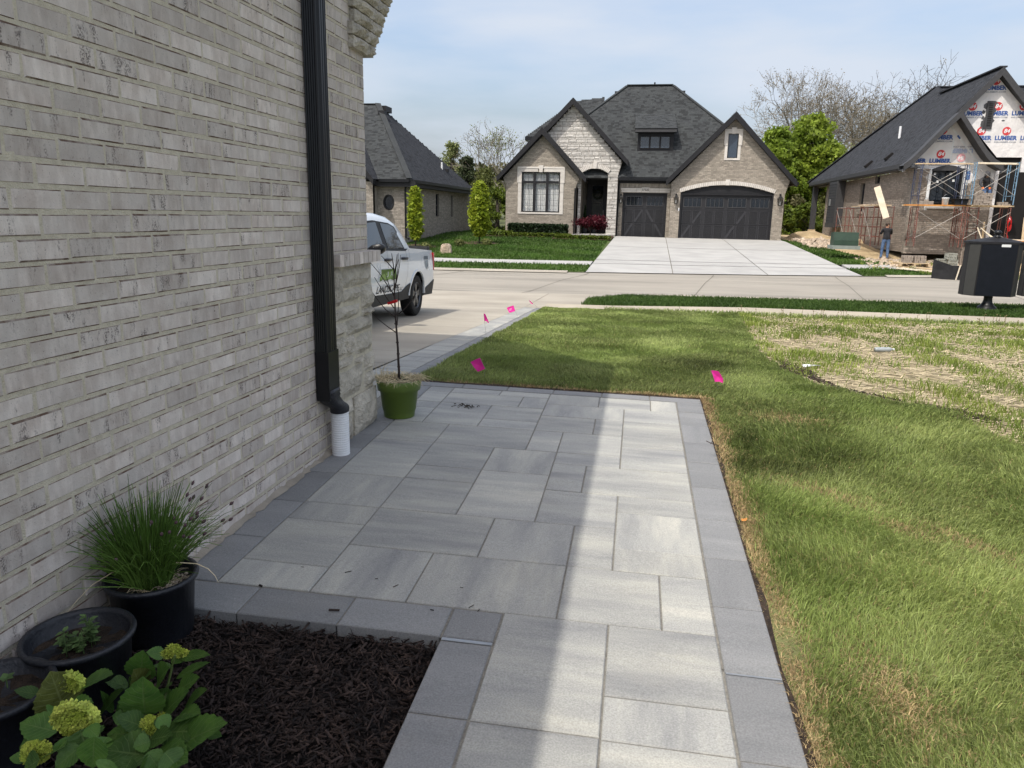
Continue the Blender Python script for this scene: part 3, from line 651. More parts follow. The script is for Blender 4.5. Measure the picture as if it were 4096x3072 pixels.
g_ = np.random.default_rng(5); n = len(P3); an = g_.normal(0, .5, n); L = .05 + .1 * g_.random(n); wd = np.maximum(.005, np.hypot(P3[:, 0], P3[:, 1]) * .0010); zc = ZG(P3[:, 0], P3[:, 1]) + .006 + .014 * g_.random(n)
d = np.stack([np.cos(an), np.sin(an), g_.normal(0, .08, n)], 1) * (L / 2)[:, None]; s = np.stack([-np.sin(an), np.cos(an), np.zeros(n)], 1) * (wd / 2)[:, None]; c = np.stack([P3[:, 0], P3[:, 1], zc], 1)
o = raw_mesh('loose_straw', np.stack([c - d - s, c + d - s, c + d + s, c - d + s], 1).reshape(-1, 3), np.arange(4 * n).reshape(n, 4), 'straw', None, 'stuff', np.clip(g_.normal(0, .5, n), -1, 1)); tag(o, 'loose pale straw scattered over the bare lot', 'straw')
# bare dark soil along the sod edge
chips('bare_soil', 12000, (1.45, 3.0), (6.5, 9.4), lambda x, y: zg(x, y) + .012, 'soil', .028, .018, 8, lambda x, y: abs(x - float(XB_L(y)) - .12) < .05 + .13 * max(0, math.sin(y * 3.1)) ** 2, thick=.6)
tag(bpy.data.objects['bare_soil'], 'strip of dark bare soil between the sod and the straw', 'soil')
# verge between sidewalk and street
vok = lambda X, Y: (X > -1.5 + .3 * (vnoise(X, Y, .8, 2) - .5)) & (Y > np.interp(X, [-1.6, -.8, 2.3, 14], [17.3, 17.5, 18.36, 18.46])) & (Y < 20.6 + .115 * X - np.clip(.9 - (X + 1.5), 0, 1) * 1.6) & VIEW(X, Y)
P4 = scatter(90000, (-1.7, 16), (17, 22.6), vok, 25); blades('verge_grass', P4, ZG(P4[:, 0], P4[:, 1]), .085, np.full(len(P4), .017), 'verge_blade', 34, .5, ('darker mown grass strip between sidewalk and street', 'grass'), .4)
P4 = scatter(14000, (-.9, 9), (15.9, 16.9), lambda X, Y: np.abs(Y - np.interp(X, [-2.2, 0, 2, 14], [16.1, 16.45, 16.6, 16.7])) < .14, 26); blades('edge_grass', P4, ZG(P4[:, 0], P4[:, 1]), .10, np.full(len(P4), .013), 'lawn_blade', 35, .6, ('ragged grass edge overhanging the near sidewalk', 'grass'), .5)
# ------------------------------------------------------------------- across the street
FS_N = lambda x: far_curb(x) + 2.35
FS_F = lambda x: far_curb(x) + 3.65
sheet('far_verge_soil', -26, -2.4, lambda x: far_curb(x) + .15, FS_N, 24, 3, 'far_thatch', .0)
sheet('far_lawn_soil', -26, -2.1, FS_F, lambda x: 50, 24, 20, 'far_thatch', .0)
sheet('right_verge_soil', 8.2, 11.2, lambda x: far_curb(x) + .15, FS_N, 8, 3, 'far_thatch', .0)
sheet('right_lawn_soil', 7.25, 10.6, FS_F, lambda x: 46, 8, 16, 'far_thatch', .0)
slab_row('far_sidewalk', -26, -2.35, 1.52, FS_N, FS_F, 'concrete_white', .012)
slab_row('right_sidewalk', 8.15, 10.45, 1.15, FS_N, FS_F, 'concrete_white', .012)
SAND_X = [(7.4, 45.5), (8.4, 42.6), (9.1, 40.5), (9.9, 37.3), (10.4, 34.2), (10.9, 32.2), (11.1, 31.6), (12, 31.8)]
sheet('dirt_lot', 7.4, 60, lambda x: max(interp(x, SAND_X), far_curb(x) + .3) + .25 * math.sin(7 * x), lambda x: 70, 60, 40, 'sand', .02)
# the neighbours' white driveway, slab by slab
fd = bpy.data.objects.new('far_driveway', None); COL.objects.link(fd); fd['kind'] = 'structure'; BASES[fd.name] = Vector((0, 0, 0))
def drx(t, k):      # k across 0..1, t from kerb 0 to house 1
    return lerp(lerp(-2.35, 8.1, k), lerp(-2.05, 7.25, k), t)
rowsT = [0., .16, .24, .60, 1.0]
for t0, t1 in zip(rowsT, rowsT[1:]):
    for k0, k1 in ((0, .31), (.31, .65), (.65, 1)):
        mb = MB(); n = 5
        def gp(k, t):
            x = drx(t, k)
            if t == 0: x += (-.5 if k == 0 else .6 if k == 1 else 0)
            y = lerp(far_curb(x) - .05, 45.25 if k > .29 else 45.8, t); return Vector((x, y, zg(x, y) + .03))
        for i in range(n):
            ta, tb = lerp(t0, t1, i / n), lerp(t0, t1, (i + 1) / n); e = .0028
            if i == 0: ta += e
            if i == n - 1: tb -= e
            mb.add([gp(k0, ta) + Vector((.015, 0, 0)), gp(k1, ta) - Vector((.015, 0, 0)), gp(k1, tb) - Vector((.015, 0, 0)), gp(k0, tb) + Vector((.015, 0, 0))], [(0, 1, 2, 3)], RND.uniform(-.2, .2) if i == 0 else 0)
        mb.build('slab', 'concrete_white', fd)
mb = MB()
for i in range(20):
    a, b = i / 20, (i + 1) / 20; P = lambda k, t: Vector((drx(t, k), lerp(far_curb(drx(t, k)), 45.2, t), zg(drx(t, k), lerp(far_curb(drx(t, k)), 45.2, t)) + .012))
    mb.add([P(0, a), P(1, a), P(1, b), P(0, b)], [(0, 1, 2, 3)])
mb.build('joint_bed', 'joint', fd)
FCv = np.vectorize(far_curb)
def far_ok(X, Y):
    f = FCv(X); dl = lambda t: 0
    L = (X < -2.3) & (((Y > f + .2) & (Y < f + 2.3)) | ((Y > f + 3.7) & (Y < 43.0 - .25 * np.sin(X) - np.where(X < -9, -9, 0))))
    Rr = (X > 8.15 - .06 * (Y - 30)) & (X < 11.1) & (((Y > f + .2) & (Y < f + 2.3)) | ((Y > f + 3.7) & (Y < np.interp(X, [q[0] for q in SAND_X], [q[1] for q in SAND_X]) + .1)))
    return L | Rr
P5 = scatter(190000, (-17, 11.5), (25, 52), far_ok, 27, lambda X, Y: np.clip(34 / Y, 0, 1) ** 2); stripe = np.sign(np.sin((P5[:, 1] * .8 + P5[:, 0] * .35) * 2.6)) * .35
blades('far_grass', P5, ZG(P5[:, 0], P5[:, 1]), .10, np.full(len(P5), .030), 'far_blade', 36, .5, ('mown and striped green lawn across the street', 'grass'), .3, stripe + (vnoise(P5[:, 0], P5[:, 1], .5, 6) - .5) * .9)

# =================================================================== OWN HOUSE (left)
FPX = 2993.487
def at(px, py, y):      # the point at depth y that the photograph shows at a pixel
    d = Vector(RT) * ((px - 2048) / FPX) + Vector(DN) * ((py - 1536) / FPX) + Vector(FW); return Vector((0, 0, 1.72)) + d * (y / d.y)
def px_of(p):
    q = Vector(p) - Vector((0, 0, 1.72)); z = q.dot(Vector(FW)); return (2048 + FPX * q.dot(Vector(RT)) / z, 1536 + FPX * q.dot(Vector(DN)) / z) if z > .05 else (-9e9, 0)
XW = -2.04; YC = 5.30; CH = .0845; BL_ = .2318; ZC0 = 1.44
house = thing('brick_house', 'grey brick house side with whitewashed bricks, limestone corner base and black downspout', 'house', (XW, YC, .14))
mb = MB(); mb.box((-8.0427, -1.36, 1.9), (12.0, 13.3, 4.4)); mb.build('wall_core', 'mortar', house)
RF = [(-1.60, 4.07), (-1.60, 3.93), (-2.2, 3.93), (-2.2, 4.10), (-11.6, 4.10), (-11.6, 3.95), (-12.4, 3.95), (-12.4, 4.07), (-9.06, 8.27), (-4.94, 8.27)]
mb = MB(); mb.prism(frame((0, -9, 0), (1, 0, 0), (0, 0, 1), (0, 1, 0)), RF, 0, 14.73); mb.build('roof', 'black_trim', house)
def brick_mesh(L, H, D, seed, edge=.006):
    r = random.Random(seed); j = lambda s=.0016: r.uniform(-s, s); mb = MB(); l, h = L / 2, H / 2
    P = [(-D, -l, -h), (-D, l, -h), (-D, l, h), (-D, -l, h)]
    q = [(-.0045, -l + j(), -h + j(.0028)), (-.0045, l + j(), -h + j(.0028)), (-.0045, l + j(), h + j(.0028)), (-.0045, -l + j(), h + j(.0028))]
    e = edge; f = [(j(.0015), -l + e + j(), -h + e + j()), (j(.0015), l - e + j(), -h + e + j()), (j(.0015), l - e + j(), h - e + j()), (j(.0015), -l + e + j(), h - e + j())]
    mb.add(P + q + f, [(8, 9, 10, 11)], 0, 0)
    k = len(mb.f); vs = mb.v[-12:]; mb.v = vs
    for i in range(4):
        mb.f.append([4 + i, 4 + (i + 1) % 4, 8 + (i + 1) % 4, 8 + i]); mb.t.append(0); mb.m.append(1 if i in (0, 2) else 0); mb.f.append([i, (i + 1) % 4, 4 + (i + 1) % 4, 4 + i]); mb.t.append(0); mb.m.append(1)
    return mb
VAR = []
for s_ in range(7):
    o = brick_mesh(BL_ - .0095, CH - .0115, .05, s_).build('brick', ['wall_brick', 'brick_edge'], house, world=False); VAR.append(o.data); bpy.data.objects.remove(o)
full = []; mbs = MB()
poly = [(-1.0, .06), (YC, .06), (YC, 3.93), (-1.0, 3.93)]; hole = [(4.575, .0), (YC + .1, .0), (YC + .1, ZC0), (4.575, ZC0)]
v0 = ZC0 - 17 * CH
def em(a, b, z0, z1, r):
    c = ((a + b) / 2, (z0 + z1) / 2)
    if b - a > BL_ - .02:
        s = 1.; full.append((c, r))
    else: stuffb.append((c, b - a))
stuffb = []
fill_rows([(p[0] - 2.27 + .116, p[1]) for p in poly], [[(p[0] - 2.27 + .116, p[1]) for p in hole]], CH, BL_, .0095, em, .5, v0)
def vis_size(c):
    u, v = px_of((XW, c[0] + 2.154, c[1]))
    if not (-60 < u < 4150 and -60 < v < 3130) or c[0] + 2.154 < .5: return 0
    a = px_of((XW, c[0] + 2.154 - .11, c[1])); b = px_of((XW, c[0] + 2.154 + .11, c[1])); return abs(b[0] - a[0])
full.sort(key=lambda t: -vis_size(t[0])); parts_, rest = full[:284], full[284:]
HB = Vector((XW, YC, .14))
for c, r in parts_:
    o = bpy.data.objects.new('brick', RND.choice(VAR)); COL.objects.link(o); o.parent = house; o.location = Vector((XW + RND.uniform(-.0015, .0015), c[0] + 2.154, c[1])) - HB
    o.rotation_euler = (RND.uniform(-.004, .004), 0, RND.uniform(-.004, .004))
for c, L in [(c, BL_ - .0095) for c, r in rest] + stuffb:
    b = brick_mesh(L, CH - .0115, .05, RND.randint(0, 9999)); t = RND.uniform(-1, 1); k = len(mbs.v)
    mbs.v += [(XW + x, c[0] + 2.154 + y, c[1] + z) for x, y, z in b.v]; mbs.f += [[i + k for i in f] for f in b.f]; mbs.t += [t] * len(b.f); mbs.m += b.m
mbs.build('brickwork', ['wall_brick', 'brick_edge'], house, 'stuff')
# header ends on the street-facing return
mb = MB(); fr = frame((XW + .0, YC, 0), (-1, 0, 0), (0, 0, 1), (0, 1, 0))
fill_rows([(0, 1.44), (3, 1.44), (3, 3.9), (0, 3.9)], [], CH, BL_, .0095, lambda a, b, z0, z1, r: mb.fbox(fr, a, b, z0, z1, -.05, .004, RND.uniform(-1, 1)), .5, ZC0)
mb.build('return_brickwork', 'wall_brick', house, 'stuff')
# rough-cut stones at the base of the corner
def rough_stone(y0, y1, z0, z1, x=XW + .03, dep=.10, wrap=False, seed=0, bulge=.028, nx=6):
    r = random.Random(seed); mb = MB(); ny, nz_ = nx, max(3, int(nx * (z1 - z0) / (y1 - y0) + .5)); nz_ = min(nz_, 7); V = []
    for i in range(ny + 1):
        for k in range(nz_ + 1):
            u, w = i / ny, k / nz_; e = min(u, 1 - u, w, 1 - w); edge = e < 1e-6
            b = 0 if edge else bulge * (.5 + r.random() * .9) * min(1, e * 4.5)
            V.append((x + b - (.008 if edge else 0), lerp(y0, y1, u) + (r.uniform(-.005, .005)), lerp(z0, z1, w) + r.uniform(-.004, .004)))
    F = [(i * (nz_ + 1) + k, (i + 1) * (nz_ + 1) + k, (i + 1) * (nz_ + 1) + k + 1, i * (nz_ + 1) + k + 1) for i in range(ny) for k in range(nz_)]
    n0 = len(V); ring = [i * (nz_ + 1) for i in range(ny + 1)] + [ny * (nz_ + 1) + k for k in range(1, nz_ + 1)] + [i * (nz_ + 1) + nz_ for i in range(ny - 1, -1, -1)] + [k for k in range(nz_ - 1, 0, -1)]
    for i in ring: V.append((x - dep, V[i][1], V[i][2]))
    m = len(ring)
    F += [(ring[(i + 1) % m], ring[i], n0 + i, n0 + (i + 1) % m) for i in range(m)]
    mb.add(V, F); return mb
ST = [(4.585, 4.73, 1.09, 1.352), (4.74, 5.30, 1.205, 1.352), (4.74, 5.08, 1.10, 1.195), (5.09, 5.30, 1.03, 1.195), (4.585, 5.08, .985, 1.085), (4.585, 4.80, .895, .975), (4.81, 5.30, .87, 1.02 if 0 else .975), (5.09, 5.30, .98, 1.022),
      (4.585, 4.78, .74, .885), (4.79, 4.92, .74, .865), (4.93, 5.30, .70, .862), (4.585, 4.92, .655, .732), (4.585, 5.10, .43, .645), (5.11, 5.30, .56, .692), (5.11, 5.30, .43, .55), (4.93, 5.10, .652, .692),
      (4.585, 4.87, .315, .42), (4.585, 4.86, .135, .305), (4.88, 5.32, .135, .42)]
for i, q in enumerate(ST): rough_stone(q[0], q[1], q[2], q[3], XW + .022 + (.02 if q[1] > 5.31 else 0) + RND.uniform(-.004, .006), seed=i).build('stone', 'lime_stone', house)
mb = MB(); mb.box((XW - .08, 4.935, .74), (.196, .72, 1.24)); mb.build('stone_backing', 'mortar', house)
for k in range(9):
    y0 = 4.585 + k * .084; mb = MB(); mb.box((XW + .02, y0 + .038, 1.398), (.13, .073, .078), Matrix.Rotation(RND.uniform(-.03, .03), 3, 'X')); mb.build('sill_brick', 'wall_brick', house)
for i, (z, ya, yb) in enumerate(((2.765, 5.03, 5.40), (2.85, 5.02, 5.47), (2.935, 5.06, 5.555), (3.02, 5.05, 5.63), (3.105, 5.06, 5.71), (3.19, 5.06, 5.79))):
    cuts = [ya, lerp(ya, yb, .62 if i % 2 else .7), yb]
    for a, b in zip(cuts, cuts[1:]): rough_stone(a + .003, b - .003, z + .004, z + .08, XW + .045, .42, seed=40 + i, bulge=.022, nx=5).build('corbel_stone', 'lime_stone', house)
# smeared mortar along the foot of the wall
mb = MB(); r = random.Random(3); n = 60
for i in range(n):
    y0, y1 = lerp(2.6, 5.3, i / n), lerp(2.6, 5.3, (i + 1) / n)
    if i == 0: wa, ha = .05, .03
    wb, hb = r.uniform(.012, .045), r.uniform(.010, .03); z0, z1 = zpat(XW, y0), zpat(XW, y1)
    mb.add([(XW - .01, y0, z0 + ha), (XW + wa, y0, z0 + .002), (XW + wb, y1, z1 + .002), (XW - .01, y1, z1 + hb)], [(0, 1, 2, 3)]); wa, ha = wb, hb
mb.build('mortar_smear', 'foundation', house)

# ------------------------------------------------------------------- downspout
dsp = thing('downspout', 'black ribbed downspout running down the brick wall into a white drain pipe', 'downspout', (-1.98, 4.5, .13))
mb = MB(); x0, x1, y0, y1 = -2.032, -1.950, 4.335, 4.487
z0, z1 = .60, 4.2; prof = []
for u in np.linspace(0, 1, 19): prof.append((x1 - (.006 if int(u * 18) % 2 else 0), lerp(y0 + .012, y1 - .012, u)))
side = [(lerp(x0, x1 - .012, u), y0 + (.005 if int(u * 10) % 2 else 0)) for u in np.linspace(0, 1, 11)]
ring = side + [(x1 - .003, y0 + .003)] + prof + [(x1 - .003, y1 - .003), (x1 - .012, y1), (x0, y1)]
mb.prism(lambda u, v, d: Vector((u, v, d)), ring, z0, z1); mb.build('pipe', 'black_metal', dsp)
mb = MB(); mb.prism(lambda u, v, d: Vector((u, v, d)), [(x0 - .002, y0 - .004), (x1 + .005, y0 - .004), (x1 + .005, y1 + .004), (x0 - .002, y1 + .004)], .53, .845); mb.build('lower_sleeve', 'black_metal', dsp)
pc = at(1.0 * (1200 + 282 / 1.7467), 900 + 1420 / 1.7467, 4.50); pcx, pcy = pc.x, 4.50
mb = MB(); A_ = []
lv = [(.595, 0, .095, .085, 0), (.575, 0, .102, .09, 0), (.567, 0, .094, .084, 0), (.553, 0, .102, .09, 0), (.54, 0, .094, .084, 0), (.50, .35, .088, .08, .3), (.47, .8, .082, .078, .8), (.452, 1, .075, .075, 1), (.425, 1, .075, .075, 1), (.42, 1, .066, .066, 1)]
n = 20
for z, t, hx, hy, rd in lv:
    cx, cy = lerp((x0 + x1) / 2, pcx, t), lerp((y0 + y1) / 2, pcy, t)
    for j in range(n):
        a = 2 * math.pi * j / n; ca, sa = math.cos(a), math.sin(a); k = 1 / max(abs(ca), abs(sa)); q = lerp(min(k, 1.3) * .78, 1., rd); A_.append((cx + hx * .8 * ca * q, cy + hy * sa * q, z))
mb.add(A_, [(i * n + (j + 1) % n, i * n + j, (i + 1) * n + j, (i + 1) * n + (j + 1) % n) for i in range(len(lv) - 1) for j in range(n)] + [tuple(range(n)), tuple((len(lv) - 1) * n + j for j in range(n))[::-1]]); mb.build('adapter', 'black_plastic', dsp, smooth=True)
prof = []; z = .13
while z < .43: prof += [(.0585, z), (.0585, z + .007), (.0553, z + .009), (.0553, z + .014)]; z += .0155
prof.append((.0555, .44)); mb = MB(); mb.lathe((pcx, pcy, 0), prof, 28); mb.build('drain_pipe', 'white_plastic', dsp)

# ------------------------------------------------------------------- pots
def pot(root, c, r1, r0, h, rim, mat, soil, soil_d=.05, rimr=.014, band=None):
    mb = MB(); t = .006
    if band: prof = [(r0 * .98, 0), (r0, .004), (lerp(r0, r1, .18), h * .18), (lerp(r0, r1, .18) + .004, h * .185), (lerp(r0, r1, band), h * band), (r1 + .006, h * band + .004), (r1 + .014, h - .004), (r1 + .012, h), (r1, h), (r1 - .006, h - .03), (r1 - .03, h - soil_d)]
    else: prof = [(r0 * .96, 0), (r0, .008), (r1, h - rim), (r1 + rimr, h - rim + .002), (r1 + rimr + .003, h - rim * .4), (r1 + rimr, h), (r1 + rimr - .012, h + .001), (r1 - t, h - .012), (r1 - .012, h - soil_d)]
    mb.lathe(c, prof, 40); mb.build('pot', mat, root, smooth=True)
    mb = MB(); n = 28; ri = r1 - .010; V = [(c[0], c[1], c[2] + h - soil_d + .006)]
    for k in (.35, .7, 1.0):
        for j in range(n): a = 2 * math.pi * j / n; V.append((c[0] + ri * k * math.cos(a), c[1] + ri * k * math.sin(a), c[2] + h - soil_d + RND.uniform(-.006, .01)))
    mb.add(V, [(0, 1 + j, 1 + (j + 1) % n) for j in range(n)] + [(1 + q * n + j, 1 + (q + 1) * n + j, 1 + (q + 1) * n + (j + 1) % n, 1 + q * n + (j + 1) % n) for q in range(2) for j in range(n)]); mb.build('soil', soil, root)
def hair(name, parent, pts_list, r, mat, n=4, kind=None):
    mb = MB()
    for pts in pts_list:
        k = len(pts); mb.tube(pts, [r * (1 - .75 * i / (k - 1)) for i in range(k)], n, RND.uniform(-1, 1), cap=False)
    return mb.build(name, mat, parent, kind)
def arcpts(b, az, h, out, droop, k=6):
    return [Vector((b[0] + math.cos(az) * out * (t ** 1.3), b[1] + math.sin(az) * out * (t ** 1.3), b[2] + h * (t - droop * t ** 3))) for t in [i / (k - 1) for i in range(k)]]
# green pot with leafless sapling
gc = (-1.862, 5.43, zpat(-1.86, 5.43) + .001)
gp_ = thing('potted_sapling', 'leafless sapling with red tape in a green plastic pot by the stone corner', 'potted tree', gc)
pot(gp_, gc, .160, .118, .295, .05, 'green_plastic', 'soil', .012, band=.72)
g = random.Random(5); L_ = []
for i in range(340):
    a = g.uniform(0, 6.28); rr = .168 * math.sqrt(g.random()); b = Vector((gc[0] + rr * math.cos(a), gc[1] + rr * math.sin(a), gc[2] + .288 + g.uniform(0, .016))); az = a + g.uniform(-1.6, 1.6); l = g.uniform(.04, .13)
    L_.append([b, b + Vector((math.cos(az) * l * .5, math.sin(az) * l * .5, g.uniform(.0, .03))), b + Vector((math.cos(az) * l, math.sin(az) * l, g.uniform(-.03, .02)))])
for i in range(16):
    a = g.uniform(2.6, 4.4); b = Vector((gc[0] + .15 * math.cos(a), gc[1] + .13 * math.sin(a), gc[2] + .29)); L_.append([b, b + Vector((g.uniform(-.03, .03), 0, .05)), b + Vector((g.uniform(-.06, .06), 0, g.uniform(.08, .15)))])
hair('straw_mulch', gp_, L_, .0022, 'straw', 3, 'stuff')
q4 = lambda x, y: at(1200 + x / 1.7467, 900 + y / 1.7467, gc[1])
TR = [[(690, 1085), (692, 1020), (688, 960), (684, 860), (676, 760), (668, 650), (662, 520), (658, 400), (655, 300), (648, 250), (640, 198)]]
BR = [[(672, 752), (610, 708), (545, 658), (492, 605), (462, 563)], [(664, 645), (600, 592), (560, 545), (505, 470), (462, 410)], [(658, 582), (600, 500), (560, 430), (520, 365)], [(660, 490), (610, 420), (565, 350), (515, 290), (472, 240)],
      [(655, 312), (612, 262), (568, 215)], [(660, 500), (625, 430), (597, 340)], [(662, 330), (672, 262), (679, 205)], [(664, 440), (686, 340), (697, 270), (702, 210)], [(660, 340), (684, 250), (686, 195)], [(690, 622), (740, 578), (790, 512), (808, 478)], [(678, 700), (686, 600), (690, 480), (684, 420)], [(666, 420), (680, 330), (690, 240)]]
mb = MB()
for t in TR: mb.tube([q4(*p) for p in t], [.0105, .010, .0095, .0088, .008, .0072, .006, .005, .0042, .0034, .0022], 8)
for (x, y) in ((686, 900), (680, 820), (670, 690), (690, 990)): mb.lathe(q4(x, y) - Vector((0, 0, .008)), [(.0, 0), (.0125, .004), (.0125, .012), (0, .016)], 8)
mb.build('trunk', 'sapling_bark', gp_, smooth=True)
for bi, t in enumerate(BR):
    mb = MB(); dy = (-.06, .05, -.03, .07, -.04, .04, -.02, .03, .05, -.05, .02, .03)[bi]; k = len(t)
    mb.tube([at(1200 + p[0] / 1.7467, 900 + p[1] / 1.7467, gc[1] + dy * i / (k - 1)) for i, p in enumerate(t)], [lerp(.0046, .0020, i / (k - 1)) for i in range(k)], 6); mb.build('branch', 'sapling_bark', gp_, smooth=True)
mb = MB(); mb.bar(q4(615, 548) + Vector((0, -.012, 0)), q4(682, 530) + Vector((0, -.012, 0)), .004, .019); mb.bar(q4(655, 535) + Vector((0, -.014, 0)), q4(683, 528) + Vector((0, -.014, 0)), .022, .022); mb.build('tape', 'red_tape', gp_)
# chives
cc = (-1.868, 2.425, .028)
cp = thing('potted_chives', 'grassy clump of budding chives in a black nursery pot against the wall', 'potted plant', cc)
pot(cp, cc, .158, .138, .275, .022, 'black_plastic', 'soil', .045)
g = random.Random(8); L_ = []; tips = []
for i in range(620):
    a = g.uniform(0, 6.28); rr = .075 * math.sqrt(g.random()); b = (cc[0] - .012 + rr * math.cos(a) * 1.1, cc[1] + rr * math.sin(a) * .9, cc[2] + .225)
    az = a + g.gauss(0, .45); k = g.random(); h = g.uniform(.24, .43); out = g.uniform(.02, .20) * (.4 + rr / .075)
    if i % 7 == 0: az = g.gauss(3.3, .35); out = g.uniform(.2, .42); h = g.uniform(.12, .30)
    if i % 19 == 0: az = g.gauss(0, .6); out = g.uniform(.15, .33)
    L_.append(arcpts(b, az, h, out, g.uniform(.05, .5) if out > .14 else g.uniform(0, .15))); tips.append((L_[-1], out))
hair('leaves', cp, L_, .0030, 'chive', 4)
L_ = []; 
for i in range(46):
    a = g.uniform(0, 6.28); b = (cc[0] + .07 * math.cos(a), cc[1] + .07 * math.sin(a), cc[2] + .235); L_.append(arcpts(b, a + g.gauss(0, .8), g.uniform(.0, .05), g.uniform(.02, .09), .8, 4))
L_.append([at(100 + x / 2.2125, 1850 + y / 2.2125, 2.40) for x, y in ((1340, 885), (1520, 895), (1620, 940), (1680, 1000), (1712, 1060))]); L_.append([at(100 + x / 2.2125, 1850 + y / 2.2125, lerp(2.40, 2.1, i / 4)) for i, (x, y) in enumerate(((880, 915), (760, 980), (600, 1080), (470, 1210), (330, 1380)))])
hair('dry_leaves', cp, L_, .0022, 'straw', 4)
st_l = []; mbb = MB()
for i in range(26):
    a = g.gauss(.25, .8); b = (cc[0] + .05 * math.cos(a), cc[1] + .05 * math.sin(a), cc[2] + .225); p = arcpts(b, a, g.uniform(.22, .37), g.uniform(.05, .27), .08); st_l.append(p); t = p[-1]; d = (p[-1] - p[-2]).normalized(); mbb = MB(); mbb.tube([t - d * .004, t + d * .004, t + d * .010, t + d * .018], [.0024, .0062, .0058, .0008], 7); mbb.build('flower_bud', 'bud_purple', cp, smooth=True)
hair('flower_stems', cp, st_l, .0021, 'chive', 4)
mb = MB(); g = random.Random(2)
for i in range(46): mb.lathe((cc[0] + .085 + g.uniform(-.035, .045), cc[1] + .02 + g.uniform(-.06, .07), cc[2] + .23 + g.uniform(0, .012)), [(0, -.006), (.008, 0), (.005, .006), (0, .008)], 6, g.uniform(-1, 1))
mb.build('sand_crumbs', 'pebble', cp)
# mint
mc = (-1.842, 2.0, .022)
mp_ = thing('potted_mint', 'low sprig of mint in a wide black nursery pot between two other pots', 'potted plant', mc)
pot(mp_, mc, .162, .140, .275, .022, 'black_plastic', 'soil', .065)
def leaf_mesh(L, Wd, seed=0, fold=.18, curl=.25, serr=.04, nl=9, base=.0):
    r = random.Random(seed); V = []; UV = []
    for i in range(nl + 1):
        t = i / nl; w = Wd / 2 * (math.sin(math.pi * t ** .82) ** .85) * (1 - .10 * t)
        if i == nl: w = 0.0005
        se = serr * Wd * (1 if i % 2 else -.3) if 0 < i < nl else 0
        for k, s in ((-1, -1.), (-.5, -.55), (0, 0), (.5, .55), (1, 1.)):
            ww = (w + (se if abs(k) == 1 else 0)) * s; V.append((ww, L * t, fold * abs(ww) - curl * L * t * t * .5 + (.012 * Wd * math.sin(t * 22) if abs(k) == .5 else 0))); UV.append((.5 + k / 2, t))
    F = [(i * 5 + k, i * 5 + k + 1, (i + 1) * 5 + k + 1, (i + 1) * 5 + k) for i in range(nl) for k in range(4)]
    return np.array(V), np.array(F), np.array(UV)
def place_leaf(V, base, dirv, up):
    d = Vector(dirv).normalized(); u = Vector(up); s = d.cross(u).normalized(); n = s.cross(d)
    return [Vector(base) + s * float(p[0]) + d * float(p[1]) + n * float(p[2]) for p in V]
g = random.Random(14); V0, F0, U0 = leaf_mesh(1, .72, 1, serr=.03, nl=5); mb = MB()
for sidx in range(15):
    a = g.uniform(0, 6.28); rr = .06 * math.sqrt(g.random()); bx, by = mc[0] - .01 + rr * math.cos(a) * .8, mc[1] + rr * math.sin(a) * 1.2; h = g.uniform(.02, .115); topz = mc[2] + .215
    for lv_ in range(int(2 + h / .03)):
        z = topz + h * (lv_ + 1) / (2 + h / .03)
        for q in range(2 if lv_ else 3):
            az = g.uniform(0, 6.28); L = g.uniform(.018, .032); Pn = place_leaf(V0 * L, (bx, by, z), (math.cos(az), math.sin(az), g.uniform(-.1, .5)), (0, 0, 1)); mb.add(Pn, F0.tolist(), g.uniform(-1, 1))
    mb.tube([(bx, by, topz - .01), (bx, by, topz + h)], .0018, 5)
mb.build('leaves', 'mint', mp_)
pc3 = (-1.878, 1.695, .02)
sp_ = thing('potted_seedling', 'black nursery pot of bare soil with one tiny seedling at the left edge', 'potted plant', pc3)
pot(sp_, pc3, .150, .128, .27, .022, 'black_plastic', 'soil', .055)
mb = MB(); sdl = at(25, 2715, 1.66)
for q in range(5): Pn = place_leaf(V0 * .026, sdl, (math.cos(q * 1.3), math.sin(q * 1.3), .4), (0, 0, 1)); mb.add(Pn, F0.tolist(), RND.uniform(-.5, .5))
mb.tube([sdl, sdl - Vector((0, 0, .03))], .002, 5); mb.build('seedling', 'mint', sp_)

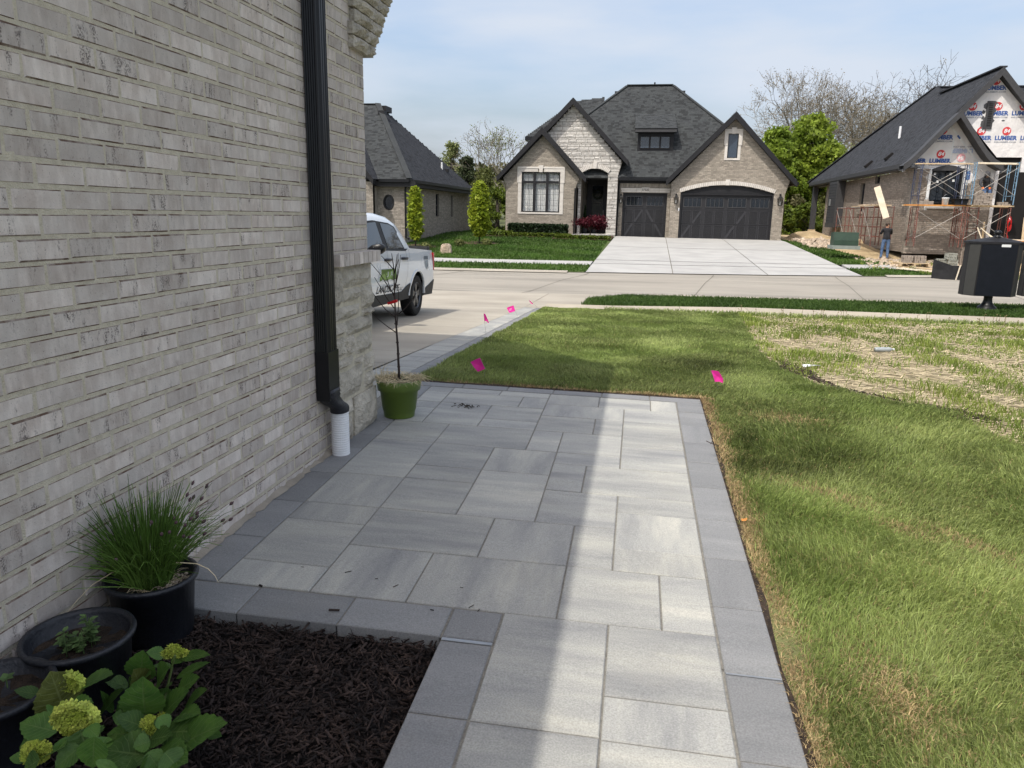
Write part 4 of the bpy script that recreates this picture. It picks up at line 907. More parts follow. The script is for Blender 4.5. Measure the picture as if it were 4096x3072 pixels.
# ------------------------------------------------------------------- hydrangea
def veinmat(name, c1, c2, vein, trans):
    m, n, l, b = node_mat(name); b.inputs['Roughness'].default_value = .48; b.inputs['Specular IOR Level'].default_value = .35
    uv = n.new('ShaderNodeUVMap'); sp = n.new('ShaderNodeSeparateXYZ'); l.new(uv.outputs[0], sp.inputs[0])
    ax = mth(n, l, 'ABSOLUTE', mth(n, l, 'SUBTRACT', sp.outputs[0], .5)); mid = ramp(n, l, ax, .010, .028, 1, 0)
    ph = mth(n, l, 'FRACT', mth(n, l, 'MULTIPLY', mth(n, l, 'SUBTRACT', sp.outputs[1], mth(n, l, 'MULTIPLY', ax, .62)), 8.)); side = ramp(n, l, mth(n, l, 'ABSOLUTE', mth(n, l, 'SUBTRACT', ph, .5)), .03, .10, .75, 0)
    vn = mth(n, l, 'MAXIMUM', mid, side)
    c = mixc(n, l, ramp(n, l, noise(n, l, pos(n, l), 22, 4), .35, .65), c2, c1); c = scale_col(n, l, c, tone_val(n, l, 0, .30)); c = mixc(n, l, mth(n, l, 'MULTIPLY', vn, .55), c, vein); l.new(c, b.inputs['Base Color'])
    bp = mth(n, l, 'ADD', mth(n, l, 'MULTIPLY', vn, -1.), mth(n, l, 'MULTIPLY', noise(n, l, pos(n, l), 170, 2), .8)); bumpn(n, l, b, bp, .5, .003)
    t = n.new('ShaderNodeBsdfTranslucent'); l.new(c, t.inputs[0]); x = n.new('ShaderNodeMixShader'); x.inputs[0].default_value = trans; l.new(b.outputs[0], x.inputs[1]); l.new(t.outputs[0], x.inputs[2]); l.new(x.outputs[0], n['Material Output'].inputs[0])
veinmat('hydrangea_leaf', (.085, .175, .030), (.050, .115, .022), (.16, .24, .075), .22)
veinmat('hydrangea_olive', (.115, .135, .028), (.085, .10, .022), (.22, .25, .09), .25)
hy = thing('hydrangea', 'leafy hydrangea shrub with yellow-green flower heads in the mulch bed', 'shrub', (-1.5, 1.86, 0))
K6 = 2.458
def h6(x, y, d): return at(x / K6, 2500 + y / K6, d)
CAMP = Vector((0, 0, 1.72))
def hleaf(bx, by, tx, ty, w, d, dt=-.03, mat='hydrangea_leaf', seed=0):
    b, t = h6(bx, by, d), h6(tx, ty, d + dt); L = (t - b).length; wd = w / K6 / FPX * (b - CAMP).length * 1.12
    V, F, UV = leaf_mesh(L, wd, seed, fold=.22, curl=RND.uniform(.05, .3), serr=.035, nl=15)
    up = ((CAMP - b).normalized() * .75 + Vector((RND.uniform(-.25, .25), RND.uniform(-.1, .2), .75))).normalized()
    P = place_leaf(V, b, t - b, up); raw_mesh('leaf', np.array([tuple(p) for p in P]), F, mat, hy, None, None, UV, True)
LV = [(1430,880,1385,545,330,1.84),(1390,530,1392,270,235,2.0),(1590,890,1820,635,215,1.86),(1560,690,1655,545,140,1.93),(1545,560,1640,415,225,1.98),(1735,520,2025,345,95,2.02),(1745,650,1935,505,160,1.95),(1800,860,1972,605,185,1.9),
(1600,1060,2040,1025,270,1.76),(1680,1230,2170,925,310,1.74),(1480,1130,1690,1075,170,1.70),(1480,1140,1305,1200,150,1.69),(1420,1005,1165,893,175,1.78),(1400,1085,1040,1045,210,1.76),(1470,1290,1025,1215,320,1.66),(1500,1300,1830,1330,300,1.66),(1420,1420,1425,1265,110,1.60),
(930,965,1195,615,200,1.86),(1260,610,1020,515,115,1.98),(1110,860,1000,650,70,1.9),(1280,700,1270,520,150,1.95),(1350,600,1480,470,150,1.97),(1250,930,1110,880,150,1.84),(1560,900,1660,1020,130,1.74),(1560,900,1600,1040,90,1.75),(1750,900,1945,840,170,1.82),(1450,1250,1560,1400,160,1.62),(1620,1250,1760,1420,200,1.62),(1300,1300,1220,1440,150,1.6),
(790,600,1090,458,175,2.0),(400,685,140,640,95,1.98),(640,860,880,740,190,1.9),(560,1055,190,938,230,1.80),(430,1140,180,1190,240,1.78),(790,1030,845,1195,280,1.74),(930,1095,905,1420,215,1.66),(790,1190,530,1410,165,1.68),(470,1270,625,1180,175,1.70),(390,1320,230,1420,180,1.66),(300,1310,90,1300,100,1.70),(860,1000,960,1090,120,1.74),(1000,1200,1120,1090,150,1.72),(1050,1100,950,1250,150,1.71),(560,820,480,860,120,1.88),(640,1100,660,1260,170,1.70),(1090,1330,1010,1460,170,1.6),
(1620,300,1450,255,115,2.12),(1780,320,2045,275,105,2.1),(1690,330,1800,360,80,2.1),(1700,410,1500,395,60,2.08),(2060,1090,2170,1080,90,1.76),(1330,790,1120,960,200,1.86),(1650,800,1560,640,160,1.92)]
for i, q in enumerate(LV): hleaf(*(q[:5] + (q[5] - (.22 if 28 < i < 46 else 0),)), dt=RND.uniform(-.05, -.005), seed=i)
hleaf(620, 810, 515, 480, 350, 1.72, -.02, 'hydrangea_olive', 99)
hleaf(1390, 640, 1330, 440, 220, 1.96, -.02, 'hydrangea_olive', 98); hleaf(1900, 1120, 2160, 930, 120, 1.735, -.01, 'hydrangea_olive', 97)
def head(x, y, rx, ry, d, n, seed, rot=0, big=.0):
    g = random.Random(seed); c = h6(x, y, d); k = (c - CAMP).length / FPX / K6; mb = MB(); ax = Vector(RT); up = (Vector((0, 0, 1)) * .8 - Vector(DN) * .5).normalized(); fwd = (CAMP - c).normalized()
    for i in range(n):
        a = g.uniform(0, 6.28); r = math.sqrt(g.random()); uu, vv = r * math.cos(a), r * math.sin(a); u2, v2 = uu * math.cos(rot) - vv * math.sin(rot) * ry / rx, uu * math.sin(rot) * 1 + vv * math.cos(rot) * ry / rx
        p = c + ax * (u2 * rx * k) + up * (v2 * rx * k) + fwd * (.35 * ry * k * (1 - r * r)); s = g.uniform(.0042, .0066) * (1 + big * (r > .75) * .5); dirn = (fwd * .8 + ax * uu * .9 + up * vv * .9 + Vector((g.uniform(-.3, .3),) * 3)).normalized()
        o = dirn.orthogonal().normalized(); o2 = dirn.cross(o); t = g.uniform(-1, 1)
        mb.add([p + o * s * .7, p + o2 * s * .7, p - o * s * .7, p - o2 * s * .7, p + dirn * s * 1.7], [(0, 1, 4), (1, 2, 4), (2, 3, 4), (3, 0, 4)], t)
        if big and r > .7:
            for q in range(4):
                a2 = q * math.pi / 2; e = o * math.cos(a2) + o2 * math.sin(a2); f = o * -math.sin(a2) + o2 * math.cos(a2); mb.add([p + dirn * s, p + dirn * s * 1.2 + e * s * .9 + f * s * .5, p + dirn * s * 1.4 + e * s * 1.5, p + dirn * s * 1.2 + e * s * .9 - f * s * .5], [(0, 1, 2, 3)], t)
    V = [c + ax * (a_ * rx * k * .9 * math.cos(b_)) + up * (a_ * ry * k * 1.2 * math.sin(b_)) + fwd * (.28 * ry * k * (1 - a_ * a_) - .004) for a_ in (0.01, .5, 1.) for b_ in np.linspace(0, 6.28, 13)[:-1]]; mb.add(V, [(q * 12 + j, q * 12 + (j + 1) % 12, (q + 1) * 12 + (j + 1) % 12, (q + 1) * 12 + j) for q in range(2) for j in range(12)], -.6)
    mb.build('flower_head', 'flower_green', hy)
head(745, 920, 165, 118, 1.54, 420, 1, 0, 1.); head(352, 1248, 135, 85, 1.47, 330, 2, .55); head(1480, 980, 78, 80, 1.74, 230, 3); head(1650, 285, 55, 35, 2.10, 110, 4); head(1710, 225, 60, 32, 2.11, 110, 5); head(1780, 275, 65, 38, 2.10, 120, 6); head(690, 560, 85, 60, 1.74, 160, 7, 0, 1.); head(1595, 880, 26, 26, 1.85, 40, 8)
mb = MB()
for pts in ([(1480, 1400), (1490, 1200), (1480, 1000)], [(1470, 1250), (1500, 1100), (1515, 1030)], [(1500, 1300), (1600, 800), (1690, 420), (1720, 300)], [(1430, 1350), (1420, 900), (1390, 560)], [(820, 1400), (780, 1200), (750, 960)], [(700, 1400), (640, 1000), (620, 800), (690, 600)], [(600, 1420), (470, 1300), (380, 1280)], [(1000, 1400), (980, 1100), (960, 950)], [(1470, 1270), (1420, 1235), (1385, 1215)]):
    mb.tube([h6(x, y, lerp(1.86, 1.80, i / len(pts)) + (.25 if y < 450 else .1 if y < 800 else 0)) for i, (x, y) in enumerate(pts)], .0042, 6)
mb.build('stems', 'stem_green', hy, smooth=True)

# ------------------------------------------------------------------- marker flags, litter
def flag(corners, wire, y, base, label, dep=.0):
    t = thing('marker_flag', label, 'flag', base, 0, 'pink marker flags along the lawn edge')
    P = [at(px, py, y + dep * i / (len(corners) - 1)) for i, (px, py) in enumerate(corners)]; c = sum(P, Vector()) / len(P); mb = MB(); n = len(P); w = Vector((0, .010, 0)); th = Vector((0, .0008, 0))
    V = P + [p + th for p in P] + [c + w, c + w + th]
    mb.add(V, [(2 * n, (i + 1) % n, i) for i in range(n)] + [(2 * n + 1, n + i, n + (i + 1) % n) for i in range(n)] + [(i, (i + 1) % n, n + (i + 1) % n, n + i) for i in range(n)]); mb.build('flag', 'pink', t)
    mb = MB(); mb.tube([Vector(base) - Vector((0, 0, .02))] + [at(a, b, y) for a, b in wire], .0016, 5); mb.build('wire', 'wire', t)
    return t
f8 = lambda q: [(1450 + x / 2.212, 1100 + y / 2.212) for x, y in q]; f9 = lambda q: [(1500 + x / 1.58, 1450 + y / 1.58) for x, y in q]
flag(f8([(955, 770), (1000, 748), (1040, 733), (1063, 780), (1086, 828), (1052, 845), (1020, 857), (985, 815)]), f8([(1086, 828), (1063, 780), (1042, 735)]), 6.85, (-1.50, 6.86, zg(-1.5, 6.86)), 'big pink marker flag standing in the shaded grass just behind the paver edge')
flag(f8([(1071, 341), (1085, 343), (1100, 375), (1118, 420), (1113, 428), (1100, 410), (1078, 406)]), f8([(1079, 406), (1073, 345)]), 10.0, (-2.15, 10.0, zg(-2.15, 10)), 'folded pink marker flag drooping on its wire beside the truck shadow')
f3 = flag(f8([(1275, 290), (1305, 279), (1335, 268), (1343, 293), (1352, 318), (1325, 327), (1300, 335), (1287, 312)]), f8([(1352, 318), (1336, 270)]), 13.2, (-2.24, 13.2, zg(-2.24, 13.2)), 'square pink marker flag with faint white print at the end of the paver strip')
flag(f8([(1472, 225), (1482, 227), (1495, 240), (1512, 256), (1500, 257), (1486, 246)]), f8([(1512, 257), (1475, 228)]), 15.8, (-2.2, 15.8, zg(-2.2, 15.8)), 'small pale pink marker flag leaning by the near sidewalk')
flag(f9([(2122, 50), (2147, 51), (2170, 55), (2188, 80), (2201, 105), (2199, 132), (2180, 121), (2148, 122), (2136, 88)]), f9([(2148, 122), (2125, 52)]), 7.1, (.742, 7.12, zg(.74, 7.12)), 'bright pink marker flag in sunny grass behind the patio corner')
fr = (lambda o, u, w_: (lambda a, b, d: o + u * a + w_ * b - Vector((0, .016 + d, 0))))(at(1450 + 1312 / 2.212, 1100 + 302 / 2.212, 13.2), (at(1450 + 1335 / 2.212, 1100 + 268 / 2.212, 13.2) - at(1450 + 1275 / 2.212, 1100 + 290 / 2.212, 13.2)).normalized(), Vector((.2, 0, .97)))
mb = MB()
for k, (w_, v_) in enumerate(((.055, .012), (.045, -.003), (.05, -.018))):
    for j in range(5): mb.fbox(fr, -w_ / 2 + j * w_ / 5, -w_ / 2 + (j + .7) * w_ / 5, v_, v_ + .006, 0, .0006, back=True)
mb.build('print', 'logo_pale', f3)
b0 = Vector((3.26, 10.95, zg(3.26, 10.95) + .05)); bt = thing('water_bottle', 'clear crushed plastic bottle lying in the straw', 'bottle', b0)
mb = MB(); ax = Vector((1, .15, .03)).normalized(); prof = [(-.13, .0), (-.13, .03), (-.10, .034), (-.06, .031), (-.02, .035), (.03, .030), (.06, .034), (.09, .022), (.105, .013), (.12, .013)]
mb.tube([b0 + ax * x for x, _ in prof], [max(r, .004) for _, r in prof], 12); mb.build('bottle_body', 'clear_bottle', bt, smooth=True)
mb = MB(); mb.tube([b0 + ax * .118, b0 + ax * .135], .015, 10); mb.build('cap', 'label_white', bt)
mb = MB(); p = Vector((1.9, 8.95, zg(1.9, 8.95) + .025)); g = random.Random(1)
V = [(p.x + x * .09, p.y + y * .06, p.z + g.uniform(0, .04)) for x, y in ((-1, -1), (.3, -1.2), (1.2, -.4), (1, .8), (-.2, 1), (-1, .6), (0, 0))]; mb.add(V, [(6, i, (i + 1) % 6) for i in range(6)]); mb.add([(a, b, c - .004) for a, b, c in V], [(6, (i + 1) % 6, i) for i in range(6)])
o = mb.build('paper_scrap', 'label_white', None); tag(o, 'crumpled white paper scrap on the bare soil by the sod edge', 'litter')
mb = MB(); p = pat(-1.33, 5.83, .004); g = random.Random(4)
for i in range(60): mb.box((p.x + g.gauss(0, .05), p.y + g.gauss(0, .035), p.z + g.uniform(0, .012)), (g.uniform(.004, .022), .004, .004), Matrix.Rotation(g.uniform(0, 3), 3, 'Z'))
o = mb.build('soil_crumbs', 'soil', None, 'stuff'); tag(o, 'small spill of dark soil crumbs on the pavers by the green pot', 'soil')
mb = MB(); p = at(1500 + 2120 / 1.58, 1450 + 515 / 1.58, 5.05); mb.tube([p + Vector((-.03, 0, .02)), p + Vector((.0, -.01, .01)), p + Vector((.05, -.06, .008))], .003, 5); mb.tube([p, p + Vector((.02, .03, .02))], .002, 5)
o = mb.build('twig', 'sapling_bark', None); tag(o, 'short brown twig lying across the dark border paver', 'twig')
mb = MB(); p = pat(.655, 3.97, .02); mb.add([p + Vector(q) for q in ((-.012, -.012, 0), (.012, -.015, .006), (.018, .01, .012), (0, .018, .003), (-.015, .006, .007))], [(0, 1, 2, 3, 4)]); o = mb.build('dead_leaf', 'timber_orange', None); tag(o, 'single orange dead leaf at the paver edge', 'leaf')
g = random.Random(3)
p = pat(-1.17, 2.70, .006); mb = MB(); mb.box(p, (.045, .008, .005), Matrix.Rotation(.15, 3, 'Z')); o = mb.build('bark_chip', 'mulch', None); tag(o, 'one dark bark chip alone on the border paver beside the mulch', 'bark chip')

# =================================================================== HOUSES ACROSS THE STREET
def shtone(): return RND.uniform(-1, -.6) if RND.random() < .28 else RND.uniform(-.1, .5)
def gable_roof(root, cx, zp, half, zt, y0, y1, thick=.30, shin='shingle', rake='black_trim', shingles=True, deck=True, lsh=True, rsh=True):
    # gable roof with its ridge along Y: deck slabs, shingle courses, rake boards
    sl = (zp - zt) / half; L = math.hypot(half, zp - zt)
    for sgn in (-1, 1):
        U = Vector((0, 1, 0)); V = Vector((-sgn * half, 0, zp - zt)).normalized(); N = Vector((sgn * (zp - zt), 0, half)).normalized(); o = Vector((cx + sgn * half, y0, zt)); fr = frame(o, U, V, N)
        mb = MB(); mb.fbox(fr, .02, y1 - y0, 0, L, -.14, -.02, back=True); dk = mb.build('roof', 'black_trim', root)
        if shingles and ((sgn < 0 and lsh) or (sgn > 0 and rsh)):
            mb = MB(); fill_rows([(0, 0), (y1 - y0, 0), (y1 - y0, L), (0, L)], [], .14, .20, .004, lambda a, b, v0, v1, r: mb.fbox(fr, a, b, v0, v1, -.02, .004 + RND.uniform(0, .008), shtone()), .37, rl=.45); mb.build('shingles', shin, dk, 'stuff')
        # rake board on the front edge
        P = [Vector((cx + sgn * half, y0 - .03, zt)), Vector((cx, y0 - .03, zp)), Vector((cx, y0 - .03, zp - thick * 1.25)), Vector((cx + sgn * (half - .02), y0 - .03, zt - thick * .95))]
        mb = MB(); Q = [p + Vector((0, .05, 0)) for p in P]; f = [(0, 1, 2, 3), (7, 6, 5, 4), (0, 4, 5, 1), (1, 5, 6, 2), (2, 6, 7, 3), (3, 7, 4, 0)]
        mb.add(P + Q, f); mb.build('rake_board', rake, root)
        P2 = [Vector((cx + sgn * half, y0 + .02, zt - .05)), Vector((cx, y0 + .02, zp - .06)), Vector((cx, y0 + .02, zp - .30)), Vector((cx + sgn * half, y0 + .02, zt - .28))]
        mb = MB(); Q = [Vector((p.x, y1 - .1 if 0 else y0 + .38, p.z)) for p in P2]; mb.add(P2 + Q, f); mb.build('soffit', rake, root)
def slope_part(root, poly, name='roof', shin='shingle', row=.14, ln=.20, deck=.12, tm=1.):
    # planar roof polygon (3D), first edge is the eave; deck and shingle courses
    P = [Vector(p) for p in poly]; U = (P[1] - P[0]).normalized(); N = U.cross(P[2] - P[0]).normalized()
    if N.z < 0: N = -N
    V = N.cross(U)
    if V.z < 0: V = -V
    fr = frame(P[0], U, V, N); p2 = [((p - P[0]).dot(U), (p - P[0]).dot(V)) for p in P]
    mb = MB(); mb.prism(fr, p2, -deck, -.02); dk = mb.build(name, 'black_trim', root)
    mb = MB(); fill_rows(p2, [], row, ln, .006, lambda a, b, v0, v1, r: mb.fbox(fr, a, b, v0, v1, -.02, .004 + RND.uniform(0, .008), shtone()), .37, rl=.45); mb.build('shingles', shin, dk, 'stuff'); return dk
def brick_wall(root, fr, poly, holes, mat, thick=.25, h=.0715, L=.215, gap=.011, name='wall', tmul=1.):
    mb = MB(); fill_rows(poly, holes, h, None, 0, lambda a, b, v0, v1, r: mb.fbox(fr, a, b, v0, v1, -thick, -.008, back=True)); w = mb.build(name, 'mortar_far', root)
    mb = MB(); fill_rows(poly, holes, h, L, gap, lambda a, b, v0, v1, r: mb.fbox(fr, a, b, v0, v1, -.03, RND.uniform(-.001, .002), tmul * RND.uniform(-1, 1)), .5); mb.build('brickwork', mat, w, 'stuff'); return w
FX = lambda y: frame((0, y, 0), (1, 0, 0), (0, 0, 1), (0, -1, 0))       # facade frame facing the camera: u = x, v = z
def trim_ring(root, fr, x0, x1, z0, z1, w, mat='cast_stone', ear=True, key=True):
    for a, b, c, d in ((x0 - w, x0, z0, (z0 + z1) / 2 - .005), (x0 - w, x0, (z0 + z1) / 2 + .005, z1), (x1, x1 + w, z0, (z0 + z1) / 2 - .005), (x1, x1 + w, (z0 + z1) / 2 + .005, z1), (x0 - w, (x0 + x1) / 2, z0 - .10, z0 - .004), ((x0 + x1) / 2 + .004, x1 + w, z0 - .10, z0 - .004),
                       (x0 - w, lerp(x0, x1, .42), z1 + .004, z1 + w * .9), (lerp(x0, x1, .58), x1 + w, z1 + .004, z1 + w * .9)):
        mb = MB(); mb.fbox(fr, a, b, c, d, -.04, .035, RND.uniform(-1, 1)); mb.build('trim_stone', mat, root)
    if ear:
        for a, b, c, d in ((x0 - w - .05, x0 - .0, z1 - .62, z1 - .54), (x1, x1 + w + .05, z1 - .62, z1 - .54), (x0 - w - .05, x0 - w - .004, z1 - .53, z1 + w * .9 + .10), (x1 + w + .004, x1 + w + .05, z1 - .53, z1 + w * .9 + .10), (x0 - w, x1 + w, z1 + w * .9 + .006, z1 + w * .9 + .10)):
            mb = MB(); mb.fbox(fr, a, b, c, d, -.04, .055, RND.uniform(-1, 1)); mb.build('trim_stone', mat, root)
    if key:
        c = (x0 + x1) / 2; mb = MB(); mb.prism(fr, [(c - .09, z1 - .02), (c + .09, z1 - .02), (c + .14, z1 + w + .16), (c - .14, z1 + w + .16)], -.04, .09); mb.build('keystone', mat, root)
def voussoirs(root, fr, arc_in, w, mat='cast_stone', n=30, name='arch_stone', d=.03):
    # wedge stones along an inner arc
    A = arc(arc_in[0], arc_in[1], arc_in[2], arc_in[3], n); c = (arc_in[0] + arc_in[1]) / 2; hw = (arc_in[1] - arc_in[0]) / 2; Rr = (hw * hw + arc_in[3] ** 2) / (2 * arc_in[3]); cz = arc_in[2] + arc_in[3] - Rr
    B = [(c + (x - c) * (Rr + w) / Rr, cz + (z - cz) * (Rr + w) / Rr) for x, z in A]
    for i in range(n):
        if n > 20 and abs(i - (n - 1) / 2) < 1: continue
        e = .07; q = [(lerp(A[i][0], A[i + 1][0], e), lerp(A[i][1], A[i + 1][1], e)), (lerp(A[i][0], A[i + 1][0], 1 - e), lerp(A[i][1], A[i + 1][1], 1 - e)), (lerp(B[i][0], B[i + 1][0], 1 - e), lerp(B[i][1], B[i + 1][1], 1 - e)), (lerp(B[i][0], B[i + 1][0], e), lerp(B[i][1], B[i + 1][1], e))]
        mb = MB(); mb.prism(fr, q, -.06, d); mb.build(name, mat, root)
    mb = MB(); mb.prism(fr, [(c - .085, cz + Rr - .02), (c + .085, cz + Rr - .02), (c + .12, cz + Rr + w + .08), (c - .12, cz + Rr + w + .08)], -.06, d + .05); mb.build('keystone', mat, root)
    mb = MB(); mb.prism(fr, A + B[::-1], -.2, d - .012); mb.build('arch_mortar', 'mortar_far', root)
def fascia_box(root, a, b, h=.22, d=.14, name='gutter', mat='black_metal'):
    mb = MB(); mb.bar(a, b, d, h); return mb.build(name, mat, root)
def cyl_spout(root, p0, p1, r=.045, mat='black_metal', name='downspout'):
    mb = MB(); mb.tube([p0, p1], r, 8); return mb.build(name, mat, root)

nh = thing('brick_house', 'tan brick house with white stone entry gable and two black garage doors', 'house', (-.7, 45, .46))
f45 = FX(45.0)
# left wing with the big window
Lp = [(-8.62, .3), (-4.46, .3), (-4.46, 3.35), (-4.28, 3.74), (-6.50, 6.22), (-8.80, 3.74), (-8.62, 3.35)]
GL = (-7.68, -5.40, 1.80, 4.10)
brick_wall(nh, f45, Lp, [[(GL[0], GL[2]), (GL[1], GL[2]), (GL[1], GL[3]), (GL[0], GL[3])]], 'far_brick')
mb = MB(); mb.box((-4.55, 47.8, 2.0), (.1, 5.2, 3.4)); mb.box((-6.54, 50.2, 2.0), (4.1, .2, 3.4)); mb.box((-8.58, 47.6, 1.9), (.06, 5, 3.2)); mb.build('side_wall', 'mortar_far', nh)
gable_roof(nh, -6.495, 6.54, 2.63, 3.80, 44.6, 49.2)
trim_ring(nh, f45, *GL[:2], GL[2], GL[3], .21)
win = MB(); win.fbox(f45, GL[0], GL[1], GL[3] - .07, GL[3], -.12, -.01, back=True); win.fbox(f45, GL[0], GL[1], GL[2], GL[2] + .07, -.12, -.01, back=True)
for x in (GL[0] + .04, GL[1] - .04): win.fbox(f45, x - .04, x + .04, GL[2] + .07, GL[3] - .07, -.12, -.01, back=True)
for x in (-6.92, -6.16): win.fbox(f45, x - .075, x + .075, GL[2] + .07, GL[3] - .07, -.12, -.008, back=True)
win.fbox(f45, GL[0] + .08, GL[1] - .08, 3.45, 3.59, -.12, -.006, back=True); wf = win.build('window', 'black_trim', nh)
cols = [(-7.60, -6.995), (-6.845, -6.235), (-6.085, -5.48)]
for c0, c1 in cols:
    for z0, z1, nr in ((1.87, 3.45, 5), (3.59, 4.03, 2)):
        for i in range(2):
            for k in range(nr):
                a, b = lerp(c0, c1, i / 2) + .008, lerp(c0, c1, (i + 1) / 2) - .008; p, q = lerp(z0, z1, k / nr) + .008, lerp(z0, z1, (k + 1) / nr) - .008
                mb = MB(); mb.fbox(f45, a, b, p, q, -.09, -.082, back=True); mb.build('pane', 'glass_clear', wf)
        mu = MB(); m_ = (c0 + c1) / 2; mu.fbox(f45, m_ - .008, m_ + .008, z0, z1, -.095, -.07, back=True)
        for k in range(1, nr): z = lerp(z0, z1, k / nr); mu.fbox(f45, c0, c1, z - .007, z + .007, -.096, -.072, back=True)
        mu.build('muntin', 'black_trim', wf)
    mb = MB(); n = 26; V = []
    for i in range(n + 1):
        u = i / n; x = lerp(c0 - .02, c1 + .02, u); op = .10 * math.sin(u * 40 + c0 * 7) + .03 * math.sin(u * 97)
        for z in (1.75, 3.0, 4.1): V.append(f45(x, z, -.20 + op * .3))
    mb.add(V, [(i * 3 + k, (i + 1) * 3 + k, (i + 1) * 3 + k + 1, i * 3 + k + 1) for i in range(n) for k in range(2)]); mb.build('curtain', 'curtain', nh, smooth=True)
mb = MB(); mb.box((-6.5, 46.2, 2.9), (3.2, .05, 3.2)); mb.build('room_back', 'void', nh)
# stone entry gable
f454 = FX(45.4); SH = [(-4.20, .0), (-2.66, .0), (-2.66, 4.08)] + arc(-4.20, -2.66, 4.08, .27, 10)[::-1][1:]
SP = [(-4.37, .25), (-2.08, .25), (-2.08, 4.0), (-1.89, 4.72), (-4.81, 7.86), (-7.6, 4.9), (-7.6, 4.0), (-4.37, 4.0)]
mb = MB(); fill_rows(SP, [SH], .10, None, 0, lambda a, b, v0, v1, r: mb.fbox(f454, a, b, v0, v1, -.45, -.012, back=True)); sw = mb.build('stone_wall', 'mortar_far', nh)
cnt = [0]; mbst = MB()
def em_st(a, b, v0, v1, r):
    thin = (v1 - v0) < .1; d = .0 if thin else RND.choice((.0, .0, .035)); n = 4; q = MB()
    if d and b - a > .25:
        V = []
        for i in range(n + 1):
            for k in range(3): e = (i in (0, n)) or (k in (0, 2)); V.append(f454(lerp(a, b, i / n), lerp(v0, v1, k / 2), .01 if e else RND.uniform(.015, .04)))
        F = [(i * 3 + k, (i + 1) * 3 + k, (i + 1) * 3 + k + 1, i * 3 + k + 1) for i in range(n) for k in range(2)]; m0 = len(V); ring = [i * 3 for i in range(n + 1)] + [n * 3 + 1] + [i * 3 + 2 for i in range(n, -1, -1)] + [1]
        pos2 = [(lerp(a, b, i // 3 / n), lerp(v0, v1, (i % 3) / 2)) for i in ring]; V += [f454(u, v, -.03) for u, v in pos2]; m = len(ring); F += [(ring[(i + 1) % m], ring[i], m0 + i, m0 + (i + 1) % m) for i in range(m)]; q.add(V, F)
    else: q.fbox(f454, a, b, v0, v1, -.03, .008 + RND.uniform(0, .012))
    vis = not (a < -4.2 and b < -4.2 and v1 < 5.2)
    if cnt[0] < 260 and (v1 - v0) > .06: cnt[0] += 1; q.build('stone', 'white_stone', sw)
    else: mbst.add(q.v, q.f, RND.uniform(-1, 1))
SPv = [(-4.37, .25), (-2.08, .25), (-2.08, 4.0), (-1.89, 4.72), (-4.81, 7.86), (-6.9, 5.6), (-4.37, 3.2)]
fill_rows(SPv, [SH], .2, .52, .022, em_st, .5, rl=.4, rows=[.20, .085, .19, .14, .075], minw=.06)
if mbst.v: mbst.build('small_stones', 'white_stone', sw, 'stuff')
voussoirs(nh, FX(45.39), (-4.20, -2.66, 4.08, .27), .25, 'cast_stone', 19, d=.05)
gable_roof(nh, -4.81, 8.20, 3.31, 4.75, 45.0, 50.2)
mb = MB(); mb.prism(lambda u, v, d: Vector((u, 45.85 + d, v)), [(-4.37, .3), (-2.08, .3), (-2.08, 4.7), (-4.81, 7.5), (-7.4, 4.9), (-4.37, 4.4)], 2.0, 2.2); mb.build('inner_wall', 'mortar_far', nh)
for x, w_ in ((-4.32, .12), (-2.6, .1)): mb = MB(); mb.box((x, 46.8, 2.4), (w_, 2.0, 4.2)); mb.build('porch_wall', 'far_brick', nh)
mb = MB(); mb.box((-3.4, 46.8, 4.42), (1.8, 2.2, .1)); mb.build('porch_ceiling', 'grey_trim', nh)
fD = FX(47.55); mb = MB()
for q in ((-4.02, -3.80, .62, 4.25), (-2.92, -2.70, .62, 4.25), (-3.80, -2.92, 3.62, 3.84), (-3.80, -2.92, 4.2, 4.4), (-3.80, -3.70, .62, 3.62), (-3.02, -2.92, .62, 3.62), (-3.70, -3.02, 3.45, 3.62), (-3.70, -3.02, .62, .95)): mb.fbox(fD, *q, -.08, .02, back=True)
dr_ = mb.build('front_door', 'black_trim', nh)
for q in ((-3.69, -3.03, .96, 2.37), (-3.69, -3.03, 2.40, 3.44), (-3.79, -2.93, 3.85, 4.19)): mb = MB(); mb.fbox(fD, *q, -.03, -.02, back=True); mb.build('pane', 'glass_dark', dr_)
mb = MB(); mb.fbox(fD, -3.69, -3.03, 2.37, 2.40, -.04, -.01, back=True); mb.build('glazing_bar', 'black_trim', dr_); mb = MB(); mb.tube([fD(-2.98, 1.5, .06), fD(-2.98, 2.0, .06)], .012, 6); mb.build('handle', 'galv', dr_)
wr = thing('door_wreath', 'dark round wreath hanging on the glass front door', 'wreath', fD(-3.36, 2.93, .05)); mb = MB(); c = fD(-3.36, 2.93, .06); g = random.Random(2)
for i in range(260):
    a = g.uniform(0, 6.28); rr = .245 + g.gauss(0, .04); p = c + Vector((rr * math.cos(a), -g.uniform(0, .06), rr * math.sin(a))); mb.box(p, (.07, .012, .02), Matrix.Rotation(g.uniform(0, 6), 3, 'Y') @ Matrix.Rotation(g.uniform(0, 3), 3, 'Z'))
mb.build('wreath_leaves', 'wreath', wr)
mb = MB(); mb.box((-3.5, 46.1, .44), (2.2, 2.6, .30)); mb.build('porch_slab', 'concrete_white', nh); mb = MB(); mb.box((-3.55, 44.75, .34), (2.0, 1.2, .22)); mb.build('porch_step', 'concrete_white', nh)
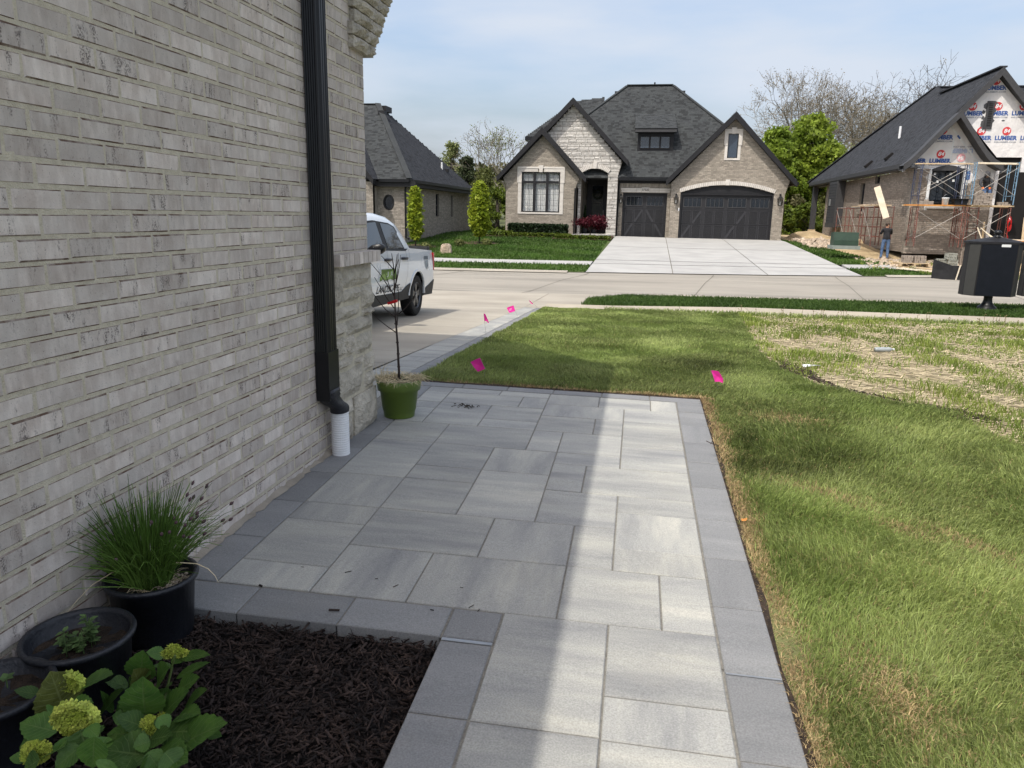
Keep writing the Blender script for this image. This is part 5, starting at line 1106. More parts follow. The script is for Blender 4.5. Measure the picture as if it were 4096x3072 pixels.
def bush_pot(x, y, z, h, r, label, cone):
    t = thing('porch_plant', label, 'potted plant', (x, y, z)); mb = MB(); mb.lathe((x, y, z), [(.14, 0), (.19, .3), (.17, .3)], 14); mb.build('pot', 'black_plastic', t); g = np.random.default_rng(int(h * 100)); n = 700; u = g.random(n)
    if cone: rr = r * (1 - u) * np.sqrt(g.random(n)); a = g.uniform(0, 6.28, n); C_ = np.stack([x + rr * np.cos(a), y + rr * np.sin(a), z + .3 + h * u], 1)
    else: q = g.normal(size=(n, 3)); q /= np.linalg.norm(q, axis=1)[:, None]; C_ = q * (r * g.random(n) ** .33)[:, None] + np.array([x, y, z + .3 + r])
    leaf_cloud('foliage', C_, .06, 'yew', t, seed=3)
bush_pot(-4.02, 46.6, .59, 1.35, .24, 'dark cone-shaped evergreen in a pot at the left of the porch', True); bush_pot(-3.45, 46.9, .59, .6, .27, 'dark round evergreen in a pot before the front door', False)
# single garage
f459 = FX(45.9)
brick_wall(nh, f459, [(-2.05, .3), (.99, .3), (.99, 3.58), (-2.05, 3.58)], [[(-1.77, .0), (.80, .0), (.80, 3.03), (-1.77, 3.03)]], 'far_brick')
for i, (a, b) in enumerate(((-1.86, -1.0), (-.99, -.71), (-.23, .32), (.33, .92))): mb = MB(); mb.fbox(f459, a, b, 3.05, 3.17, -.04, .03, RND.uniform(-1, 1)); mb.fbox(f459, a - (.05 if i == 0 else 0), b + (.05 if i == 3 else 0), 3.18, 3.28, -.04, .06, RND.uniform(-1, 1)); mb.build('lintel_stone', 'cast_stone', nh)
mb = MB(); mb.fbox(f459, -.70, -.24, 3.05, 3.32, -.04, .075); pq = mb.build('number_plaque', 'cast_stone', nh); mb = MB(); put_text(mb, f459, '57325', -.47, 3.19, .17, .079, bold=.004, width=.38); mb.build('number', 'void', pq)
mb = MB(); mb.fbox(f459, -2.05, .99, 3.55, 3.72, -.05, .06, back=True); mb.fbox(f459, -2.05, .99, 3.70, 3.74, .06, .42, back=True); mb.build('frieze', 'black_trim', nh); fascia_box(nh, (-2.02, 45.45, 3.79), (.82, 45.45, 3.79), .2)
mb = MB()
for k in range(28): mb.fbox(f459, -2.0 + k * .107, -2.0 + k * .107 + .095, 3.32, 3.53, -.02, .004, RND.uniform(-1, 1))
mb.build('soldier_course', 'far_brick', nh, 'stuff')
mb = MB(); mb.box((-.5, 48.9, 2), (2.9, 5, 3.3)); mb.build('garage_core', 'void', nh)
# double garage
Gp = [(.98, .3), (7.20, .3), (7.20, 3.0), (7.40, 3.74), (4.24, 7.02), (.95, 3.55), (.98, 3.3)]
GA = arc(1.52, 6.62, 3.05, .43, 16); Gh = [(1.52, 0), (6.62, 0)] + GA[::-1]; SWn = (3.91, 4.47, 4.93, 6.25)
brick_wall(nh, f45, Gp, [Gh, [(SWn[0], SWn[2]), (SWn[1], SWn[2]), (SWn[1], SWn[3]), (SWn[0], SWn[3])]], 'far_brick')
voussoirs(nh, FX(44.99), (1.50, 6.64, 3.05, .44), .21, 'cast_stone', 52)
gable_roof(nh, 4.20, 7.36, 3.54, 3.69, 44.6, 50.0)
mb = MB(); mb.box((7.1, 49.3, 2), (.14, 8, 3.4)); mb.box((1.1, 45.5, 2), (.14, .8, 3.3)); mb.build('side_wall', 'mortar_far', nh)
trim_ring(nh, f45, SWn[0], SWn[1], SWn[2], SWn[3], .15); mb = MB(); mb.fbox(f45, SWn[0], SWn[1], SWn[2], SWn[3], -.14, -.10, back=True); sv = mb.build('window', 'black_trim', nh); mb = MB(); mb.fbox(f45, SWn[0] + .04, SWn[1] - .04, SWn[2] + .04, SWn[3] - .04, -.10, -.085, back=True); mb.build('pane', 'glass_blue', sv)
def garage_door(root, fr, x0, x1, z0, z1, nwin, label=None):
    mb = MB(); mb.fbox(fr, x0, x1, z0, z1, -.22, -.16, back=True); d = mb.build('garage_door', 'door_black', root); H = z1 - z0
    mb = MB(); mb.fbox(fr, x0 - .09, x0, z0, z1 + .05, -.2, -.02, back=True); mb.fbox(fr, x1, x1 + .09, z0, z1 + .05, -.2, -.02, back=True); mb.fbox(fr, x0, x1, z1, z1 + .06, -.2, -.02, back=True); mb.build('door_frame', 'black_trim', d)
    W_ = (x1 - x0) / nwin
    for i in range(nwin):
        a, b = x0 + W_ * i + .14, x0 + W_ * (i + 1) - .14; wz0, wz1 = z0 + H * .735, z0 + H * .93
        mb = MB()
        for q in ((a - .04, b + .04, wz0 - .04, wz0), (a - .04, b + .04, wz1, wz1 + .04), (a - .04, a, wz0, wz1), (b, b + .04, wz0, wz1)): mb.fbox(fr, *q, -.16, -.125, back=True)
        for k in range(1, 4): xx = lerp(a, b, k / 4); mb.fbox(fr, xx - .012, xx + .012, wz0, wz1, -.16, -.13, back=True)
        w = mb.build('window_frame', 'grey_trim', d)
        for k in range(4): mb = MB(); mb.fbox(fr, lerp(a, b, k / 4) + .012, lerp(a, b, (k + 1) / 4) - .012, wz0 + .004, wz1 - .004, -.159, -.15, back=True); mb.build('pane', 'glass_dark', w)
        # beaded panels in two rows, with diagonal braces
        for rw, (pz0, pz1) in enumerate(((z0 + H * .03, z0 + H * .31), (z0 + H * .36, z0 + H * .635))):
            for h_ in range(2):
                pa, pb = (a - .03, (a + b) / 2 - .07) if h_ == 0 else ((a + b) / 2 + .07, b + .03); mb = MB()
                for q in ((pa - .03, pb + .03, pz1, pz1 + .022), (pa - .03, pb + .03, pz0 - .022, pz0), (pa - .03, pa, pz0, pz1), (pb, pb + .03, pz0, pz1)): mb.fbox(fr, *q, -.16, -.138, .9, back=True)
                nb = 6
                for k in range(nb): mb.fbox(fr, lerp(pa, pb, k / nb) + .008, lerp(pa, pb, (k + 1) / nb) - .008, pz0 + .01, pz1 - .01, -.16, -.153, -.5, back=True)  # frames and braces toned lighter, boards darker: relief shading put into the colour
                if (i % 2 == 0 and ((rw == 1 and h_ == 1) or (rw == 0 and h_ == 0))) or (i % 2 == 1 and ((rw == 1 and h_ == 0) or (rw == 0 and h_ == 1)) and nwin == 2):
                    up = i % 2 == 0; za, zb = (pz0, pz1) if up else (pz1, pz0); dd_ = Vector((pb - pa, zb - za)); dd_.normalize(); nn = Vector((-dd_.y, dd_.x)) * .06
                    mb.prism(fr, [(pa - nn.x, za - nn.y), (pb - nn.x, zb - nn.y), (pb + nn.x, zb + nn.y), (pa + nn.x, za + nn.y)][::1 if up else 1], -.155, -.135, .9)
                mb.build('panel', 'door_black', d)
        for z in (z0 + H * .335, z0 + H * .66):
            if i == 0: mb = MB(); mb.fbox(fr, x0, x1, z - .006, z + .006, -.17, -.158); mb.build('section_joint', 'void', d)
    return d
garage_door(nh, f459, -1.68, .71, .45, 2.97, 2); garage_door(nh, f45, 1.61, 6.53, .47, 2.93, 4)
mb = MB(); mb.prism(f45, [(1.53, 2.99), (6.61, 2.99)] + GA[::-1], -.16, -.10); mb.build('arch_panel', 'black_trim', nh)
mb = MB(); mb.box((4.1, 48.4, 2.1), (5.6, 6, 3.4)); mb.build('garage_core', 'void', nh)
mb = MB(); mb.fbox(f45, 1.44, 1.50, 2.02, 2.18, 0, .02); mb.build('keypad', 'label_white', nh)
# main hip roof with shed dormer
RX0, RX1, RY, RZ = -2.04, .83, 51.0, 9.75; t = 5.62; ze = RZ - 1.055 * t; kx = 1.23; yE = RY - t
A0, A1 = (RX0 - kx * t, yE, ze), (RX1 + kx * t, yE, ze); B0, B1 = (RX0 - kx * t, RY + t, ze), (RX1 + kx * t, RY + t, ze); r0, r1 = (RX0, RY, RZ), (RX1, RY, RZ)
slope_part(nh, [A0, A1, r1, r0]); slope_part(nh, [A1, B1, r1], row=.3, ln=.9); slope_part(nh, [B0, A0, r0], row=.3, ln=.9); slope_part(nh, [B1, B0, r0, r1], row=.4, ln=1.5)
mb = MB(); mb.bar((RX0, RY, RZ + .02), (RX1, RY, RZ + .02), .3, .05); mb.bar(A0, r0, .28, .05); mb.bar(A1, r1, .28, .05); mb.build('ridge_caps', 'shingle', nh)
for x in (-2.56, 1.35): mb = MB(); mb.box((x, 51.6, 9.33), (.5, .9, .22)); mb.build('ridge_vent', 'shingle', nh)
mb = MB(); mb.tube([(-.32, 51, 9.7), (-.32, 51, 9.92)], .05, 8); mb.build('vent_stub', 'black_metal', nh)
fd_ = FX(46.9); mb = MB(); k = 46.9 / 48.5; Z = lambda z: 1.72 + (z - 1.72) * k
mb.fbox(fd_, -1.14 * k, 1.02 * k, Z(5.48), Z(6.62), -2.2, 0, back=True); dm = mb.build('dormer', 'black_trim', nh); mb = MB(); mb.fbox(fd_, -1.30 * k, 1.16 * k, Z(6.64), Z(6.84), -.2, .45, back=True); mb.build('dormer_fascia', 'grey_trim', dm)
for a, b in ((-.96, -.46), (-.35, .16), (.27, .77)):
    mb = MB(); a *= k; b *= k
    for q in ((a - .04, b + .04, Z(5.72), Z(5.76)), (a - .04, b + .04, Z(6.40), Z(6.44)), (a - .04, a, Z(5.76), Z(6.40)), (b, b + .04, Z(5.76), Z(6.40))): mb.fbox(fd_, *q, 0, .05)
    w = mb.build('window', 'black_trim', dm); mb = MB(); mb.fbox(fd_, a, b, Z(5.76), Z(6.40), 0, .02); mb.build('pane', 'glass_blue', w)
slope_part(nh, [(-1.32 * k, 46.42, Z(6.86)), (1.18 * k, 46.42, Z(6.86)), (1.0, 49.15, 7.80), (-1.38, 49.15, 7.80)], 'dormer_roof')
# rear left wing whose eave shows beside the gable
slope_part(nh, [(-8.20, 48.9, 6.42), (-3.5, 48.9, 6.42), (-3.5, 52, 9.2), (-5.4, 52, 8.6)], 'wing_roof'); slope_part(nh, [(-8.2, 56, 6.42), (-8.20, 48.9, 6.42), (-5.4, 52, 8.6), (-5.4, 53, 8.6)], 'wing_roof', row=.3, ln=.9)
mb = MB(); mb.box((-5.9, 48.96, 6.34), (4.6, .12, .24)); mb.box((-8.14, 52.5, 6.34), (.12, 7, .24)); mb.build('wing_gutter', 'black_metal', nh); mb = MB(); mb.box((-5.75, 52.6, 3.3), (4.1, 6.6, 6.0)); mb.build('wing_wall', 'far_brick', nh)
cyl_spout(nh, (-2.04, 45.62, .45), (-2.0, 45.62, 3.6)); cyl_spout(nh, (-4.50, 44.93, .55), (-4.50, 44.93, 3.2))
for x, zc in ((7.75, 3.60), (-9.02, 3.7)): fascia_box(nh, (x - .02 * 0, 44.65, zc), (x, 50, zc), .16)
def lantern(x, y, z0, z1, w, label):
    t = thing('wall_lantern', label, 'lantern', (x, y, (z0 + z1) / 2), group='carriage lanterns beside the garage doors'); h = z1 - z0; mb = MB(); zc = z0 + h * .62
    mb.lathe((x, y, z0), [(w * .3, 0), (w * .33, h * .04), (w * .30, h * .05)], 4); mb.lathe((x, y, zc), [(w * .62, 0), (w * .5, h * .05), (w * .22, h * .17), (w * .10, h * .22), (w * .10, h * .26), (.0, h * .30)], 4)
    for sx_ in (-1, 1):
        for sy in (-1, 1): mb.bar((x + sx_ * w * .27, y + sy * w * .27, z0 + .02), (x + sx_ * w * .42, y + sy * w * .42, zc), .016, .016)
    mb.bar((x, y, z1 - .05), (x, y + .13, z1 - .05), .02, .02); mb.tube([(x, y, zc + h * .25), (x, y, z1)], .008, 5); mb.box((x, y + .12, z1 - .12), (.1, .03, .22)); mb.build('lantern_frame', 'black_metal', t)
    mb = MB(); mb.lathe((x, y, z0 + .03), [(w * .25, 0), (w * .38, zc - z0 - .04)], 4); mb.build('lantern_glass', 'glass_clear', t); mb = MB(); mb.tube([(x, y, z0 + .05), (x, y, z0 + .22)], .02, 6); mb.build('candle', 'lamp_glass', t)
lantern(1.28, 44.85, 2.40, 2.98, .30, 'black carriage lantern on the brick pier between the two garage doors'); lantern(6.96, 44.85, 2.38, 3.04, .32, 'black carriage lantern at the right end of the double garage'); lantern(-1.87, 45.72, 2.40, 2.94, .26, 'black carriage lantern tucked beside the white stone pier')

# ------------------------------------------------------------------- house on the left
lh = thing('brick_house', 'brick house with dark hip roof and an oval window behind the truck', 'house', (-12.25, 37, .45))
fl = FX(37.0); xw = -12.25
ov = [(-13.08 + .29 * math.cos(a), 2.13 + .385 * math.sin(a)) for a in np.linspace(0, 2 * math.pi, 33)[:-1]]
brick_wall(lh, fl, [(-16, .2), (xw, .2), (xw, 3.1), (-16, 3.1)], [ov], 'left_brick')
fs = frame((xw, 37.01, 0), (0, 1, 0), (0, 0, 1), (1, 0, 0)); W2 = [(5.66, 6.33, 1.45, 2.71), (9.0, 9.46, 1.43, 2.71)]
brick_wall(lh, fs, [(0, .0), (14.2, .0), (14.2, 3.1), (0, 3.1)], [[(a, c), (b, c), (b, d), (a, d)] for a, b, c, d in W2], 'left_brick')
for a, b, c, d in W2:
    mb = MB(); mb.fbox(fs, a, b, c, d, -.2, -.16, back=True)
    for q in ((a, a + .05, c, d), (b - .05, b, c, d), (a, b, d - .05, d), (a, b, c, c + .05), (a, b, (c + d) / 2 - .02, (c + d) / 2 + .02)): mb.fbox(fs, *q, -.16, -.1, back=True)
    w = mb.build('window', 'black_trim', lh)
    for z0, z1 in ((c + .05, (c + d) / 2 - .02), ((c + d) / 2 + .02, d - .05)): mb = MB(); mb.fbox(fs, a + .05, b - .05, z0, z1, -.16, -.14, back=True); mb.build('pane', 'glass_dark', w)
    mb = MB(); mb.fbox(fs, a - .03, b + .03, c - .08, c - .005, -.05, .03); mb.build('sill', 'left_brick', lh)
mb = MB(); n = 32; A = [(-13.08 + .29 * math.cos(2 * math.pi * i / n), 2.13 + .385 * math.sin(2 * math.pi * i / n)) for i in range(n)]; B = [(-13.08 + .22 * math.cos(2 * math.pi * i / n), 2.13 + .315 * math.sin(2 * math.pi * i / n)) for i in range(n)]
V = [fl(u, v, .015) for u, v in A] + [fl(u, v, .015) for u, v in B] + [fl(u, v, -.1) for u, v in A] + [fl(u, v, -.1) for u, v in B]
mb.add(V, [(i, (i + 1) % n, n + (i + 1) % n, n + i) for i in range(n)] + [(n + i, n + (i + 1) % n, 3 * n + (i + 1) % n, 3 * n + i) for i in range(n)] + [(i, 2 * n + i, 2 * n + (i + 1) % n, (i + 1) % n) for i in range(n)]); ow = mb.build('oval_window', 'black_trim', lh); mb = MB(); mb.prism(fl, B, -.1, -.06); mb.build('pane', 'glass_dark', ow)
mb = MB(); mb.box((-14.2, 44.2, 1.8), (3.4, 13.6, 2.6)); mb.build('wall_core', 'void', lh)
# projecting left bay
fb = FX(36.35); brick_wall(lh, fb, [(-18, .1), (-13.66, .1), (-13.66, 3.1), (-18, 3.1)], [], 'left_brick'); mb = MB(); mb.box((-13.78, 36.7, 1.6), (.24, .66, 2.96)); mb.build('bay_return', 'left_brick', lh)
ex, ey0, ey1, ez = -11.85, 36.58, 50.5, 3.24; ap = (-15.38, 42.0, 7.48)
slope_part(lh, [(ex, ey0, ez), (ex, ey1, ez), ap], shin='shingle_blue'); slope_part(lh, [(-19, ey0, ez), (ex, ey0, ez), ap, (-19, 42.0, 7.48)]); slope_part(lh, [(ex, ey1, ez), (-19, ey1, ez), (-19, 42, 7.48), ap], row=.4, ln=1.4)
gable_roof(lh, -16.0, 6.2, 2.55, 3.22, 35.9, 41, shin='shingle_blue')
mb = MB(); mb.box(((-16 + ex) / 2 + 1.2, 36.78, 3.02), (abs(-16 - ex) - 1.8, .36, .26)); mb.box((xw + .2, 43.6, 3.02), (.38, 13.8, .24)); mb.build('frieze', 'black_trim', lh)
fascia_box(lh, (ex + .02, ey0, ez - .06), (ex + .02, ey1, ez - .06), .15, .12); fascia_box(lh, (-13.4, ey0 - .02, ez - .06), (ex, ey0 - .02, ez - .06), .15, .12)
mb = MB(); mb.tube([(ex - .05, ey0 + .1, 3.1), (xw + .07, 36.95, 2.85), (xw + .07, 36.95, .4), (xw + .3, 36.7, .36)], .045, 8); mb.build('downspout', 'black_metal', lh)
mb = MB(); mb.bar((ex, ey0, ez + .05), (ap[0], ap[1], ap[2] + .05), .3, .05); mb.build('hip_cap', 'shingle', lh)
mb = MB(); mb.box((-15.2, 42.6, 7.28), (.5, 1.0, .3)); mb.box((-14.9, 41.4, 6.95), (.35, .5, .2)); mb.build('roof_vents', 'black_trim', lh)
mb = MB(); mb.tube([(-12.69, 45.55, 4.2), (-12.69, 45.55, 4.64)], .06, 8); mb.build('vent_pipe', 'white_plastic', lh)
mb = MB(); mb.box((-12.60, 46.3, 4.2), (.25, .3, .16)); mb.build('roof_vents', 'black_trim', lh)

# =================================================================== UNFINISHED HOUSE AND BUILDING SITE (right)
X0, Y0 = 11.42, 37.5
uh = thing('unfinished_house', 'half-bricked house wrapped in printed white sheeting with dark new roof and scaffolding', 'house', (X0, Y0, .6))
fw = FX(Y0); fside = frame((X0, Y0, 0), (0, 1, 0), (0, 0, 1), (-1, 0, 0))
WN = (12.19, 13.48, 2.50, 3.92)
# front: masonry laid up to window height, open joints between the courses
brick_wall(uh, fw, [(X0, .25), (14.78, .25), (14.78, 3.55), (14.0, 3.55), (13.52, 3.2), (12.05, 3.45), (11.75, 4.0), (X0 - .15, 4.05), (X0, 3.4)], [[(WN[0] - .14, WN[2] - .2), (WN[1] + .14, WN[2] - .2), (WN[1] + .14, 4.3), (WN[0] - .14, 4.3)]], 'shop_brick', h=.085, gap=.02)
for k in range(7): mb = MB(); mb.fbox(fw, X0 - .09 - .055 * k, X0 + .42 + .04 * k, 3.42 + .085 * k, 3.42 + .085 * k + .068, -.3, .02 + .02 * k); mb.build('corbel_course', 'shop_brick', uh)
SW2 = [(5.1 + 2.7, 6.1 + 2.7, 2.2, 3.72), (5.1, 5.95, 3.57, 3.95)]
SW2 = [(7.85, 8.75, 2.15, 3.72), (5.15, 6.0, 3.56, 3.95)]
brick_wall(uh, fside, [(0, .3), (17.3, .3), (17.3, 3.95), (0, 3.95)], [[(a, c), (b, c), (b, d), (a, d)] for a, b, c, d in SW2], 'shop_brick', h=.085, gap=.02)
for a, b, c, d in SW2:
    mb = MB(); mb.fbox(fside, a, b, c, d, -.22, -.18, back=True)
    for q in ((a, a + .06, c, d), (b - .06, b, c, d), (a, b, d - .06, d), (a, b, c, c + .06), ((a + b) / 2 - .03, (a + b) / 2 + .03, c, d)): mb.fbox(fside, *q, -.18, -.12, back=True)
    w = mb.build('window', 'grey_trim', uh)
    for k in (0, 1): mb = MB(); mb.fbox(fside, lerp(a, b, k / 2) + .06 - .03 * k, lerp(a, b, (k + 1) / 2) - .03 - .03 * k, c + .06, d - .06, -.18, -.16, back=True); mb.build('pane', 'glass_dark', w)
    mb = MB(); mb.fbox(fside, a - .05, b + .05, c - .12, c - .01, -.05, .05); mb.build('sill', 'shop_brick', uh)
mb = MB(); mb.box((14.5, 46.3, 2.2), (5.6, 17.0, 3.4)); mb.build('framing_core', 'void', uh)
# sided fireplace box and porch at the far end
by0, by1 = 12.2, 14.4; mb = MB(); mb.fbox(fside, by0, by1, 1.25, 4.0, 0, .42, back=True); bx = mb.build('chimney_box', 'grey_trim', uh)
for k in range(15): z = 1.52 + k * .165; mb = MB(); mb.add([fside(by0 + .25, z, .445), fside(by1 - .05, z, .445), fside(by1 - .05, z + .165, .425), fside(by0 + .25, z + .165, .425)], [(0, 1, 2, 3)]); mb.fbox(fside, by0 + .25, by1 - .05, z - .012, z, .42, .448); mb.build('siding_board', 'grey_siding', bx)
for a, b in ((by0, by0 + .24), (by1 - .04, by1 + .03)): mb = MB(); mb.fbox(fside, a, b, 1.3, 4.0, .42, .46); mb.build('corner_board', 'grey_trim', bx)
mb = MB(); mb.fbox(fside, by0 - .03, by1 + .05, 1.22, 1.5, .4, .49, back=True); mb.build('skirt_board', 'grey_trim', bx); mb = MB(); mb.fbox(fside, by1 - .75, by1 - .45, 2.55, 2.95, .45, .50); mb.build('meter_box', 'galv', bx)
mb = MB(); mb.box((X0 - .1, 57.9, 2.45), (.32, .42, 3.1)); mb.build('porch_column', 'grey_trim', uh); mb = MB(); mb.box((X0 - .1, 57.9, .75), (.42, .5, .45)); mb.build('column_footing', 'timber', uh)
mb = MB(); mb.box((X0 + .1, 56.6, 4.02), (.4, 3.6, .24)); mb.build('porch_beam', 'grey_trim', uh)
# big left slope down to the eave
ex, ez, m_ = 11.0, 4.24, 1.135
def rz_(x): return ez + m_ * (x - ex)
slope_part(uh, [(ex, 58.7, ez), (ex, 36.75, ez), (12.78, 36.75, rz_(12.78)), (12.78, 37.75, rz_(12.78)), (14.53, 37.75, rz_(14.53)), (14.53, 44.6, rz_(14.53)), (15.27, 48.1, rz_(15.27)), (13.2, 53.4, rz_(13.2))], shin='shingle_blue')
mb = MB(); mb.add([Vector((14.53, 37.75, rz_(14.53))), Vector((17.9, 37.75, 4.35)), Vector((17.9, 46, 4.35)), Vector((14.53, 44.6, rz_(14.53)))], [(0, 1, 2, 3)]); mb.add([Vector((12.78, 36.75, rz_(12.78))), Vector((14.75, 36.75, 4.1)), Vector((14.75, 38, 4.1)), Vector((12.78, 38.0, rz_(12.78)))], [(0, 1, 2, 3)]); mb.build('roof', 'shingle_blue', uh)
slope_part(uh, [(14.6, 43.5, 4.3), (26, 43.5, 4.3), (26, 48.1, 9.05), (15.27, 48.1, 9.05)], shin='shingle_blue')
mb = MB(); mb.bar((14.53, 37.7, rz_(14.53) + .03), (14.53, 45, rz_(14.53) + .03), .3, .06); mb.bar((15.27, 48.1, 9.05), (26, 48.1, 9.05), .3, .06); mb.bar((15.27, 48.1, 9.05), (13.2, 53.4, rz_(13.2) + .03), .3, .06); mb.bar((13.2, 53.4, rz_(13.2) + .03), (ex, 58.7, ez + .03), .3, .06); mb.build('ridge_caps', 'shingle_blue', uh)
def rake(root, L, y, w, th=.06, name='rake_board'):
    # curved board following points L (outer edge), w deep measured downwards
    V = [(x, y, z) for x, z in L] + [(x, y, z - w) for x, z in L]; n = len(L); V += [(x, y + th, z) for x, _, z in V[:2 * n]]
    F = []
    for i in range(n - 1): F += [(i, i + 1, n + i + 1, n + i), (3 * n + i, 3 * n + i + 1, 2 * n + i + 1, 2 * n + i), (2 * n + i, 2 * n + i + 1, i + 1, i), (n + i, n + i + 1, 3 * n + i + 1, 3 * n + i)]
    mb = MB(); mb.add(V, F); mb.build(name, 'grey_trim', root)
CL = [(10.76, 4.15), (11.03, 4.36), (11.28, 4.64), (11.62, 5.05), (12.25, 5.80), (12.77, 6.38)]; CR = [(12.77, 6.38), (13.1, 5.95), (13.57, 5.33), (14.02, 4.75), (14.4, 4.37), (14.75, 4.18)]
rake(uh, CL, 36.72, .30); rake(uh, CR, 36.72, .30)
for L in (CL, CR): rake(uh, [(x, z - .06) for x, z in L], 36.8, .2, .65, 'soffit')
rake(uh, [(12.6, rz_(12.6) - .05), (14.53, 8.27)], 37.68, .36); rake(uh, [(14.53, 8.27), (18.0, 4.35)], 37.68, .36); rake(uh, [(14.53, 8.17), (18.0, 4.25)], 37.76, .2, .4, 'soffit'); rake(uh, [(12.6, rz_(12.6) - .12), (14.53, 8.17)], 37.76, .2, .4, 'soffit')
mb = MB(); mb.box((ex + .02, 47.7, ez - .10), (.10, 21.9, .20)); mb.box((ex + .22, 47.7, ez - .22), (.42, 21.9, .06)); mb.build('eave_fascia', 'grey_trim', uh)
mb = MB(); mb.tube([(12.45, 43.9, 5.9), (12.45, 43.9, 6.5)], .06, 8); mb.build('vent_pipe', 'white_plastic', uh)
for q in (at(3559, 630, 1), at(3478, 660, 1)):
    d = q - Vector((0, 0, 1.72)); s_ = (ez - m_ * ex - 1.72) / (d.z - m_ * d.x); p = Vector((0, 0, 1.72)) + d * s_; mb = MB(); mb.bar(p + Vector((.1, 0, .2)), p + Vector((-.22, 0, -.10)), .25, .12); mb.build('roof_vent', 'void', uh)
# wrapped upper walls
WRs = [(11.3, 4.02), (12.0, 4.02), (12.05, 3.3), (12.1, 3.3), (12.1, 4.0), (13.5, 4.0), (13.55, 3.2), (13.9, 3.55), (14.75, 3.55), (14.72, 4.2), (12.74, 6.2)]
f_s = FX(Y0 + .02); mb = MB(); mb.prism(f_s, [(11.25, 4.03), (14.76, 4.03), (14.76, 4.3), (12.75, 6.2)], -.1, -.012); mb.fbox(f_s, 13.63, 14.76, 3.1, 4.03, -.1, -.012, back=True); mb.fbox(f_s, 11.85, 12.04, 3.2, 4.03, -.1, -.012, back=True); wr1 = mb.build('house_wrap', 'house_wrap', uh)
YB = Y0 + .6; f_b = FX(YB); WB = [(12.7, 5.6), (14.53, 7.9), (18.2, 4.0), (24, 4.0), (24, 1.05), (16.0, 1.05), (16.0, 4.55), (14.9, 4.55), (14.9, 1.05), (14.2, 1.05), (14.2, 4.2)]
mb = MB(); mb.prism(f_b, WB, -.1, 0); wr2 = mb.build('house_wrap', 'house_wrap', uh)
mb = MB(); mb.box((19, YB - .1 + .15, .78), (9.6, .3, .55)); mb.build('foundation', 'foundation', uh); mb = MB(); mb.box((15.45, YB + 1.2, 4.4), (1.2, 2.2, .5)); mb.build('doorway_void', 'void', uh); mb = MB(); mb.box((15.45, YB + .6, 2.6), (1.14, .1, 3.1)); mb.build('recess_wrap', 'house_wrap', uh); mb = MB(); mb.box((15.1, YB + .52, 3.55), (.42, .06, 1.15)); mb.build('recess_window', 'black_trim', uh)
mb = MB(); mb.box((14.83, YB - .3, 2.2), (.14, .7, 4.2)); mb.build('wrapped_return', 'house_wrap', uh)
# printed lettering on the wrap, clipped to each sheet
TXT = {}
def txt(body, size, it=0., bo=0.):
    k = (body, size, it, bo)
    if k not in TXT: TXT[k] = text_mesh(body, size, it, bo)
    return TXT[k]
def print_on(root, fr, clip, u, v, flip=False, pale=False, what=3, wid=.90):
    sg = -1 if flip else 1
    def put(body, mat, size, du, dv, width, d, bo=.006, it=.0):
        V, F = txt(body, size, it, bo); w = max(p[0] for p in V) - min(p[0] for p in V); k = width / w; me = bpy.data.meshes.new('print'); me.from_pydata([fr(u + sg * (p[0] * k + du), v + sg * (p[1] + dv), d) - base_of(root) for p in V], [], F); clipm(me); fin(me, mat)
    def clipm(me):
        bm = bmesh.new(); bm.from_mesh(me)
        for (a, b), (c, e) in zip(clip, clip[1:]):
            p = fr(a, b, 0) - base_of(root); q = fr(c, e, 0) - base_of(root); n = Vector((0, 1, 0)).cross(q - p)
            bmesh.ops.bisect_plane(bm, geom=bm.verts[:] + bm.edges[:] + bm.faces[:], plane_co=p, plane_no=n, clear_outer=True)
        bm.to_mesh(me); bm.free()
    def fin(me, mat):
        if len(me.polygons): me.materials.append(MATS[mat]); link('lettering', me, root)
    if what & 1:
        me = bpy.data.meshes.new('disc'); n = 28; me.from_pydata([fr(u + .18 * math.cos(2 * math.pi * i / n), v + sg * .30 + .18 * math.sin(2 * math.pi * i / n), .004) - base_of(root) for i in range(n)], [], [tuple(range(n))]); clipm(me); fin(me, 'print_pale_red' if pale else 'print_red'); put('84', 'print_white', .24, 0, .30, .25, .008, .006, .2)
    if what & 2: put('LUMBER', 'print_faded' if pale else 'print_blue', .25, 0, 0, wid, .004, .012); put('84LUMBER.COM', 'print_grey', .085, 0, -.165, wid * .98, .004, .003)
cb = [(18.2, 4.0), (14.53, 7.85), (12.75, 5.75)]; cb2 = [(24, 4.0), (14.53, 9)]
for row, z in enumerate((7.46, 6.40, 5.36, 4.30)):
    for k in range(-2, 4):
        u = 15.20 + k * 1.03 + (.30 if row == 0 else -.50 if row == 1 else 0); 
        if row == 0 and abs(u - 14.5) > .3: continue
        if 12.9 < u < 17.6 and not (row == 3 and u < 16.5): print_on(wr2, f_b, cb, u, z, what=3 if not (row == 3) else 1)
for z in (3.55, 2.45, 1.40):
    for u in (16.55, 17.58, 18.6): print_on(wr2, f_b, cb2, u, z)
cs = [(14.72, 4.25), (12.75, 6.15), (11.3, 4.05)]
for u, z, w_ in ((12.40, 5.33, 3), (12.45, 4.33, 3), (11.42, 4.33, 2)): print_on(wr1, f_s, cs, u, z, what=w_)
print_on(wr1, f_s, cs, 13.30, 4.78, flip=True, pale=True)
fv = (lambda f: (lambda a, b, d: f(13.66 - (b - 3.72), 3.72 + (a - 13.66), d)))(f_s); V, F = txt('BER', .26, 0., .012); mb = MB(); mb.add([f_s(13.68 - p[1], 3.74 + p[0] * .9, .004) for p in V], F); mb.build('lettering', 'print_blue', wr1)
mb = MB()
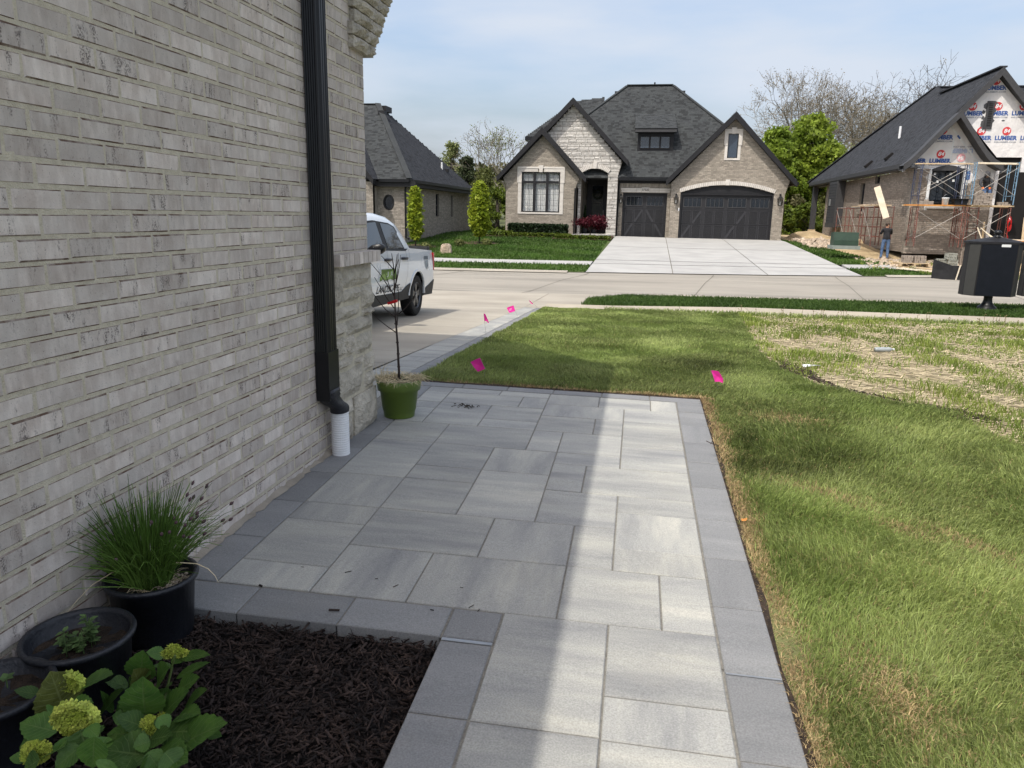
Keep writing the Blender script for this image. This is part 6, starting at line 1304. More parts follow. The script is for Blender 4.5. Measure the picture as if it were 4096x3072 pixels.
for a, b in (((12.62, 5.9), (13.95, 4.35)), ): mb.bar(f_s(*a, .004), f_s(*b, .004), .01, .07)
for a in ((12.60, 5.4, 4.3),): mb.bar(f_s(a[0] + .30, a[1], .004), f_s(a[0] + .27, a[2], .004), .01, .06)
mb.build('seam_tape', 'label_white', wr1)
mb = MB(); mb.bar(f_s(13.02, 5.42, .008), f_s(13.14, 5.28, .008), .012, .07); mb.build('lettering', 'print_blue', wr1)
# gable louvre with sprayed paint round it
mb = MB(); mb.fbox(f_b, 14.24, 14.55, 5.74, 6.92, 0, .05); lv = mb.build('louvre_vent', 'grey_trim', uh)
for k in range(13): mb = MB(); z = 5.86 + k * .076; mb.fbox(f_b, 14.32, 14.48, z, z + .042, .05, .056); mb.build('slat', 'void', lv)
M('paint_spray', (.10, .10, .105), (.07, .07, .072), 6, .8); mb = MB(); g = random.Random(3)
for i in range(14):
    u, v, r = g.choice((14.2, 14.58)) + g.uniform(-.06, .06), g.uniform(5.72, 6.9), g.uniform(.04, .12); mb = MB(); mb.prism(f_b, [(u + r * g.uniform(.7, 1.2) * math.cos(q * .6283), v + r * g.uniform(.8, 1.4) * math.sin(q * .6283)) for q in range(10)], .001 + .0004 * i, .0025 + .0004 * i); mb.build('spray_mark', 'paint_spray', wr2)
mb = MB(); mb.prism(f_b, [(14.99 + .07 * math.cos(q * .6283), 6.10 + .035 * math.sin(q * .6283)) for q in range(10)], .001, .0025); mb.build('spray_mark', 'paint_spray', wr2)
# big front window with arched hood and brick mould
fwin = FX(Y0 + .02); mb = MB(); mb.fbox(fwin, *WN, -.16, -.10, back=True); u0, u1, z0, z1 = WN
for q in ((u0, u0 + .07, z0, z1), (u1 - .07, u1, z0, z1), ((u0 + u1) / 2 - .05, (u0 + u1) / 2 + .05, z0, z1), (u0, u1, z1 - .08, z1), (u0, u1, z0, z0 + .08)): mb.fbox(fwin, *q, -.10, -.02, back=True)
w = mb.build('window', 'black_trim', uh)
for a, b in ((u0 + .07, (u0 + u1) / 2 - .05), ((u0 + u1) / 2 + .05, u1 - .07)):
    mb = MB(); mb.fbox(fwin, a, b, z0 + .08, z1 - .08, -.10, -.08, back=True); mb.build('pane', 'glass_dark', w); mb = MB(); mb.fbox(fwin, a, b, 3.36, 3.38, -.08, -.06, back=True); mb.build('glazing_bar', 'black_trim', w)
for a, z in ((12.30, 3.74), (12.95, 3.74), (12.45, 3.40), (13.1, 3.45)): mb = MB(); mb.fbox(fwin, a, a + .09, z, z + .10, -.079, -.077, back=True); mb.build('window_sticker', 'label_white', w)
for q in ((u0 - .13, u0 - .01, 2.2, z1 + .02), (u1 + .01, u1 + .13, 2.2, z1 + .02)): mb = MB(); mb.fbox(fwin, *q, -.1, .03, back=True); mb.build('window_casing', 'label_white', uh)
mb = MB(); mb.prism(fwin, [(u0 - .02, z1), (u1 + .02, z1), (u1 + .02, z1 + .04)] + arc(u0 - .02, u1 + .02, z1 + .04, .2, 10)[::-1], -.1, .04); mb.build('arched_header', 'grey_trim', uh)
mb = MB(); mb.fbox(fwin, u0 - .1, u1 + .06, 2.27, 2.38, -.1, .09, back=True); mb.build('sill', 'cast_stone', uh)
mb = MB(); mb.fbox(FX(YB), 14.55, 14.92, 3.62, 4.2, .0, .3, back=True); mb.build('dark_opening', 'void', uh)

# ------------------------------------------------------------------- scaffolding
def scaffold(label, x0, x1, y, z0, z1, mat, depth=1.0, brace=True, rungs=6, lean=0.):
    t = thing('scaffold_frame', label, 'scaffold', (x0, y, z0), group='mason scaffolding in front of the unfinished house')
    for x in (x0, x1):
        mb = MB()
        for yy in (y, y + depth): mb.tube([(x, yy, z0), (x + lean, yy, z1)], .022, 6)
        for k in range(1, rungs + 1): z = lerp(z0 + .1, z1 - .02, k / rungs); mb.tube([(x, y, z), (x, y + (depth if k in (1, rungs) else .22), z)], .014, 5)
        for k in range(1, rungs): z = lerp(z0 + .1, z1 - .02, k / rungs); mb.tube([(x, y + depth - .22, z), (x, y + depth, z)], .013, 5)
        mb.tube([(x, y + .22, z0 + .2), (x, y + .22, z1 - .02)], .014, 5); mb.tube([(x, y + depth - .22, z0 + .2), (x, y + depth - .22, z1 - .02)], .014, 5); mb.build('end_frame', mat, t)
    if brace:
        for yy in (y - .02, y + depth + .02): mb = MB(); h = z1 - z0; mb.tube([(x0, yy, z1 - .12 * h), (x1, yy, z0 + .22 * h)], .011, 5); mb.tube([(x0, yy, z0 + .22 * h), (x1, yy, z1 - .12 * h)], .011, 5); mb.build('cross_brace', 'steel_pipe', t)
    return t
yS = 36.0
scaffold('rusty red scaffold bay under the left half of the plank deck', 11.35, 13.15, yS, .62, 2.34, 'rust_pipe'); scaffold('rusty red scaffold bay under the right half of the plank deck', 13.30, 15.0, yS, .62, 2.34, 'rust_pipe')
scaffold('navy blue upper scaffold bay before the big unfinished window', 11.30, 13.05, yS, 2.45, 4.10, 'navy_pipe'); scaffold('sky blue upper scaffold bay right of the big window', 13.42, 15.05, yS, 2.45, 4.20, 'blue_pipe')
# scaffolding along the side wall
for i, (ya, yb) in enumerate(((38.2, 40.0), (40.6, 42.6), (43.4, 45.4))):
    t = thing('scaffold_frame', ('low rusty scaffold bay by the near end of the side wall', 'low rusty scaffold bay along the middle of the side wall', 'low rusty scaffold bay furthest along the side wall')[i], 'scaffold', (10.4, ya, .55), group='mason scaffolding in front of the unfinished house')
    for yy in (ya, yb):
        mb = MB()
        for x in (10.15, 11.0): mb.tube([(x, yy, .5), (x, yy, 2.36)], .022, 6)
        for z in (.95, 1.4, 1.85, 2.32): mb.tube([(10.15, yy, z), (11.0, yy, z)], .015, 5)
        mb.build('end_frame', 'rust_pipe', t)
    mb = MB(); mb.tube([(10.12, ya, 2.2), (10.12, yb, .9)], .011, 5); mb.tube([(10.12, ya, .9), (10.12, yb, 2.2)], .011, 5); mb.tube([(10.15, ya, 2.33), (10.15, yb, 2.33)], .018, 5); mb.build('cross_brace', 'steel_pipe', t)
GP = 'planks laid across the scaffolding'
def plank(a, b, w, h, mat, label, group=None, name='plank', cat='plank'):
    mb = MB(); mb.bar(a, b, w, h); o = mb.build(name, mat, None, loc=tuple((Vector(a) + Vector(b)) / 2)); return tag(o, label, cat, group)
plank((10.85, yS + .25, 2.39), (13.45, yS + .25, 2.40), .32, .05, 'timber_orange', 'orange scaffold plank nearest the big unfinished window', GP); plank((13.25, yS + .25, 2.41), (15.15, yS + .25, 2.40), .32, .05, 'timber', 'bare grey-brown scaffold plank on the right bay', GP); plank((10.9, yS + .65, 2.385), (15.1, yS + .65, 2.385), .32, .05, 'timber', 'long weathered plank at the back of the scaffold deck', GP)
plank((11.1, yS + .3, 4.13), (13.35, yS + .3, 4.14), .25, .05, 'timber', 'narrow timber plank on top of the navy scaffold bay', GP); plank((13.5, yS + .3, 4.17), (15.15, yS + .3, 4.15), .25, .07, 'timber_pale', 'pale timber plank on top of the sky blue scaffold bay', GP)
plank((10.55, 38.0, 2.39), (10.55, 43.0, 2.39), .55, .05, 'timber', 'weathered planks along the low scaffold by the side wall', GP); mb = MB(); g = random.Random(6)
for i in range(60): mb.box((10.55 + g.uniform(-.25, .25), g.uniform(38.2, 42), 2.44), (.1, .08, .06), Matrix.Rotation(g.uniform(0, 3), 3, 'Z'), g.uniform(-1, 1))
o = mb.build('mortar_rubble', 'pebble', None, 'stuff'); tag(o, 'mortar droppings and rubble on the low scaffold planks', 'rubble')
# bricks stacked on the deck
def brick_stack(label, x0, x1, y, z, rows, group='stacks of loose bricks on the site', mess=.0, ny=2, bl=.20, bh=.068, mat='shop_brick'):
    t = thing('brick_stack', label, 'brick stack', ((x0 + x1) / 2, y, z), group=group); g = random.Random(int(x0 * 100)); n = max(1, int((x1 - x0) / (bl + .006)))
    vm = None
    for r in range(rows):
        for i in range(n):
            if r >= rows - 2 and g.random() < mess: continue
            for k in range(ny):
                if vm is None: mb = MB(); mb.box((0, 0, 0), (bl, .095, bh)); o = mb.build('brick', mat, t, world=False); vm = o.data
                else: o = bpy.data.objects.new('brick', vm); COL.objects.link(o); o.parent = t
                o.location = (x0 + (i + .5) * (bl + .006) - (x0 + x1) / 2 + g.uniform(-.015, .015), k * .11 + g.uniform(-.01, .01), r * (bh + .004) + bh / 2); o.rotation_euler = (0, 0, g.uniform(-.08, .08))
    return t
brick_stack('low messy stack of bricks on the scaffold deck left of the bucket', 11.36, 12.08, yS + .15, 2.425, 4, mess=.5); brick_stack('tall stack of bricks on the deck in front of the crouching mason', 13.53, 14.28, yS + .1, 2.435, 8, mess=.3, bl=.115); brick_stack('short row of bricks at the right end of the scaffold deck', 14.55, 15.08, yS + .2, 2.43, 2, mess=.4, bl=.115)
bk = thing('plastic_bucket', 'white plastic bucket with raised handle standing on the orange plank', 'bucket', (12.45, yS + .2, 2.42)); mb = MB(); mb.lathe((12.45, yS + .2, 2.42), [(.115, 0), (.135, .26), (.145, .265), (.145, .30), (.13, .30), (.125, .12), (0, .1)], 20); mb.build('bucket_body', 'white_plastic', bk, smooth=True); mb = MB(); mb.tube([(12.33, yS + .2, 2.70), (12.40, yS + .2, 2.82), (12.47, yS + .2, 2.86)], .007, 5); mb.build('handle', 'galv', bk)
mb = MB(); mb.add([(12.80, yS + .05, 2.43), (13.28, yS + .05, 2.43), (13.32, yS + .05, 2.66), (12.76, yS + .05, 2.66), (12.80, yS + .45, 2.43), (13.28, yS + .45, 2.43), (13.32, yS + .45, 2.66), (12.76, yS + .45, 2.66)], [(0, 1, 2, 3), (1, 5, 6, 2), (5, 4, 7, 6), (4, 0, 3, 7), (0, 4, 5, 1)]); mb.box((13.02, yS + .25, 2.675), (.78, .62, .02)); o = mb.build('mortar_tub', 'silt_black', None); tag(o, 'black mortar tub under a flat board on the scaffold deck', 'mortar tub')
ld = thing('ladder', 'dark red ladder standing in the unfinished doorway recess', 'ladder', (14.1, yS + 1.2, .7)); mb = MB()
for x in (13.85, 14.25): mb.tube([(x, yS + 1.15, .65), (x, yS + 1.3, 2.4)], .025, 6)
mb.build('rails', 'rust_pipe', ld)
for k in range(6): mb = MB(); mb.tube([(13.85, yS + 1.17 + .02 * k, .85 + k * .29), (14.25, yS + 1.17 + .02 * k, .85 + k * .29)], .016, 5); mb.build('rung', 'rust_pipe', ld)
mb = MB(); g = random.Random(3); p = Vector((15.0, yS - .06, 1.75))
for k in range(7): mb.tube([p + Vector((.07 * math.cos(a) + .01 * g.gauss(0, 1), -.01 * k, .22 * math.sin(a) - .03 * k)) for a in np.linspace(0, 6.28, 16)], .009, 4)
mb.tube([p + Vector((.03 * g.gauss(0, 1), 0, -.3 - .1 * k)) for k in range(6)], .012, 4); o = mb.build('hose_coil', 'tail_red', None); tag(o, 'coiled red hose hanging on the right scaffold frame', 'hose')

# ------------------------------------------------------------------- site clutter
Gz = lambda x, y: zg(x, y) + .02
def mound(name, x, y, rx, ry, h, mat, label, cat, seed=1):
    g = np.random.default_rng(seed); n = 16; V = [(x, y, Gz(x, y) + h)]; 
    for k in range(1, 6):
        for j in range(n): a = 2 * math.pi * j / n; q = k / 5; V.append((x + rx * q * math.cos(a) * g.uniform(.85, 1.1), y + ry * q * math.sin(a) * g.uniform(.85, 1.1), Gz(x, y) - (.15 if k == 5 else 0) + h * max(0, 1 - q ** 1.6) * g.uniform(.75, 1.15)))
    F = [(0, 1 + j, 1 + (j + 1) % n) for j in range(n)]; F4 = [(1 + (k - 1) * n + j, 1 + k * n + j, 1 + k * n + (j + 1) % n, 1 + (k - 1) * n + (j + 1) % n) for k in range(1, 5) for j in range(n)]
    mb = MB(); mb.add(V, F + F4); o = mb.build(name, mat, None, 'structure', smooth=True); return o
mound('dirt_mound', 10.8, 46.5, 1.4, 3.2, .35, 'sand', '', ''); mound('dirt_mound', 9.6, 49.5, 1.6, 3.0, .5, 'sand', '', '', 3); mound('dirt_mound', 14.2, 34.5, 2.6, 1.6, .25, 'sand', '', '', 4); mound('dirt_mound', 17.5, 36, 3, 1.5, .4, 'sand', '', '', 5)
o = chips('rubble', 900, (9.2, 16), (34.0, 37.3), lambda x, y: Gz(x, y) + .02, 'pebble', .14, .09, 12, lambda x, y: RND.random() < .25 + .5 * (y > 36.3), thick=.6); tag(o, 'broken brick and stone rubble over the dirt lot', 'rubble')
o = chips('stone_rubble', 240, (8.0, 10.2), (41.5, 46.5), lambda x, y: Gz(x, y) + .05, 'pebble', .22, .14, 13, thick=.7); tag(o, 'heap of pale stone rubble along the far end of the side wall', 'rubble')
P6 = scatter(5200, (9, 17), (31.5, 36.5), lambda X, Y: (vnoise(X, Y, 1.3, 4) > .66) | ((X > 11) & (Y < FCv(X) + .9)), 41); blades('site_weeds', P6, ZG(P6[:, 0], P6[:, 1]) + .02, .12, np.full(len(P6), .03), 'weed_blade', 42, .6, ('sparse weeds sprouting from the sandy lot', 'weeds'))
tf = thing('transformer_box', 'dark green electrical transformer box with labels on a grey-green pad', 'transformer', (8.75, 37.2, .40)); zt = .42
mb = MB(); mb.box((8.73, 37.1, zt + .06), (1.2, 1.0, .16)); mb.build('pad', 'pad', tf); mb = MB(); fr = frame((8.20, 36.7, 0), (1, 0, 0), (0, 0, 1), (0, -1, 0)); mb.prism(frame((8.20, 37.0, 0), (0, 1, 0), (0, 0, 1), (1, 0, 0)), [(-.25, zt + .14), (.45, zt + .14), (.45, zt + .70), (-.16, zt + .74), (-.25, zt + .33)], 0, 1.06); mb.build('cabinet', 'transformer_green', tf)
mb = MB(); mb.box((8.73, 36.745, zt + .26), (1.07, .03, .22)); mb.build('lower_door', 'transformer_green', tf); fr = frame((8.20, 36.80, zt + .35), (1, 0, 0), (0, .22, .975), (0, -.975, .22)); mb = MB()
for q in ((.78, 1.02, .18, .33), (.56, .67, .02, .18)): mb.fbox(fr, *q, .02, .032)
mb.build('label_sticker', 'label_white', tf); mb = MB(); mb.fbox(fr, .27, .36, .33, .37, .01, .03); mb.build('label_sticker', 'print_blue', tf); mb = MB(); mb.fbox(fr, .5, .72, .33, .37, .01, .03); mb.fbox(fr, .55, .78, .22, .25, .02, .032); mb.build('label_sticker', 'yellow', tf); mb = MB(); mb.fbox(fr, .78, 1.02, .20, .23, .031, .034); mb.fbox(fr, .59, .64, .09, .13, .031, .034); mb.build('label_print', 'print_blue', tf)
def crate(x, y, z, label, rz):
    t = thing('plastic_crate', label, 'crate', (x, y, z), rz, 'grey milk crates on the dirt'); w, d, h = .36, .34, .27; mb = MB()
    for sx_ in (-1, 1):
        for sy in (-1, 1): mb.box((sx_ * w / 2, sy * d / 2, h / 2), (.03, .03, h))
    for zz in (.015, h * .5, h - .02):
        for sy in (-1, 1): mb.box((0, sy * d / 2, zz), (w, .012, .03))
        for sx_ in (-1, 1): mb.box((sx_ * w / 2, 0, zz), (.012, d, .03))
    mb.build('crate_frame', 'crate', t, world=False); mb = MB()
    for sy in (-1, 1):
        for k in range(5): mb.bar((-w / 2 + .07 * k, sy * d / 2, .03), (-w / 2 + .07 * (k + 1), sy * d / 2, h - .03), .008, .014); mb.bar((-w / 2 + .07 * (k + 1), sy * d / 2, .03), (-w / 2 + .07 * k, sy * d / 2, h - .03), .008, .014)
    for sx_ in (-1, 1):
        for k in range(4): mb.bar((sx_ * w / 2, -d / 2 + .08 * k, .03), (sx_ * w / 2, -d / 2 + .08 * (k + 1), h - .03), .014, .008)
    mb.box((0, 0, .012), (w, d, .01)); mb.build('lattice', 'crate', t, world=False)
cx, cy = 13.05, 36.2; cz = Gz(cx, cy)
crate(cx, cy, cz, 'grey milk crate at the bottom right of the crate pile', .1); crate(cx - .33, cy + .25, cz, 'grey milk crate on the ground left of the crate pile', -.15); crate(cx - .05, cy + .02, cz + .275, 'grey milk crate on top of the crate pile', .03)
# strapped brick cube behind the crates
brick_stack('tall strapped cube of new bricks on the dirt with pallet bands', 13.45, 14.15, 36.9 - .5, Gz(13.8, 36.4), 11, ny=3, bl=.10)
# pallet with bricks
pl_ = thing('wooden_pallet', 'wooden pallet under the low cubes of bricks near the wall corner', 'pallet', (11.15, 35.3, Gz(11.15, 35.3)))
for k in range(6): mb = MB(); mb.box((11.15, 34.9 + k * .16, Gz(11.15, 35.3) + .13), (1.25, .1, .022)); mb.build('slat', 'timber', pl_)
for x in (10.58, 11.15, 11.72): mb = MB(); mb.box((x, 35.3, Gz(11.15, 35.3) + .06), (.09, .95, .11)); mb.build('runner', 'timber', pl_)
brick_stack('left cube of bricks on the wooden pallet', 10.72, 11.14, 35.05, Gz(11.15, 35.3) + .142, 3, ny=3, bl=.068, bh=.10); brick_stack('right cube of bricks on the wooden pallet', 11.17, 11.62, 35.05, Gz(11.15, 35.3) + .142, 3, ny=3, bl=.068, bh=.10)
GL_ = 'loose lumber lying on the dirt lot'
plank((10.1, 33.7, Gz(10.1, 33.7) + .06), (13.0, 32.5, Gz(13, 32.5) + .06), .3, .05, 'timber_pale', 'long pale board lying on the dirt in front of the pallet', GL_); plank((10.9, 33.9, Gz(10.9, 33.9) + .10), (14.0, 33.1, Gz(14, 33.1) + .10), .28, .05, 'timber', 'weathered board lying behind the long pale board', GL_); plank((13.2, 34.1, Gz(13.2, 34.1) + .05), (14.4, 33.9, Gz(14.4, 33.9) + .06), .12, .08, 'rust_pipe', 'dark reddish board lying right of the pale boards', GL_)
GS = 'boards leaning by the strapped brick cube'
plank((13.62, 35.5, 1.50), (14.35, 35.2, Gz(14.3, 35.2) + .03), .10, .04, 'timber_pale', 'pale board leaning across the front of the strapped brick cube', GS); plank((14.05, 36.0, 1.72), (14.2, 36.3, .5), .07, .04, 'timber', 'upright weathered stud behind the strapped brick cube', GS)
for k in range(4): plank((13.9 + .06 * k, 35.9, 1.48 - .05 * k), (14.5 + .07 * k, 35.8, .95 - .02 * k), .05, .03, 'timber_pale', ('first', 'second', 'third', 'last')[k] + ' of the thin pale laths sloping right of the strapped brick cube', GS)
plank((14.2, 36.3, 1.02), (17.5, 36.3, .95), .25, .05, 'timber_pale', 'stack of pale boards along the foundation behind the black mailbox', GS); plank((15.4, 36.2, .94), (18.5, 36.0, .88), .2, .04, 'timber_orange', 'orange board along the foundation behind the black mailbox', GS)
plank((16.35, 37.6, .7), (16.4, 37.9, 2.45), .10, .05, 'timber', 'single board propped upright against the wrapped wall', GS)
# silt fence
sf = thing('silt_fence', 'sagging black silt fence with wooden stake beside the far kerb', 'silt fence', (11.2, 31.6, Gz(11.2, 31.6))); pts = [(10.72, 31.5, .30), (10.95, 31.3, .22), (11.25, 31.1, .10), (11.7, 31.0, .10), (12.4, 31.2, .13), (13.4, 31.6, .16)]
mb = MB(); V = []
for i, (x, y, z) in enumerate(pts): V += [(x, y, Gz(x, y) - .02), (x, y + .03 * (i % 2), lerp(Gz(x, y), z, .5)), (x, y, z)]
V += [(x, y + .012, z) for x, y, z in V]; n = 3 * len(pts); F = [(i * 3 + k, (i + 1) * 3 + k, (i + 1) * 3 + k + 1, i * 3 + k + 1) for i in range(len(pts) - 1) for k in range(2)]; F += [tuple(n + a for a in f[::-1]) for f in F]; F += [(i * 3 + 2, (i + 1) * 3 + 2, n + (i + 1) * 3 + 2, n + i * 3 + 2) for i in range(len(pts) - 1)]; mb.add(V, F); mb.build('fabric', 'silt_black', sf); mb = MB(); mb.bar((11.42, 31.0, Gz(11.4, 31) - .02), (11.5, 30.98, .13), .035, .035, up=(0, 1, 0)); mb.build('stake', 'timber_pale', sf)
mb = MB(); p = Vector((11.75, 30.75, Gz(11.75, 30.75))); mb.tube([p, p + Vector((.01, 0, .16))], .006, 5, 0, 0); mb.lathe(p + Vector((.01, 0, .16)), [(.0, -.01), (.04, .0), (.035, .02), (0, .03)], 10, 0, 1); o = mb.build('dandelion', ['stem_green', 'yellow'], None); tag(o, 'single yellow dandelion blooming by the silt fence', 'flower')

# ------------------------------------------------------------------- workers
def skin_body(parent, joints, edges, radii, name, mats, zone=None, root=0, sub=2):
    me = bpy.data.meshes.new(name); off = base_of(parent); me.from_pydata([tuple(Vector(j) - off) for j in joints], edges, []); o = bpy.data.objects.new(name, me); COL.objects.link(o)
    m = o.modifiers.new('skin', 'SKIN'); m.use_smooth_shade = True
    for i, r in enumerate(radii): sv = me.skin_vertices[0].data[i]; sv.radius = r if hasattr(r, '__len__') else (r, r); sv.use_root = (i == root)
    s = o.modifiers.new('sub', 'SUBSURF'); s.levels = s.render_levels = sub; dg = bpy.context.evaluated_depsgraph_get(); dg.update(); nm = bpy.data.meshes.new_from_object(o.evaluated_get(dg)); bpy.data.objects.remove(o)
    nm.materials.clear()
    for q in mats: nm.materials.append(MATS[q])
    if zone:
        nm.polygons.foreach_set('material_index', [zone(Vector(p.center) + off) for p in nm.polygons])
    nm.polygons.foreach_set('use_smooth', [True] * len(nm.polygons)); return link(name, nm, parent)
def hand(parent, c, d, up, s=1., mat='skin', curl=.6):
    # palm and five bent fingers pointing along d
    d = Vector(d).normalized(); side = d.cross(Vector(up)).normalized(); n = side.cross(d); mb = MB(); c = Vector(c); R3 = Matrix((d, side, n)).transposed(); mb.box(c + d * .045 * s, (.095 * s, .085 * s, .03 * s), R3)
    for k, L in enumerate((.07, .08, .075, .058)): b = c + d * .09 * s + side * (.032 - .0215 * k) * s; mb.tube([b, b + d * L * .45 * s - n * .012 * s, b + d * L * (.45 + .35 * (1 - curl)) * s - n * L * .5 * s], [.0095 * s, .009 * s, .007 * s], 6)
    b = c + d * .02 * s + side * .045 * s; mb.tube([b, b + side * .03 * s + d * .025 * s - n * .01 * s, b + side * .028 * s + d * .06 * s - n * .03 * s], [.012 * s, .011 * s, .008 * s], 6); mb.build('hand', mat, parent, smooth=True)
px_, py_ = 10.55, 37.2; pz = Gz(px_, py_)
w1 = thing('person', 'mason in dark sweatshirt, blue jeans and cap seen from behind lifting a long board', 'person', (px_, py_, pz)); h = 1.66
J = [(0, 0, .95), (0, .0, 1.12), (0, .02, 1.30), (0, .05, 1.42), (0, .07, 1.49), (-.10, 0, .90), (-.13, .02, .50), (-.15, .0, .09), (-.16, .09, .045), (.10, 0, .90), (.12, .03, .50), (.14, .0, .09), (.15, .09, .045), (-.17, .03, 1.39), (-.235, .13, 1.20), (-.17, .33, 1.24), (.17, .03, 1.39), (.235, .14, 1.19), (.14, .34, 1.30)]
J = [Vector((a * .97, b * .97, c * h / 1.72)) + Vector((px_, py_, pz)) for a, b, c in J]
E_ = [(0, 1), (1, 2), (2, 3), (3, 4), (0, 5), (5, 6), (6, 7), (7, 8), (0, 9), (9, 10), (10, 11), (11, 12), (3, 13), (13, 14), (14, 15), (3, 16), (16, 17), (17, 18)]
RR = [(.15, .12), (.15, .11), (.175, .115), (.12, .09), .05, .095, .075, .055, .045, .095, .075, .055, .045, .07, .058, .040, .07, .058, .040]
zb = pz + .93 * h / 1.72
skin_body(w1, J, E_, RR, 'body', ['denim', 'black_cloth', 'boot', 'skin'], lambda c: 2 if c.z < pz + .10 else (0 if c.z < zb else (3 if c.z > pz + 1.475 * h / 1.72 else 1)))
def head3(parent, c, r, face, cap=None, hood=None, hairm='hair'):
    face = Vector(face).normalized(); up = Vector((0, 0, 1)); side = face.cross(up).normalized(); c = Vector(c); mb = MB(); n = 14; V = []; F = []
    P = [(-1.12, .30, .30), (-1.0, .62, .55), (-.7, .74, .78), (-.3, .80, .95), (.1, .82, 1.0), (.45, .80, 1.0), (.8, .6, .75), (1.0, .25, .3)]
    for z, a, b in P:
        for j in range(n): t = 2 * math.pi * j / n; V.append(c + up * z * r * 1.12 + side * math.cos(t) * a * r * .95 + face * (math.sin(t) * b * r + .05 * r))
    F = [(i * n + j, i * n + (j + 1) % n, (i + 1) * n + (j + 1) % n, (i + 1) * n + j) for i in range(len(P) - 1) for j in range(n)] + [tuple(range(n))[::-1], tuple((len(P) - 1) * n + j for j in range(n))]; mb.add(V, F)
    mb.tube([c + face * r * .98 + up * .15 * r, c + face * r * 1.28 - up * .22 * r, c + face * r * 1.0 - up * .3 * r], [.07 * r, .17 * r, .08 * r], 6)
    for s in (-1, 1): mb.lathe(c + side * s * .80 * r - up * .05 * r, [(.0, -.25 * r), (.16 * r, 0), (0, .25 * r)], 8)
    hd = mb.build('head', 'skin', parent, smooth=True); mb = MB()
    for s in (-1, 1): mb.lathe(c + side * s * .33 * r + face * 1.0 * r + up * .12 * r, [(0, -.06 * r), (.1 * r, 0), (0, .06 * r)], 8)
    mb.tube([c + face * .98 * r - up * .58 * r - side * .25 * r, c + face * 1.03 * r - up * .60 * r, c + face * .98 * r - up * .58 * r + side * .25 * r], .04 * r, 5); mb.build('eyes_and_mouth', 'hair', hd); mb = MB()
    mb.lathe(c, [(.86 * r, -.35 * r), (.92 * r, .1 * r), (.9 * r, .5 * r), (.65 * r, .95 * r), (.0, 1.18 * r)], 14) if not hood else mb.lathe(c - face * .12 * r, [(1.15 * r, -1.25 * r), (1.12 * r, -.4 * r), (1.08 * r, .4 * r), (.8 * r, 1.05 * r), (0, 1.35 * r)], 14)
    mb.build('hood' if hood else 'hair', hood or hairm, parent, smooth=True)
    if cap: mb = MB(); mb.lathe(c, [(.97 * r, .25 * r), (.97 * r, .6 * r), (.75 * r, 1.08 * r), (0, 1.28 * r)], 14); mb.box(c + face * 1.25 * r + up * .35 * r, (.9 * r, .8 * r, .08 * r), Matrix((side, face, up)).transposed()); mb.build('cap', cap, parent, smooth=True)
head3(w1, J[4] + Vector((.01, .03, .10)), .098, (-.35, .9, .05), cap='cap_brown')
hand(w1, J[15], (.2, .6, .5), (0, 0, 1)); hand(w1, J[18], (-.2, .6, .5), (0, 0, 1))
mb = MB(); 
for x in (-.14, .14): mb.box((px_ + x * .95, py_ + .06, pz + .04), (.10, .27, .08))
mb.build('boots', 'boot', w1)
d0, d1 = at(3506, 747, py_ + .62), at(3546, 872, py_ + .42); mb = MB(); mb.bar(at(3508, 747, py_ + .75), at(3545, 872, py_ + .40), .27, .045, up=(-.3, -1, .3)); o = mb.build('board', 'timber_pale', None); tag(o, 'long pale board held upright by the mason in jeans', 'board')
qx, qy, qz = 14.02, 36.55, 2.43; w2 = thing('person', 'mason in grey hooded sweatshirt bending over bricks on the scaffold', 'person', (qx, qy, qz))
J2 = [(.18, .10, .72), (.12, .06, .88), (.06, -.02, 1.03), (.02, -.10, 1.14), (.0, -.16, 1.19), (.10, .12, .68), (.02, -.06, .42), (.04, .10, .08), (.04, .0, .04), (.28, .12, .68), (.30, -.06, .42), (.28, .10, .08), (.28, .0, .04), (-.14, -.08, 1.10), (-.24, -.20, .90), (-.16, -.34, .74), (.18, -.10, 1.10), (.27, -.22, .90), (.12, -.36, .74)]
J2 = [Vector(j) + Vector((qx, qy, qz)) for j in J2]
skin_body(w2, J2, E_, RR, 'body', ['denim', 'grey_cloth', 'boot', 'skin'], lambda c: 2 if c.z < qz + .09 else (0 if c.z < qz + .74 and c.y > qy - .14 else 1))
head3(w2, J2[4] + Vector((-.0, -.05, .11)), .098, (-.2, -.75, -.55), hood='grey_cloth'); hand(w2, J2[15], (.1, -.5, -.6), (0, -1, 0), .75, mat='orange_glove'); hand(w2, J2[18], (-.2, -.4, -.6), (0, -1, 0), .75, mat='orange_glove')

# =================================================================== PICKUP TRUCK
TX, TY = -5.02, 13.05; TZ = zg(-4.6, TY) + .01
tr = thing('pickup_truck', 'white crew-cab landscaping pickup parked on the driveway behind the house corner', 'truck', (TX, TY, TZ)); tr.rotation_euler = (0, -.05, -math.pi / 2)
TM = Matrix.Translation((TX, TY, TZ)) @ Matrix.Rotation(-math.pi / 2, 4, 'Z') @ Matrix.Rotation(-.05, 4, 'Y'); TI = TM.inverted()
def tl(px, py, wx=-4.10):      # pixel on the truck's street side -> truck space
    d = Vector(RT) * ((px - 2048) / FPX) + Vector(DN) * ((py - 1536) / FPX) + Vector(FW); return TI @ (Vector((0, 0, 1.72)) + d * (wx / d.x))
T3 = lambda x, y: (1440 + x / 3.3175, 800 + y / 3.3175)
def hw(z, x):       # half width at a height
    w = interp(z, [(.25, .86), (.47, .895), (.62, .92), (.80, .925), (.98, .915), (1.10, .90), (1.2, .875)]); return w * (1 - .10 * max(0, (x - 3.2)) ** 1.5 * .6) - .03 * max(0, -x - .75)
NX, NZ = 84, 10
